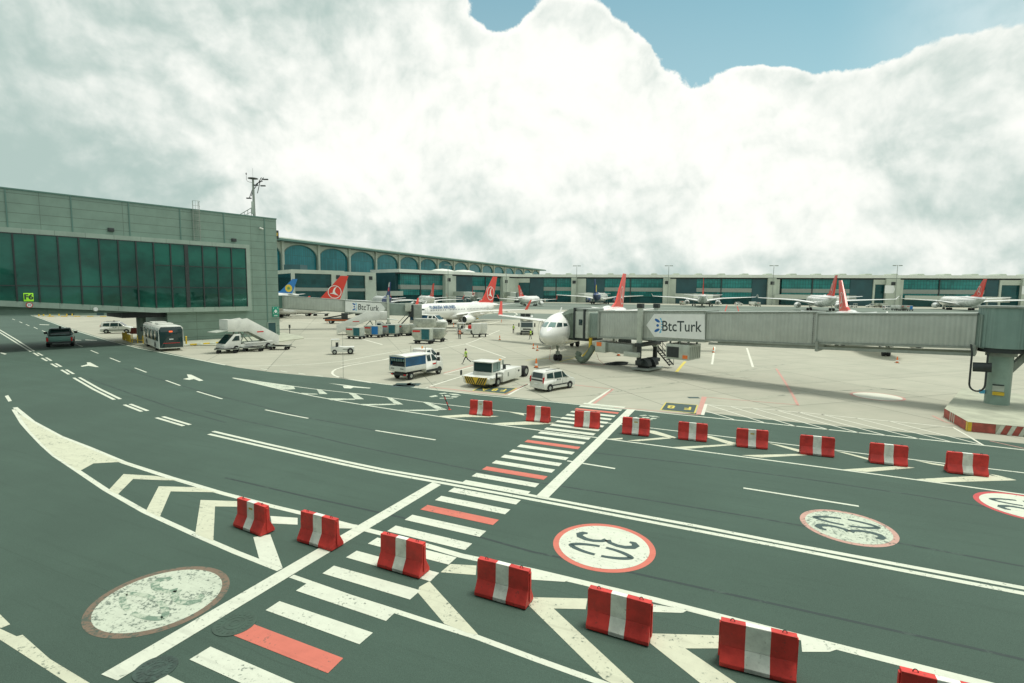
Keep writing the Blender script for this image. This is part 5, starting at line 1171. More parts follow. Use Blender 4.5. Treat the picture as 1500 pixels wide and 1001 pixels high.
    for s in (-1, 1):
        y0 = .25*kk
        if emblem == 'bird':
            g = MB(); m2 = 32; out = [(ecx+er_*math.cos(a), s*y0*1.0, ecz+er_*math.sin(a)) for a in [2*math.pi*i/m2 for i in range(m2)]]; inn = [(ecx+er_*.9*math.cos(a), s*y0, ecz+er_*.9*math.sin(a)) for a in [2*math.pi*i/m2 for i in range(m2)]]
            g.add(out+inn, [(i, (i+1) % m2, m2+(i+1) % m2, m2+i) for i in range(m2)]); g.build('emblem_ring', M_FUS, fn, smooth=0)
            b = [(-.42, .86), (-.15, .55), (-.02, .20), (-.10, -.12), (-.36, -.36), (-.62, -.58), (-.10, -.40), (.22, -.30), (.72, -.26), (.30, -.12), (.24, .2), (.08, .58)]
            g = MB(); g.poly([(ecx+er_*x, s*y0, ecz+er_*z) for x, z in b]); g.build('emblem_bird', M_FUS, fn, smooth=0)
        elif emblem == 'disc':
            g = MB(); g.poly([(ecx+er_*1.0*math.cos(a), s*y0, ecz+er_*1.0*math.sin(a)) for a in [2*math.pi*i/24 for i in range(24)]]); g.build('emblem_disc', mat('emblem_yellow', (.75, .55, .05), .5), fn, smooth=0)
            g = MB(); g.poly([(ecx+er_*r_*math.cos(a), s*(y0+.02), ecz+er_*r_*math.sin(a)) for a, r_ in [(2*math.pi*i/16, (.6, .28)[i % 2]) for i in range(16)]]); g.build('emblem_mark', mat('emblem_green', (.1, .3, .1), .5), fn, smooth=0)
        elif emblem == 'stripes':
            for q, m_ in (([(.0, 1.0), (.7, 1.0), (.8, .7), (.15, .70)], M_FUS), ([(.15, .66), (.82, .66), (.9, .42), (.28, .42)], M_RED)):
                X = lambda f, h: (xt+8.3*kk-5.7*kk*h)*(1-f)+(xt+3.1*kk-2.75*kk*h)*f
                g = MB(); g.poly([(X(f, h*.98), s*y0, zf+(zt_-zf)*h*.97) for f, h in q]); g.build('fin_stripe', m_, fn, smooth=0)
    # landing gear
    wr = .56*k if k < 1.2 else .68
    for x, y in ((ngear, 0), (0, -3.0*max(k, 1)), (0, 3.0*max(k, 1))):
        gr_ = MB(); rr_ = wr*.72 if x else wr; gr_.cyl((x, y, rr_), (x+.1, y, zc-Rh*.7), .1 if x else .14, n=8)
        if x: gr_.bar((x, y, rr_+.5), (x+.9, y, zc-Rh*.8), .09); gr_.box(x-.16, x+.22, -.22, .22, rr_+.35, rr_+.75)
        gg = gr_.build('nose_gear' if x else 'main_gear', M_GREY, t)
        for sy in (-1, 1):
            for xx in ([0] if k < 1.3 or x else [-.8, .8]):
                g = MB(); cyy = y+sy*(.26 if x else .45*k); g.lathe([(.05, -.2*k), (rr_*.9, -.2*k), (rr_, -.1), (rr_, .1), (rr_*.9, .2*k), (.05, .2*k)], c=(x+xx, cyy, rr_), axis='y', n=18); g.build('wheel', M_TYRE, gg)
        if x: g = MB(); [g.box(x-.9, x+.9, sy*.55-.02, sy*.55+.02, 1.35, zc-Rh*.86) for sy in (-1, 1)]; g.build('gear_door', bodym, gg)
    # aerials, dome and doors
    g = MB(); g.slab([(xn-5.5, 0, zc+Rh), (xn-6.1, 0, zc+Rh), (xn-6.4, 0, zc+Rh+.55), (xn-6.2, 0, zc+Rh+.55)], .05); g.build('aerial', bodym, fus)
    g = MB(); g.loft([[(x, w*math.cos(a), zc+Rh*.96+h*math.sin(a)) for a in [2*math.pi*i/12 for i in range(12)]] for x, w, h in ((-6, .15, .05), (-6.8, .5, .3), (-8.6, .55, .35), (-10, .2, .08))]); g.build('aerial_dome', bodym, fus)
    if windows:
        rows = 38; xs = [xn-5.6-i*(L-13.2)/rows for i in range(rows)]
        for s in (-1, 1):
            for i, x in enumerate(xs):
                if i in (9, 10, 21): continue
                z0_, z1_ = .13*Rh, .27*Rh; y = lambda z: s*(Rw*math.sqrt(1-(z/Rh)**2)+.015)
                g = MB(); g.add([(x-.12, y(z0_), zc+z0_), (x+.12, y(z0_), zc+z0_), (x+.12, y(z1_), zc+z1_), (x-.12, y(z1_), zc+z1_)], [(0, 1, 2, 3)]); g.build('window', M_GLASS, fus, smooth=0)
            for x in (xn-3.9, xt+8.2): 
                pts = []
                g = MB()
                for zz in [-.35, .0, .25, .5]: pass
                zs = [-.42, -.2, .05, .3, .5]; P = [(x-.42, s*(Rw*math.sqrt(1-z*z)+.012), zc+z*Rh) for z in zs]; Q = [(x+.42, p[1], p[2]) for p in P]
                g.tube(P, .02, 4); g.tube(Q, .02, 4); g.tube([P[0], Q[0]], .02, 4); g.tube([P[-1], Q[-1]], .02, 4); g.build('door_outline', M_GREY, fus)
    if titles:
        for s in (1, -1):
            z = .50*Rh; y = s*(Rw*math.sqrt(1-.25)+.10); nrm = Vector((0, s*math.cos(R(30)), math.sin(R(30)))); exx = Vector((-s, 0, 0)); up = nrm.cross(exx)
            text(titles, 1.25, fus, 'lettering', M_TEXTN, frame4((xn-10.4, y, zc+z+.05), exx, up), sx=1.0, bold=.03)
    return t
def place_jet(t, p, d):
    """p: point under the main gear, d: direction the nose points"""
    t.location = (p[0], p[1], 0); t.rotation_euler = (0, 0, math.atan2(d[1], d[0]))
GJ = 'airliners parked on the apron'
# nearest jet: nose gear stands where the photo shows it
ng = gp(817, 528.5); dt = Vector((.40, .9165, 0)); mg = ng+dt*16.9
jet1 = make_jet('airliner', 'white twin-engined airliner facing the viewer, docked at the nearest boarding bridge', fine=True, windows=True, group=GJ, wl_h=2.3)
place_jet(jet1, mg, -dt)
B738 = dict(L=39.5, Rw=1.88, Rh=1.98, zc=3.35, gear=19.6, ngear=15.6, span=35.0, fin=12.5, eng=(4.6, 4.83, 1.35, 1.02, 3.9), wl_h=2.4)
mg2 = gp(672, 474); jet2 = make_jet('airliner', 'white airliner lettered TURKISH AIRLINES, red fin, side-on behind the baggage carts', fine=True, windows=True, titles='TURKISH AIRLINES', group=GJ, **B738)
place_jet(jet2, mg2, (-.475, -.88))
protoB = make_jet('airliner', 'white airliner with a red bird fin, mostly hidden behind the left bridge', group=GJ, **B738)
place_jet(protoB, (-68, 153), (-.97, -.22))
A320k = dict(L=37.6, gear=17.7, ngear=12.6)
protoA = make_jet('airliner', 'small white airliner with red fin parked left of the first grey tower, nose left', group=GJ, **A320k)
place_jet(protoA, (gd(624, 437, 262).x, 262), (-.35, .94))
def far(src, u, D, d, lab, sc=1.0):
    o = dup(src, (gd(u, 435, D).x, D, 0), math.atan2(d[1], d[0]), lab, GJ, (sc, sc, sc)); return o
far(protoA, 692.5, 372, (-.075, 1), 'tiny white airliner seen from behind between the first two towers')
far(protoA, 776, 305, (.36, .93), 'small white airliner with red fin at left, just right of the second grey tower')
ng3 = gp(1297.5, 522); dt3 = Vector((.36, .933, 0)); o = dup(protoA, ng3+dt3*12.6, math.atan2(-dt3.y, -dt3.x), 'airliner standing behind the near bridge, only red fin and roof above it', GJ, (1, 1, .93))
jU = make_jet('airliner', 'airliner with a yellow disc on its blue fin, beside the gallery building', finm=M_BLUE, emblem='disc', winglet=M_BLUE, tailm=None, group=GJ, **A320k); place_jet(jU, (gd(374, 430, 262).x, 262), (-1, .12)); jU.scale = (1.15, 1.15, 1.15)
jA = make_jet('airliner', 'silver and dark blue airliner with striped fin beyond the left bridge', finm=M_NAVY, emblem='stripes', bodym=mat('aircraft_silver', (.55, .58, .56), .3, .2), tailm=M_NAVY, winglet=None, group=GJ, engm=M_NAVY, **A320k); place_jet(jA, (gd(559, 436, 232).x, 232), (-.42, .91))
WB = dict(L=63.7, Rw=2.82, Rh=2.82, zc=5.1, gear=32, ngear=25.4, span=60.3, fin=17.0, eng=(9.2, 9.4, 2.5, 1.55, 5.6), wl_h=1.6)
jW = make_jet('airliner', 'white wide-bodied airliner with red fin seen exactly from behind, wings level', winglet=M_FUS, group=GJ, **WB); place_jet(jW, (gd(1029, 440, 332).x, 332), (.355, 1))
jN = make_jet('airliner', 'white wide-bodied airliner with dark blue tail and yellow emblem, seen from behind', finm=M_NAVY, tailm=M_NAVY, emblem='disc', winglet=None, engm=M_NAVY, group=GJ, **WB); place_jet(jN, (gd(879, 440, 372).x, 372), (.30, 1))
far(jW, 1203, 268, (.36, 1), 'white wide-bodied airliner with thin red fin, left of the single bigger fin')
far(jW, 1408, 300, (.42, 1), 'white wide-bodied airliner with a large engine, rightmost, above the bridge rotunda')
far(jW, 1560, 330, (1.05, 1), 'white wide-bodied airliner cut by the right edge, only its left wing showing')

# ------------------------------------------------------------------ vehicles
def wheel(par, x, y, r, w=.24, rim=True, rimm=M_RIM):
    s = 1 if y > 0 else -1
    g = MB(); g.lathe([(r*.5, -w/2), (r*.93, -w/2), (r, -w/2+.04), (r, w/2-.04), (r*.93, w/2), (r*.5, w/2)], c=(x, y, r), axis='y', n=20); o = g.build('wheel', M_TYRE, par)
    if rim: g = MB(); g.lathe([(.02, 0), (r*.35, .02), (r*.62, -.02), (r*.62, -.1), (.02, -.1)], c=(0, 0, 0), axis='y', n=14); rr_ = g.build('rim', rimm, o); rr_.location = (x, y+s*(w/2-.0), r); rr_.scale = (1, s, 1)
    return o
def pane(par, pts, m=M_GLASS, name='window', t=.02): g = MB(); g.slab(pts, t); return g.build(name, m, par, smooth=0)
def make_mpv(label, beacon=False):
    t = thing('small_van', label, 'van', group='small white vans'); hw, hr, belt = .84, .66, 1.02
    wf = lambda x, z: hw if z <= belt else hw-(hw-hr)*(z-belt)/(1.72-belt)
    low = [(-1.95, .28), (-1.99, .55), (-1.96, belt), (1.02, belt), (1.42, .98), (1.86, .84), (1.98, .62), (1.98, .30), (1.7, .22), (-1.75, .22)]
    up = [(-1.96, belt), (-1.82, 1.60), (-1.66, 1.70), (-.1, 1.73), (.35, 1.66), (1.05, 1.12), (1.10, belt)]
    g = MB(); g.shell(low, wf); g.shell([(x, z) for x, z in up], wf); b = g.build('body', M_WHITE, t, bevel=.05, smooth=50, seg=3)
    def sd(x, z, s, o=.012): return (x, s*(wf(x, z)+o), z)
    for s in (-1, 1):
        for q in ([(.92, 1.08), (.36, 1.08), (.32, 1.56), (.42, 1.58)], [(.26, 1.08), (-.72, 1.08), (-.66, 1.57), (.24, 1.58)], [(-.82, 1.10), (-1.62, 1.16), (-1.52, 1.52), (-.80, 1.57)]): pane(b, [sd(x, z, s) for x, z in q])
        g = MB(); g.box(-1.0, 1.0, s*hw-.015 if s > 0 else s*hw-.02, s*hw+.02 if s > 0 else s*hw+.015, .46, .56); g.build('side_strip', M_DARK, b); g = MB(); g.box(-1.98, -1.86, s*.74-.06, s*.74+.085*1, .75, 1.25); g.build('tail_lamp', M_TAIL, b, bevel=.02)
        g = MB(); g.box(1.72, 1.93, s*.62-.14, s*.62+.14, .68, .84); g.build('headlight', M_LGLASS, b, bevel=.03); g = MB(); g.box(.78, .92, s*.96-.09, s*.96+.09, 1.02, 1.2); g.build('mirror', M_WHITE, b, bevel=.03)
        g = MB(); g.bar((-1.5, s*.56, 1.78), (.2, s*.56, 1.80), .04); g.build('roof_rail', M_DARK, b)
        for x in (-.25, -.33): pass
        [MB().box(xh, xh+.18, s*(hw)+(.0 if s > 0 else -.03), s*hw+(.03 if s > 0 else 0), .92, .97).build('door_handle', M_DARK, b) for xh in (-.42, -.12)]
        for x in (-1.24, 1.27):
            g = MB(); g.prism([(x+.37*math.cos(a), .30+.37*math.sin(a)) for a in [math.pi*i/12 for i in range(13)]], s*hw-.25 if s > 0 else s*hw-.008, s*hw+.008 if s > 0 else s*hw+.25); g.build('wheel_arch', M_DARK, b); wheel(t, x, s*.76, .31, .2)
    pane(b, [(-1.935, -.6, 1.15), (-1.935, .6, 1.15), (-1.84, .54, 1.58), (-1.84, -.54, 1.58)]); pane(b, [(1.06, .62, 1.12), (1.06, -.62, 1.12), (.42, -.58, 1.635), (.42, .58, 1.635)], name='windscreen')
    g = MB(); g.box(-2.0, -1.955, -.62, .62, .92, 1.03); g.build('rear_trim', M_DARK, b); g = MB(); g.box(-2.03, -1.9, -.78, .78, .28, .50); g.build('rear_bumper', M_WHITE, b, bevel=.04); g = MB(); g.box(-2.035, -2.0, -.22, .22, .62, .73); g.build('number_plate', M_SIGNW, b)
    for s in (-1, 1):
        for x in (.31, -.77): MB().box(x-.008, x+.008, s*hw-.006, s*hw+.006, .45, 1.0).build('shut_line', M_DARK, b)
    MB().box(-1.9, -1.86, -.03, .35, 1.22, 1.26).build('rear_wiper', M_DARK, b)
    if beacon: g = MB(); g.cyl((-.6, 0, 1.72), (-.6, 0, 1.95), .1, n=12); g.build('beacon', M_DARK, t)
    return t
a = gp(803, 574.6); b = gp(836, 568.6); hd = head(a, b)
car = make_mpv('white small van with roof rails parked beside the aircraft tug'); c = (a+b)/2; nrm = Vector((-math.sin(hd), math.cos(hd), 0)); car.location = c+nrm*.80; car.rotation_euler = (0, 0, hd)
a = gp(150, 489.2); b = gp(181, 488.6); hd2 = head(a, b); c = (a+b)/2; car2 = dup(car, c+Vector((0, 1.2, 0)), hd2, 'white small van on the apron far left, left of the bus', None, (1.22, 1.22, 1.22))
g = MB(); g.cyl((-.4, 0, 1.72), (-.4, 0, 1.92), .09, n=12); g.build('beacon', M_DARK, car2)

def make_flatbed(label, tarp=True):
    t = thing('flatbed_truck', label, 'truck', group='white airport trucks with blue covers' if tarp else None); hw = 1.0
    belt = 1.45; wf = lambda x, z: hw if z <= belt else hw-.2*(z-belt)/(2.15-belt)
    g = MB(); g.shell([(.15, .55), (.15, belt), (2.2, belt), (2.72, 1.22), (2.95, .95), (2.98, .45), (2.6, .38), (.4, .38)], wf); g.shell([(.15, belt), (.15, 2.12), (.3, 2.2), (1.35, 2.2), (2.15, 1.5), (2.2, belt)], wf); cab_ = g.build('cab', M_WHITE, t, bevel=.05, smooth=50)
    for s in (-1, 1):
        sd = lambda x, z, o=.012: (x, s*(wf(x, z)+o), z)
        pane(cab_, [sd(1.98, 1.5), sd(1.15, 1.5), sd(1.15, 2.05), sd(1.42, 2.05)]); pane(cab_, [sd(.95, 1.5), sd(.4, 1.5), sd(.4, 2.02), sd(.95, 2.05)])
        g = MB(); g.box(.2, 2.3, s*hw-.03, s*hw+.03, .42, .66); g.build('side_skirt', M_DARK, cab_); g = MB(); g.box(1.85, 2.02, s*1.18-.14, s*1.18+.14, 1.38, 1.75); g.build('mirror', M_DARK, cab_, bevel=.03)
        g = MB(); g.box(2.75, 2.95, s*.72-.16, s*.72+.16, .85, 1.05); g.build('headlight', M_LGLASS, cab_, bevel=.03); g = MB(); g.box(1.2, 1.75, s*(hw+.004)-.008, s*(hw+.004)+.008, 1.08, 1.22); g.build('door_badge', M_RED, cab_)
        for x in (-2.05, 2.3): g = MB(); g.prism([(x+.44*math.cos(a), .36+.44*math.sin(a)) for a in [math.pi*i/12 for i in range(13)]], s*hw-.3 if s > 0 else s*hw-.01, s*hw+.01 if s > 0 else s*hw+.3); (g.build('wheel_arch', M_DARK, cab_) if x > 0 else None); wheel(t, x, s*.86, .36, .26)
    pane(cab_, [(2.22, .8, 1.5), (2.22, -.8, 1.5), (1.45, -.78, 2.14), (1.45, .78, 2.14)], name='windscreen')
    g = MB(); g.box(-2.75, .5, -.42, .42, .5, .72); g.box(-2.8, -2.65, -.9, .9, .42, .6); ch = g.build('chassis', M_DARK, t)
    for s in (-1, 1): g = MB(); g.box(-2.87, -2.8, s*.82-.12, s*.82+.12, .46, .58); g.build('tail_lamp', M_TAIL, ch)
    g = MB(); g.box(-2.95, .1, -1.05, 1.05, .80, .92); g.box(-2.95, .1, -1.08, -1.03, .86, 1.28); g.box(-2.95, .1, 1.03, 1.08, .86, 1.28); g.box(-2.98, -2.93, -1.08, 1.08, .86, 1.28); g.build('load_bed', M_WHITE, t, bevel=.01)
    g = MB(); [g.box(-3.0, -2.975, y-.2, y+.2, 1.05, 1.11) for y in (-.6, .6)]; g.build('tailboard_catch', M_DARK, t)
    if tarp:
        g = MB(); g.box(-2.92, .06, 1.0, 1.05, 1.3, 2.2); g.box(-2.92, .06, -1.05, -1.0, 1.3, 2.2); g.box(.02, .08, -1.0, 1.0, 1.3, 2.2); g.box(-2.94, -2.88, -1.05, 1.05, 2.0, 2.2); tp = g.build('side_cover', M_BLUECLOTH, t)
        g = MB(); g.loft([[(x, y, z) for y, z in ((-1.07, 2.12), (-1.07, 2.2), (-.6, 2.27), (0, 2.31), (.6, 2.27), (1.07, 2.2), (1.07, 2.12))] for x in (-2.97, -1.5, .1)]); g.build('roof_cover', M_WHITE, t, smooth=50)
        [MB().bar((-2.93, y, .9), (-2.93, y, 2.2), .07).build('frame_post', M_LGREY, t) for y in (-1.0, 1.0)]
        g = MB(); [g.box(-2.9, -2.86, -.85+i*.3, -.85+i*.3+.2, 1.72, 1.95) for i in range(6)]; g.build('clear_strip', M_LGLASS, t); g = MB(); g.box(-2.7, -.2, -.9, .9, .93, 1.6); g.build('load', M_DARK, t, bevel=.05)
    else:
        g = MB(); g.cyl((.7, 0, 2.2), (.7, 0, 2.42), .09, n=10); g.build('beacon', M_LAMP, t); g = MB(); g.box(-1.6, -.5, -.8, .0, .93, 1.9); g.build('red_load', M_RED, t, bevel=.06)
        [MB().bar((-.0, y, .9), (-.0, y, 2.5), .05).build('frame_post', M_LGREY, t) for y in (-.95, .95)]
    return t
a = gp(612.5, 557.2); b = gp(642, 551); hd = head(a, b); nn = Vector((-math.sin(hd), math.cos(hd), 0))
ft = make_flatbed('white truck with a blue tarpaulin box, parked nearest the road left of the tug'); ft.rotation_euler = (0, 0, hd); ft.location = a+nn*.86+Vector((math.cos(hd), math.sin(hd), 0))*2.0+Vector((-.75, .1, 0))
ft.scale = (.94, .96, 1.02)
fb = make_flatbed('white open truck with an amber beacon directly behind the blue-covered truck', False); fb.rotation_euler = (0, 0, hd+.05); fb.location = ft.location+Vector((-.7, 4.3, 0))
p = gp(650, 481.5); dup(ft, p+Vector((-3.5, 1.5, 0)), R(-18), 'white truck with a blue cover parked under the side-on airliner, left of its engine', None, (1.35, 1.35, 1.35))

def make_tug():
    t = thing('aircraft_tug', 'low white aircraft tug with yellow and black chevrons, cab at its front', 'tug'); hw = 1.35
    g = MB(); g.prism([(3.1, .55), (3.15, 1.02), (2.6, 1.15), (1.9, 1.18), (1.9, .4), (2.9, .4)], -hw, hw); g.prism([(1.9, .4), (1.9, 1.18), (.3, 1.25), (.3, .4)], -hw*.55, hw*.55)
    g.prism([(1.15, 1.0), (1.15, 1.2), (2.95, 1.12), (2.95, .98)], -1.62, -.85); g.prism([(1.15, 1.0), (1.15, 1.2), (2.95, 1.12), (2.95, .98)], .85, 1.62); nose_ = g.build('front_body', M_WHITE, t, bevel=.06)
    g = MB(); g.prism([(.6, .3), (.6, 1.32), (.2, 1.5), (-3.4, 1.42), (-3.4, .42), (-3.0, .3)], -1.45, 1.45); rb = g.build('rear_body', M_WHITE, t, bevel=.05)
    for s in (-1, 1):
        g = MB(); g.box(-2.9, -2.6, s*1.452-.01, s*1.452+.01, .95, 1.15); g.build('vent', M_DARK, rb); g = MB(); g.box(-.6, -.35, s*1.452-.01, s*1.452+.01, .75, 1.2); g.build('hatch', M_GREY, rb); wheel(t, 1.5, s*1.22, .48, .42)
        g = MB(); g.prism([(1.5+.62*math.cos(a), .5+.62*math.sin(a)) for a in [math.pi*i/12 for i in range(13)]], s*1.0-.28, s*1.0+.28); g.build('wheel_arch', M_DARK, t); g = MB(); g.box(3.0, 3.12, s*1.12-.15, s*1.12+.15, .82, .98); g.build('headlight', M_DARK, nose_)
        g = MB(); g.box(2.55, 2.75, s*1.85-.06, s*1.85+.06, 1.1, 1.6); g.build('mirror', M_DARK, nose_, bevel=.03)
    # chevron plate on the sloping nose
    g = MB(); g.slab([(3.17, -.95, .40), (3.17, .95, .40), (3.19, 1.2, 1.12), (3.19, -1.2, 1.12)], .03); pl = g.build('chevron_plate', M_YEL, nose_)
    g = MB()
    for s in (-1, 1):
        for i in range(5): y = .02+i*.22; g.add([(3.20, s*y, .42), (3.20, s*(y+.12), .42), (3.222, s*(y+.12+.34), 1.1), (3.222, s*(y+.34), 1.1)], [(0, 1, 2, 3)]) if y+.46 < 1.25 else None
    g.build('chevron_stripe', M_DARK, pl, smooth=0)
    g = MB(); g.box(.35, 1.95, -1.0, 1.0, 1.15, 1.45); g.box(.2, 2.05, -1.1, 1.1, 2.42, 2.52)
    for x, y in ((.3, -.98), (.3, .98), (1.85, -.98), (1.85, .98)): g.bar((x, y, 1.2), (x-.02, y, 2.45), .07)
    cb_ = g.build('cab', M_WHITE, t, bevel=.015)
    pane(cb_, [(1.9, -.92, 1.5), (1.9, .92, 1.5), (1.86, .92, 2.38), (1.86, -.92, 2.38)], M_GLASS, 'windscreen')
    for s in (-1, 1): pane(cb_, [(1.8, s*1.0, 1.5), (1.0, s*1.0, 1.5), (1.0, s*1.0, 2.38), (1.78, s*1.0, 2.38)], M_LGLASS); pane(cb_, [(.9, s*1.0, 1.5), (.35, s*1.0, 1.5), (.35, s*1.0, 2.38), (.9, s*1.0, 2.38)], M_LGLASS)
    pane(cb_, [(.28, -.9, 1.5), (.28, .9, 1.5), (.28, .9, 2.38), (.28, -.9, 2.38)], M_LGLASS)
    g = MB(); [g.box(-.15, -.02, y, y+.22, 1.42, 1.56) for y in (.2, .55, .9)]; g.build('air_grille', M_DARK, rb); g = MB(); g.cyl((-.7, .9, 1.45), (-.7, .9, 1.95), .16, n=12); g.build('exhaust', M_DARK, rb)
    g = MB(); g.box(-4.6, -3.38, -.25, .25, .95, 1.15); g.box(-4.9, -4.5, -.9, .9, .7, 1.0); ax = g.build('rear_arm', M_WHITE, t, bevel=.03); g = MB(); g.cyl((-3.7, -.8, 1.4), (-3.7, -.8, 1.9), .1, n=10); g.build('beacon', M_GREY, rb)
    for s in (-1, 1): wheel(t, -5.0, s*.98, .62, .55)
    g = MB(); g.cyl((.8, .4, 1.45), (.8, .4, 2.0), .16, n=10); g.cyl((.8, -.4, 1.45), (.8, -.4, 2.0), .16, n=10); g.build('seat', M_DARK, cb_); g = MB(); g.lathe([(.12, 0), (.13, .1), (.05, .14)], c=(.3, .95, 2.52), n=10); g.build('amber_lamp', M_LAMP, cb_)
    return t
a = gp(727.5, 566.6); b = gp(772, 551.5); hd = head(b, a)
tg = make_tug(); tg.rotation_euler = (0, 0, hd); nn = Vector((-math.sin(hd), math.cos(hd), 0)); tg.location = a-nn*1.22-Vector((math.cos(hd), math.sin(hd), 0))*1.5; tg.scale = (.96, .95, .86)

def make_bus():
    t = thing('apron_bus', 'white apron bus with black rear window and red display, left of the stairs truck', 'bus'); L, hw, H = 10.5, 1.27, 3.1
    g = MB(); g.prism([(-hw, .32), (hw, .32), (hw, 1.0), (hw-.02, H-.25), (hw-.25, H), (-hw+.25, H), (-hw+.02, H-.25), (-hw, 1.0)], -L/2, L/2, axis='x'); b = g.build('body', M_WHITE, t, bevel=.06, smooth=50)
    g = MB(); g.prism([(-hw+.1, .45), (hw-.1, .45), (hw-.06, H-.5), (hw-.25, H-.12), (-hw+.25, H-.12), (-hw+.06, H-.5)], L/2-.05, L/2+.03, axis='x'); w_ = g.build('end_glass', M_GLASS, b, bevel=.02)
    g = MB(); g.prism([(-hw+.1, .45), (hw-.1, .45), (hw-.06, H-.5), (hw-.25, H-.12), (-hw+.25, H-.12), (-hw+.06, H-.5)], -L/2-.03, -L/2+.05, axis='x'); g.build('front_glass', M_GLASS, b, bevel=.02)
    g = MB(); g.box(L/2+.035, L/2+.05, -.2, .14, 2.35, 2.5); g.build('route_display', M_SCREEN, w_); g = MB(); g.box(L/2+.035, L/2+.05, -.85, .85, .98, 1.04); g.build('lamp_strip', M_TAIL, w_); g = MB(); g.box(L/2+.035, L/2+.05, -.2, .2, 1.42, 1.54); g.build('number_plate', M_SIGNW, w_)
    for s in (-1, 1):
        for i in range(4): x = -L/2+.5+i*2.45; g = MB(); g.box(x, x+2.35, s*hw-.02, s*hw+.012, 1.25, 2.55); g.build('side_window', M_GLASS, b, bevel=.03)
        for x in (-3.0, 2.9): g = MB(); g.prism([(x+.62*math.cos(a), .48+.62*math.sin(a)) for a in [math.pi*i/12 for i in range(13)]], s*hw-.35 if s > 0 else s*hw-.012, s*hw+.012 if s > 0 else s*hw+.35); g.build('wheel_arch', M_DARK, b); wheel(t, x, s*1.12, .48, .3)
        g = MB(); g.box(-L/2-.1, -L/2+.15, s*1.45-.1, s*1.45+.1, 1.9, 2.5); g.build('mirror', M_DARK, b)
    for x in (-2.6, 1.4): g = MB(); g.box(x-1, x+1, -.8, .8, H-.01, H+.2); g.build('roof_unit', M_WHITE, b, bevel=.08)
    return t
bl, brr = gp(235.5, 515), gp(268.5, 514.4); bt = make_bus(); ff = (gp(217, 507)-bl); ff.z = 0; ff.normalize(); side = (brr-bl).normalized()
bt.rotation_euler = (0, 0, math.atan2(-ff.y, -ff.x)); bt.location = (bl+brr)/2+ff*5.6; bt.scale = (1.05, 1.12, 1.08)

def make_pickup():
    t = thing('pickup', 'teal pickup driving away on the road at the far left, tailgate facing the camera', 'pickup'); hw = .95
    wf = lambda x, z: hw if z <= 1.15 else hw-.22*(z-1.15)/.65
    g = MB(); g.shell([(-2.6, .5), (-2.62, 1.12), (-.7, 1.12), (-.7, 1.15), (1.3, 1.15), (2.4, 1.02), (2.55, .8), (2.55, .42), (-2.4, .42)], wf); g.shell([(-.75, 1.151), (-.55, 1.74), (-.3, 1.80), (.75, 1.80), (1.45, 1.151)], wf); b = g.build('body', M_PICKUP, t, bevel=.04, smooth=50)
    g = MB(); g.box(-2.5, -.85, -.8, .8, 1.0, 1.135); g.build('bed_liner', M_DARK, b); pane(b, [(-.735, -.72, 1.22), (-.735, .72, 1.22), (-.60, .66, 1.68), (-.60, -.66, 1.68)], name='rear_window'); pane(b, [(1.4, .78, 1.2), (1.4, -.78, 1.2), (.83, -.72, 1.74), (.83, .72, 1.74)], name='windscreen')
    g = MB(); g.box(-2.66, -2.62, -.78, .78, .68, 1.08); tgt = g.build('tailgate', M_PICKUP, b, bevel=.02); g = MB(); g.box(-2.74, -2.6, -.9, .9, .42, .6); g.build('rear_bumper', M_DARK, b, bevel=.03)
    for s in (-1, 1):
        pane(b, [(x, s*(wf(x, z)+.012), z) for x, z in ((1.2, 1.22), (.2, 1.22), (.2, 1.68), (.75, 1.68))]); pane(b, [(x, s*(wf(x, z)+.012), z) for x, z in ((.1, 1.22), (-.6, 1.22), (-.48, 1.68), (.1, 1.68))])
        g = MB(); g.box(-2.66, -2.58, s*.86-.07, s*.86+.07, .62, 1.0); g.build('tail_lamp', M_TAIL, b); g = MB(); g.box(.95, 1.1, s*1.12-.13, s*1.12+.13, 1.15, 1.38); g.build('mirror', M_DARK, b, bevel=.03)
        for x in (-1.6, 1.65): wheel(t, x, s*.86, .4, .26)
    g = MB(); g.bar((-.9, -.75, 1.12), (-.9, -.75, 1.72), .06); g.bar((-.9, .75, 1.12), (-.9, .75, 1.72), .06); g.bar((-.9, -.78, 1.72), (-.9, .78, 1.72), .06); g.build('roll_bar', M_DARK, b); g = MB(); g.cyl((.1, 0, 1.8), (.1, 0, 1.98), .09, n=10); g.build('beacon', M_DARK, b)
    return t
a, b = gp(73, 508), gp(103, 508.6); pk = make_pickup(); sd_ = (b-a).normalized(); pk.rotation_euler = (0, 0, math.atan2(1, -.80)); pk.location = gp(88, 509)+Vector((-.62, .78, 0))*3.5; pk.scale = (1.35, 1.5, 1.38)

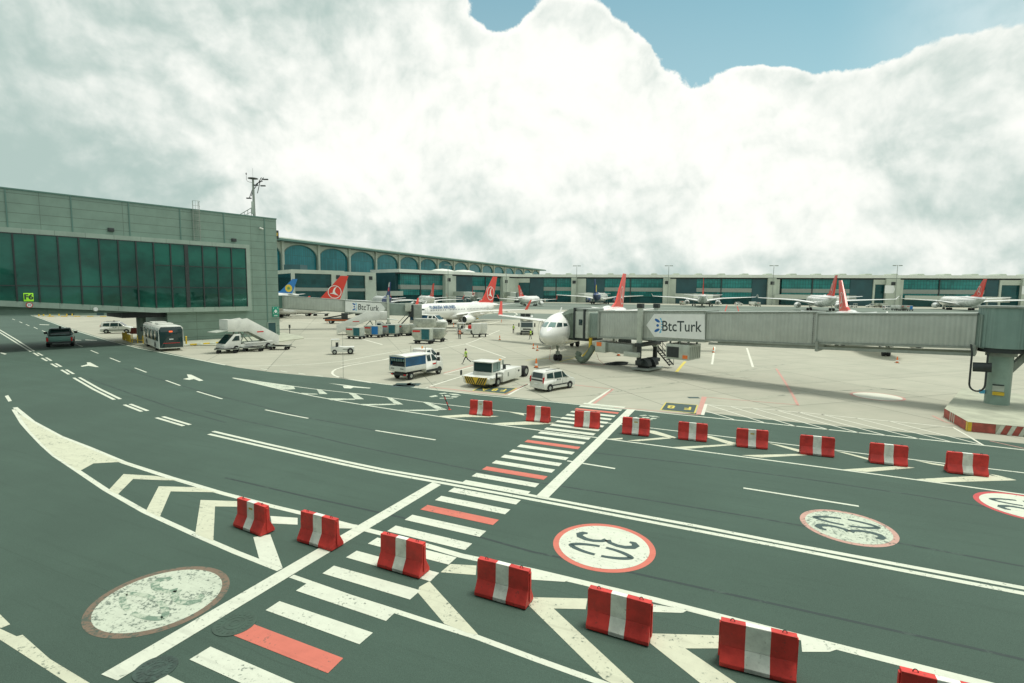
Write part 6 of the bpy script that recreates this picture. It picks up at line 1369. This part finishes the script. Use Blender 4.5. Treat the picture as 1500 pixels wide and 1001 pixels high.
def make_stairs_truck(label):
    t = thing('passenger_stairs_truck', label, 'stairs truck', group='white passenger stairs trucks')
    g = MB(); g.box(-3.3, 3.6, -.95, .95, .55, .9); g.box(-3.3, 1.0, -1.0, 1.0, .88, 1.1); b = g.build('chassis', M_WHITE, t, bevel=.03)
    g = MB(); g.prism([(1.6, .45), (1.6, 2.25), (2.5, 2.25), (3.9, .95), (4.0, .45)], -1.0, 1.0); cb_ = g.build('cab', M_WHITE, t, bevel=.05)
    pane(cb_, [(2.62, -.88, 2.16), (2.62, .88, 2.16), (3.75, .88, 1.12), (3.75, -.88, 1.12)], name='windscreen')
    for s in (-1, 1): pane(cb_, [(1.8, s*1.01, 1.45), (2.9, s*1.01, 1.45), (2.35, s*1.01, 2.05), (1.8, s*1.01, 2.05)]); [wheel(t, x, s*.9, .42, .28) for x in (-2.5, 2.3)]
    W = .85
    def side(y): g.prism([(-4.3, .2), (.4, 2.5), (3.3, 2.6), (3.3, 3.9), (.5, 4.2), (-4.35, 1.75)], y-.04, y+.04)
    g = MB(); side(-W); side(W); sp = g.build('side_panel', M_WHITE, t, bevel=.02)
    g = MB(); n_ = 16
    for i in range(n_): x = -4.2+4.5*i/n_; z = .4+2.35*i/n_; g.box(x, x+.3, -W, W, z, z+.12)
    g.box(.3, 3.4, -W, W, 2.68, 2.8); g.prism([(3.4, 2.72), (5.0, 2.55), (5.0, 2.62), (3.4, 2.82)], -W*1.2, W*1.2); g.build('steps', M_LGREY, t)
    g = MB(); g.prism([(.9, 3.86), (3.3, 3.76), (3.3, 4.35), (2.9, 4.6), (.2, 4.65)], -W, W); g.build('canopy', M_WHITE, t, bevel=.05) if False else None
    g = MB(); g.box(2.3, 3.35, -W-.12, W+.12, 2.82, 4.1); g.build('platform_screen', M_WHITE, t, bevel=.05)
    g = MB(); [g.bar((1.5, y, .9), (.6, y, 2.7), .1) for y in (-.6, .6)]; [g.bar((-.6, y, .9), (.9, y, 2.6), .1) for y in (-.6, .6)]; g.build('lift_arm', M_GREY, t)
    g = MB(); [g.box(-1.9, -.9, s*(W+.045)-.005, s*(W+.045)+.005, 2.3, 2.45) for s in (-1, 1)]; g.build('side_badge', M_RED, t); [MB().bar((1.6, y, 1.6), (1.6, y, 2.7), .14).build('post', M_GREY, t) for y in (-.6, .6)]
    return t
a, b = gp(333.5, 516.5), gp(372, 512.8); st = make_stairs_truck('white passenger stairs truck in front of the gallery building, stairs descending right'); hd = head(b, a); st.rotation_euler = (0, 0, hd); st.location = (a+b)/2+Vector((.3, 1.2, 0)); st.scale = (.96, 1.0, 1.05)
p = gp(522, 491); dup(st, p+Vector((1.3, 1.5, 0)), R(14), 'white passenger stairs truck beneath the left bridge, stairs descending left', None, (1.18, 1.1, 1.05))

def make_dolly(label, grp='flat baggage dollies'):
    t = thing('baggage_dolly', label, 'dolly', group=grp); g = MB(); g.box(-1.6, 1.6, -.8, .8, .48, .58)
    for x in (-1.55, 1.55): g.box(x-.05, x+.05, -.8, .8, .58, .7)
    g.build('deck', M_GREY, t, bevel=.01); g = MB(); g.bar((1.6, 0, .45), (2.5, 0, .3), .07); g.build('drawbar', M_DARK, t)
    for x in (-1.15, 1.15):
        for y in (-.62, .62): wheel(t, x, y, .24, .16, rim=False)
    return t
dl = make_dolly('empty flat dolly in front of the stairs truck cab'); p = gp(333, 517.3); dl.location = p; dl.rotation_euler = (0, 0, R(20)); dl.scale = (.85, 1, 1)
dup(dl, gp(371, 514.6), R(12), 'empty flat dolly beneath the foot of the near passenger stairs', None, (.85, 1, 1)); dup(dl, gp(410, 512.3), R(6), 'empty flat dolly alone to the right of the near passenger stairs', None, (.85, 1, 1))
dup(dl, gp(662, 485), R(8), 'flat grey dolly right of the blue-covered truck under the airliner', None, (1.5, 1.2, 1.2))
def make_tractor(label):
    t = thing('baggage_tractor', label, 'tractor', group='baggage tractors'); g = MB(); g.prism([(1.5, .3), (1.55, .9), (.5, 1.0), (.3, 1.05), (-.3, .95), (-1.7, .98), (-1.75, .35)], -.72, .72); b = g.build('body', M_WHITE, t, bevel=.04)
    g = MB(); g.box(.35, 1.5, -.7, .7, 1.85, 1.95)
    for x, y in ((.42, -.66), (.42, .66), (1.42, -.66), (1.42, .66)): g.bar((x, y, .95), (x-.03, y, 1.88), .06)
    cb_ = g.build('cab', M_WHITE, t); pane(cb_, [(1.44, -.6, 1.0), (1.44, .6, 1.0), (1.4, .6, 1.8), (1.4, -.6, 1.8)], M_LGLASS, 'windscreen'); g = MB(); g.box(.5, .85, -.5, .5, .95, 1.5); g.build('seat', M_DARK, cb_)
    g = MB(); g.box(-1.2, -.1, -.73, .73, .6, .72); g.build('side_band', M_GREY, b)
    for x, r_ in ((1.0, .33), (-1.15, .42)):
        for y in (-.68, .68): wheel(t, x, y, r_, .24)
    return t
a, b = gp(488.5, 520), gp(508.5, 519.5); tr_ = make_tractor('small white baggage tractor alone on the apron left of the blue-covered truck'); hd = head(b, a); tr_.rotation_euler = (0, 0, hd); tr_.location = (a+b)/2+Vector((0, .7, 0)); tr_.scale = (.9, .9, 1.0)

def make_uld(label, cur=M_TEALCLOTH, red=True, shape=0):
    t = thing('baggage_container', label, 'container', group='baggage containers on dollies'); z0 = .5
    pr = [(-1.5, z0+.55), (-1.5, z0+1.6), (1.0, z0+1.6), (1.0, z0), (-1.0, z0)] if shape == 0 else [(-1.55, z0+.7), (-1.55, z0+1.6), (1.55, z0+1.6), (1.55, z0+.7), (.95, z0), (-.95, z0)]
    g = MB(); g.prism(pr, -.75, .75); c_ = g.build('container_shell', M_SILVER if shape < 2 else M_WHITE, t, bevel=.03)
    if cur:
        for s in (-1, 1): g = MB(); g.box(-.15, .92, s*.75-.02, s*.75+.02, z0+.1, z0+1.5); g.build('curtain', cur, c_)
        g = MB(); g.box(1.0, 1.03, -.7, .7, z0+.05, z0+1.55); g.build('end_panel', M_LGREY, c_)
    if red:
        for s in (-1, 1): g = MB(); g.box(-1.4, -.35, s*.752-.008, s*.752+.008, z0+1.1, z0+1.35); g.build('red_label', M_RED, c_)
    g = MB(); g.box(-1.3, 1.3, -.8, .8, .38, .5); g.bar((1.3, 0, .4), (2.0, 0, .3), .07); g.build('dolly_deck', M_DARK, t)
    for x in (-.95, .95):
        for y in (-.65, .65): wheel(t, x, y, .22, .16, rim=False)
    return t
U1 = make_uld('silver container with a teal curtain, leftmost of the container row'); U1.location = gp(522.5, 496.4); U1.rotation_euler = (0, 0, R(-12)); U1.scale = (1.05, 1.1, .95)
U2 = make_uld('silver container with a bright blue curtain, second of the container row', M_BLUE); U2.location = gp(549, 494.4); U2.rotation_euler = (0, 0, R(-12)); U2.scale = (1.1, 1.1, 1)
dup(U1, gp(573.5, 493), R(-12), 'silver container with a teal curtain, third of the container row', None, (1.15, 1.1, 1.05))
U3 = make_uld('silver container with a red label and no curtain, fourth of the container row', None); U3.location = gp(593, 491.8); U3.rotation_euler = (0, 0, R(-12)); dup(U3, gp(605, 491.4), R(-12), 'silver container with a red label, right of the fourth in the row', None)
dup(U1, gp(621.5, 503.4), R(-8), 'silver container with teal curtain standing nearest, in front of the container row', None, (1.15, 1.15, 1.15))
U4 = make_uld('bare silver double-sloped container beside the nearest curtained container', None, False, 1); U4.location = gp(641, 500.6); U4.rotation_euler = (0, 0, R(-8)); U4.scale = (.85, 1, 1.05)
dup(U4, gp(623, 491.5), R(-5), 'large greyish container standing behind the nearest curtained container', None, (1.25, 1.2, 1.5))
dup(U4, gp(643, 489), R(-5), 'silver container with dark upper opening, below the blue-covered truck', None, (.9, 1.1, 1.1))
U5 = make_uld('plain white box container, right one of the pair by the orange workers', None, False, 2)
g = MB(); U5.location = gp(707, 493.6); U5.rotation_euler = (0, 0, R(4)); U5.scale = (.55, .8, 1.2); dup(U5, gp(697.5, 494.2), R(4), 'plain white box container, left one of the pair by the orange workers', None)
t2 = dup(tr_, gp(684, 489.6), R(170), 'baggage tractor with red load between the orange workers and white containers'); t2.scale = (1.25, 1.2, 1.1)
g = MB(); g.box(-1.5, -.3, -.6, .6, 1.0, 1.6); g.build('red_load', M_RED, t2, bevel=.05)

def make_boxtruck():
    t = thing('service_truck', 'white high-box service truck facing the viewer, left of the nearest jet nose', 'truck'); hw = 1.22
    g = MB(); g.prism([(1.7, .5), (1.7, 2.45), (3.15, 2.4), (3.35, 1.5), (3.4, .5)], -hw, hw); c_ = g.build('cab', M_WHITE, t, bevel=.06); pane(c_, [(3.37, -1.05, 1.45), (3.37, 1.05, 1.45), (3.2, 1.05, 2.28), (3.2, -1.05, 2.28)], name='windscreen')
    g = MB(); g.box(3.36, 3.42, -1.1, 1.1, .55, .82); g.build('bumper', M_DARK, c_); g = MB(); g.box(3.38, 3.41, -.7, .7, .98, 1.2); g.build('grille', M_DARK, c_)
    for s in (-1, 1): g = MB(); g.box(3.0, 3.2, s*1.45-.12, s*1.45+.12, 1.5, 2.2); g.build('mirror', M_DARK, c_, bevel=.03); [wheel(t, x, s*1.05, .48, .3) for x in (-2.2, 2.5)]; g = MB(); g.box(3.39, 3.43, s*.92-.14, s*.92+.14, .95, 1.12); g.build('headlight', M_SIGNW, c_)
    g = MB(); g.box(-3.6, 1.5, -.5, .5, .7, .95); g.build('chassis', M_DARK, t); g = MB(); g.box(-3.6, 1.55, -hw, hw, 1.2, 3.3); bx = g.build('box_body', M_WHITE, t, bevel=.03)
    g = MB(); g.box(1.56, 3.2, -hw, hw, 2.9, 3.0); [g.bar((3.1, y, 2.95), (3.1, y, 3.9), .07) for y in (-1.15, -.3, .6, 1.15)]; g.bar((3.1, -1.15, 3.9), (3.1, 1.15, 3.9), .07); g.build('front_platform', M_GREY, t); MB().box(1.57, 1.62, -.7, .7, 3.3, 3.9).build('guard_panel', M_DARK, t); MB().box(2.9, 3.05, -1.2, -.5, 3.0, 3.95).build('guard_panel', M_DARK, t)
    return t
bt2 = make_boxtruck(); p = gp(772, 491); bt2.location = p+Vector((0, 3, 0)); bt2.rotation_euler = (0, 0, math.atan2(-1, -.02)); bt2.scale = (1, 1.05, 1.05)
# yellow belt loader behind the airliner engine, dark loader under the left bridge
def make_loader(label, m, L=5.5):
    t = thing('belt_loader', label, 'loader', group=None); g = MB(); g.box(-L/2, L/2, -.8, .8, .45, .95); g.build('body', m, t, bevel=.05); g = MB(); g.bar((-L/2-.4, 0, .9), (L/2+1.2, 0, 2.3), .9, .22); g.build('belt', M_YEL if m is not M_DARK else M_DARK, t)
    g = MB(); g.box(-.2, .9, -.85, -.1, .95, 1.9); g.build('cab', m, t, bevel=.05)
    for x in (-L/3, L/3):
        for y in (-.7, .7): wheel(t, x, y, .38, .25)
    return t
l1 = make_loader('white belt loader with a yellow belt beneath the side-on airliner wing', M_WHITE); l1.location = gp(684, 471.5); l1.rotation_euler = (0, 0, R(175))
l2 = make_loader('dark loader with an orange stripe parked behind the left passenger stairs', M_DARK, 6.5); l2.location = gp(503, 474.4); l2.rotation_euler = (0, 0, R(5)); g = MB(); g.box(-3.2, 3.2, -.83, -.8, .62, .74); g.build('orange_stripe', M_ORANGE, l2); l2.scale = (1.3, 1.2, 1.4)

# ------------------------------------------------------------------ cones, bollards, posts
def make_cone(label):
    t = thing('traffic_cone', label, 'cone', group='traffic cones on the apron'); g = MB(); g.box(-.2, .2, -.2, .2, 0, .04); g.build('base', M_DARK, t, bevel=.01)
    for i, (r0, r1, z0, z1) in enumerate(((.155, .13, .04, .2), (.13, .105, .2, .38), (.105, .08, .38, .55), (.08, .035, .55, .8))): g = MB(); g.cyl((0, 0, z0), (0, 0, z1), r0, r1, n=14); g.build('sleeve', (M_ORANGE, M_SIGNW, M_ORANGE, M_ORANGE)[i], t)
    return t
cones = [(781.3, 511, 'traffic cone left of the nearest jet nose, left of a pair'), (787, 514, 'traffic cone left of the nearest jet nose, right of a pair'), (906, 521.5, 'tall orange cone beneath the power case of the near bridge'), (785.4, 539, 'dark dirty cone between the tug wheels and the small van'),
         (1045, 516.8, 'traffic cone right of the hanging air unit'), (934, 520, 'traffic cone half hidden by the near bridge lift column'), (664.5, 478.8, 'traffic cone in front of the side-on airliner engine'), (732, 498.2, 'traffic cone alone right of the white containers'),
         (479.5, 472.6, 'small cone in the open apron left of the dark loader'), (1314, 532, 'traffic cone below the bridge tunnel near the pale roundel'), (1223.5, 507.4, 'traffic cone behind the bridge rails left of the pale roundel'), (734.5, 472.3, 'faraway cone beneath the wing of the docked jet')]
c0 = make_cone(cones[0][2]); c0.location = gp(*cones[0][:2])
for u, v, l in cones[1:]: o = dup(c0, gp(u, v), 0, l); o.scale = (1.25, 1.25, 1.3) if 'tall' in l or 'dirty' in l else (1, 1, 1)
def make_bollard(label): 
    g = MB(); g.cyl((0, 0, 0), (0, 0, 1.15), .11, n=12); g.lathe([(.11, 1.15), (.07, 1.2), (.01, 1.22)], n=12); o = g.build('bollard', M_YEL); return tag(o, label, 'bollard', 'yellow bollards by the bus')
b0 = make_bollard('yellow bollards clustered beside the kerb left of the bus')
sp_ = [(180.5, 498), (183, 499), (186, 500), (188.5, 501), (191, 502), (185, 496.6)]
b0.location = gp(*sp_[0], .12)
for q in sp_[1:]: o = b0.copy(); COL.objects.link(o); o.location = gp(*q, .12)
far_sp = [(73, 463.4), (86.5, 463.2), (98, 463), (105.8, 463), (64, 463.6), (57, 463.6)]
for q in far_sp: o = b0.copy(); COL.objects.link(o); o.location = gp(*q); o.scale = (1.5, 1.5, 1.5); o['label'] = 'yellow bollards in front of the rear service wall at the far left'; o['group'] = 'yellow bollards by the rear wall'
kb = striped_kerb('bus_island_kerb', gp(176, 501.5), gp(216, 507), 5, 'low kerb island with bollards left of the bus', mats=(M_KERB, M_KERB), h=.15, w=1.2)
def board(u0, u1, v, h, z, label, zs=0):
    a, b = gp(u0, v), gp(u1, v); t = thing('hazard_board', label, 'barrier board', a, head(a, b)); L = (b-a).length; n = 7
    for i in range(n): g = MB(); g.add([(L*i/n, -.03, z), (L*(i+1)/n, -.03, z), (L*(i+1)/n+.25, -.03, z+h), (L*i/n+.25, -.03, z+h), (L*i/n, .03, z), (L*(i+1)/n, .03, z), (L*(i+1)/n+.25, .03, z+h), (L*i/n+.25, .03, z+h)], [(0, 1, 2, 3), (7, 6, 5, 4), (0, 4, 5, 1), (3, 2, 6, 7), (0, 3, 7, 4), (1, 5, 6, 2)]); g.build('stripe', M_KRED if (i < 4 or i % 2 == 0) else M_SIGNW, t)
    for x in (.3, L-.3): g = MB(); g.bar((x, 0, 0), (x, 0, z), .08); g.build('leg', M_YEL, t)
    return t
board(191, 217, 497.5, 1.0, .9, 'red and white striped hazard board behind the yellow rails left of the bus')
board(73, 84, 460.5, 2.0, .8, 'red and white hazard board in front of the rear service wall')
a, b = gp(194, 503.5), gp(218, 505.5); t = thing('yellow_guard_rail', 'yellow post-and-rail guard between the bollards and the bus', 'guard rail', a, head(a, b)); L = (b-a).length
for i in range(4): g = MB(); g.box(L*i/3-.05, L*i/3+.05, -.05, .05, 0, 1.3); g.build('post', M_YEL, t)
g = MB(); g.box(0, L, -.03, .03, .55, .65); g.build('rail', M_YEL, t)
p = gp(273, 504.5, .13); o = b0.copy(); COL.objects.link(o); o.location = p; o['label'] = 'single yellow bollard right of the bus against the building'
p = gp(424.5, 489.5); t = thing('signal_post', 'dark slim post with a small head, right of the gallery building', 'post', p); g = MB(); g.cyl((0, 0, 0), (0, 0, 1.6), .07, n=8); g.build('post', M_DARK, t); g = MB(); g.box(-.14, .14, -.12, .12, 1.15, 1.75); g.build('head', M_DARK, t, bevel=.03)

# ------------------------------------------------------------------ people
def make_person(label, p, rz, vest=M_HIVIS, legs=(.0, .0), arms=(.1, -.1), hair=M_HAIR, lean=0.0, grp=None):
    """legs, arms: forward swing of left, right in radians; faces +x"""
    t = thing('person', label, 'person', p, rz, grp); V = []; E = []; Rd = []
    def node(x, y, z, r, par=None):
        V.append((x, y, z)); Rd.append(r); i = len(V)-1
        if par is not None: E.append((par, i))
        return i
    pel = node(0, 0, .95, .13); ch = node(.02, 0, 1.22, .14, pel); sh = node(.01, 0, 1.42, .12, ch); nk = node(.01, 0, 1.52, .055, sh); hd_ = node(.03, 0, 1.64, .085, nk); node(.03, 0, 1.73, .07, hd_)
    dz = 0
    for s, lg, ar in ((1, legs[0], arms[0]), (-1, legs[1], arms[1])):
        kb_ = .35 if lg < 0 else .12
        hip = node(0, s*.1, .90, .085, pel); kx, kz = math.sin(lg)*.43, .9-math.cos(lg)*.43; kn = node(kx, s*.1, kz, .06, hip); a2 = lg-kb_*abs(lg)/.4 if lg else 0; fx, fz = kx+math.sin(a2)*.40, kz-math.cos(a2)*.40; an = node(fx, s*.1, fz, .045, kn); node(fx+.16, s*.11, max(.035, fz-.04), .035, an)
        sl = node(.0, s*.19, 1.40, .06, sh); ex_, ez_ = math.sin(ar)*.28, 1.40-math.cos(ar)*.28; el = node(ex_, s*.24, ez_, .042, sl); a3 = ar+.35; wx, wz = ex_+math.sin(a3)*.25, ez_-math.cos(a3)*.25; wr_ = node(wx, s*.25, wz, .028, el)
        pm = node(wx+.03, s*.25, wz-.06, .028, wr_)
        for k in range(4): f1 = node(wx+.035+.018*(k-1.5), s*.25, wz-.11-.005*(k % 2), .008, pm); node(wx+.045+.018*(k-1.5), s*(.245), wz-.145-.006*(k % 3), .007, f1)
        th_ = node(wx+.06, s*.235, wz-.075, .009, pm); node(wx+.075, s*.23, wz-.10, .008, th_)
    me = bpy.data.meshes.new('body'); me.from_pydata(V, E, []); ob = bpy.data.objects.new('body', me); COL.objects.link(ob)
    md = ob.modifiers.new('skin', 'SKIN'); ob.modifiers.new('sub', 'SUBSURF').levels = 1
    sv = me.skin_vertices[0].data
    for i, r_ in enumerate(Rd): sv[i].radius = (r_, r_)
    sv[0].use_root = True
    dg = bpy.context.evaluated_depsgraph_get(); m2 = bpy.data.meshes.new_from_object(ob.evaluated_get(dg)); bpy.data.objects.remove(ob)
    m2.materials.clear()
    for m_ in (M_CLOTH, M_SKIN, mat('shirt', (.10, .13, .16), .9)): m2.materials.append(m_)
    for pl in m2.polygons:
        c = pl.center; pl.material_index = 1 if (c.z > 1.5 or (abs(c.y) > .2 and c.z < 1.12 and c.z > .6)) else (2 if c.z > .98 else 0); pl.use_smooth = True
    body = bpy.data.objects.new('body', m2); COL.objects.link(body); body.parent = t
    g = MB(); rings = []
    for z, rx_, ry_ in ((.92, .15, .19), (1.05, .155, .19), (1.25, .165, .205), (1.38, .16, .22), (1.46, .12, .19), (1.49, .08, .1)): rings.append([(.01+rx_*math.cos(a), ry_*math.sin(a), z) for a in [2*math.pi*i/16 for i in range(16)]])
    g.loft(rings); g.build('vest', vest, t, smooth=60); g = MB(); g.lathe([(.168, 1.08), (.168, 1.13)], n=16); g.at(sc=(1, 1.2, 1)); g2 = MB(); g2.at((.01, 0, 0), sc=(1.0, 1.25, 1)); g2.lathe([(.165, 1.06), (.168, 1.07), (.168, 1.12), (.165, 1.13)], n=16); g2.build('reflective_band', M_SIGNW, t)
    g = MB(); rings = [[(.02+rr_*math.cos(a), rr_*.9*math.sin(a), z) for a in [2*math.pi*i/14 for i in range(14)]] for z, rr_ in ((1.66, .10), (1.72, .108), (1.78, .09), (1.82, .04))]; g.loft(rings); g.build('hair', hair, t, smooth=60)
    for s in (-1, 1): g = MB(); g.lathe([(.001, -.02), (.02, 0), (.001, .02)], c=(.0, s*.09, 1.64), n=8); g.build('ear', M_SKIN, t); g = MB(); g.lathe([(.001, -.008), (.011, 0), (.001, .008)], c=(.108, s*.032, 1.665), n=8); g.build('eye', M_HAIR, t)
    g = MB(); g.slab([(.105, 0, 1.66), (.14, 0, 1.625), (.105, 0, 1.62)], .025); g.build('nose', M_SKIN, t); g = MB(); g.box(.10, .115, -.022, .022, 1.592, 1.6); g.build('mouth', M_RED, t)
    return t
make_person('person in a yellow vest and dark trousers walking left behind the tug', gp(682.5, 534), R(178), legs=(.5, -.55), arms=(-.5, .45))
make_person('person in a yellow vest standing on the apron left of the service truck', gp(752, 488.6), R(-60), arms=(.3, .6))
make_person('person in a yellow vest standing right in front of the service truck', gp(777, 497.5), R(150), legs=(.2, -.15))
make_person('person in a bright orange vest standing by the container tractor', gp(674, 497), R(30), M_HIVISO)
make_person('person in a dark red top standing behind the orange-vested worker', gp(671.6, 496.4), R(10), mat('dark_red_top', (.3, .05, .05), .8))

# ------------------------------------------------------------------ small traffic and bridges along the concourse
def far_bridge(label, F, u, L_, ang):
    """short pale bridge standing out from the concourse"""
    x = F.X(u, -4); p = F.w(x, -4); t = thing('gate_bridge', label, 'jet bridge', p, ang, 'distant bridges along the concourse')
    g = MB(); g.prism([(0, 5.0), (L_*.5, 4.7), (L_*.5, 7.9), (0, 8.0)], -1.6, 1.6); g.build('tunnel', M_LGREY, t, smooth=0); g = MB(); g.prism([(L_*.5+.01, 4.4), (L_, 4.1), (L_, 7.5), (L_*.5+.01, 7.9)], -1.9, 1.9); g.build('outer_tunnel', M_TROOF, t, smooth=0)
    g = MB(); g.box(L_+.01, L_+3.5, -2.3, 2.3, 3.9, 7.7); g.build('cab', M_GREY, t); g = MB(); g.box(L_*.85, L_*.85+.8, -1.5, -.8, 0, 4.2); g.build('leg', M_GREY, t); g = MB(); g.box(L_*.85, L_*.85+.8, .8, 1.5, 0, 4.2); g.build('leg', M_GREY, t)
    g = MB(); g.box(L_*.85-.8, L_*.85+1.6, -1.8, 1.8, 0, 1.2); g.build('bogie', M_DARK, t)
    return t
for F, u, L_, a, lab in ((FL, 590, 34, -2.75, 'pale gate bridge near the left end of the concourse, behind the left bridge'), (FL, 667, 34, -1.0, 'pale gate bridge right of the first grey tower'), (FL, 742, 26, -1.2, 'pale gate bridge right of the second grey tower'), (FR, 846, 24, -1.1, 'pale gate bridge right of the third grey tower'),
                         (FR, 990, 30, -.75, 'pale gate bridge right of the fourth grey tower, beside the rear-view jet'), (FR, 1135, 48, -.72, 'pale gate bridge right of the fifth grey tower'), (FR, 1325, 52, -.6, 'long pale gate bridge right of the sixth grey tower')): far_bridge(lab, F, u, L_, a)
GS = 'service vehicles parked in front of the distant concourse'
for i, (src, u, v, a) in enumerate([(car, 1002, 446, .3), (tr_, 1052, 446.5, 2), (car, 1082, 447.5, .1), (U5, 1102, 448, 0), (car, 1213, 449, 2.8), (tr_, 1250, 450.6, 0), (car, 1275, 450.4, 3), (U4, 1286, 450.8, 0), (U4, 1294, 451, 0), (car, 1300, 454, .1), (U5, 1312, 455, 0), (U5, 1318, 455.2, 0), (U1, 1324, 455.3, 0), (U2, 1331, 455.6, 0),
                                    (tr_, 806, 442.5, 1), (car, 822, 442, 3), (U1, 800, 443, 0), (U3, 792, 443, 0), (ft, 822, 441.5, .2), (U3, 1000, 447, .4), (tr_, 950, 444, 2), (car, 958, 443.6, 2), (ft, 700, 441, 2.2), (car, 745, 441, .4), (U4, 641, 440.5, 0), (car, 600, 440.5, .3), (tr_, 654, 441.5, 0), (U3, 1110, 449.2, .5), (car, 575, 440.5, 2)]):
    p = gp(u, v); o = dup(src, p, a, 'small service vehicle or container far off before the concourse', GS); k = 1.35; o.scale = (k, k, k)
# vehicles below the left bridge and at the far left
for src, u, v, a, lab in ((ft, 437, 463.2, R(185), 'blue-covered truck seen through the gap beneath the left bridge, left one'), (dl, 470, 463, R(185), 'long dark dolly seen beneath the left bridge'), (car, 63, 457.5, 2.6, 'white van in front of the rear service wall'), (tr_, 40, 456.4, 2.9, 'white tractor beside the road before the rear service wall')):
    o = dup(src, gp(u, v), a, lab); o['group'] = ''; del o['group']; o.scale = (1.5, 1.5, 1.4)
# the terminal the view is taken from: seen only as the reflection in the gallery glass
back = Frame((-90, 36), (190, -92)); t = thing('viewing_terminal', 'dark terminal block whose reflection fills the gallery glass', 'building', back.A, back.rz)
g = MB(); g.box(0, back.len, -26, 0, 0, 14.5); g.build('facade', M_DGLASS, t, smooth=0); g = MB(); g.prism([(-2, 14.6), (back.len+2, 14.6), (back.len+2, 15.6), (back.len*.6, 18.5), (back.len*.3, 17), (-2, 15.6)], -28, 1.5); g.build('roof', M_ROOFD, t)
t.location = t.location-Vector((back.y.x, back.y.y, 0))*0
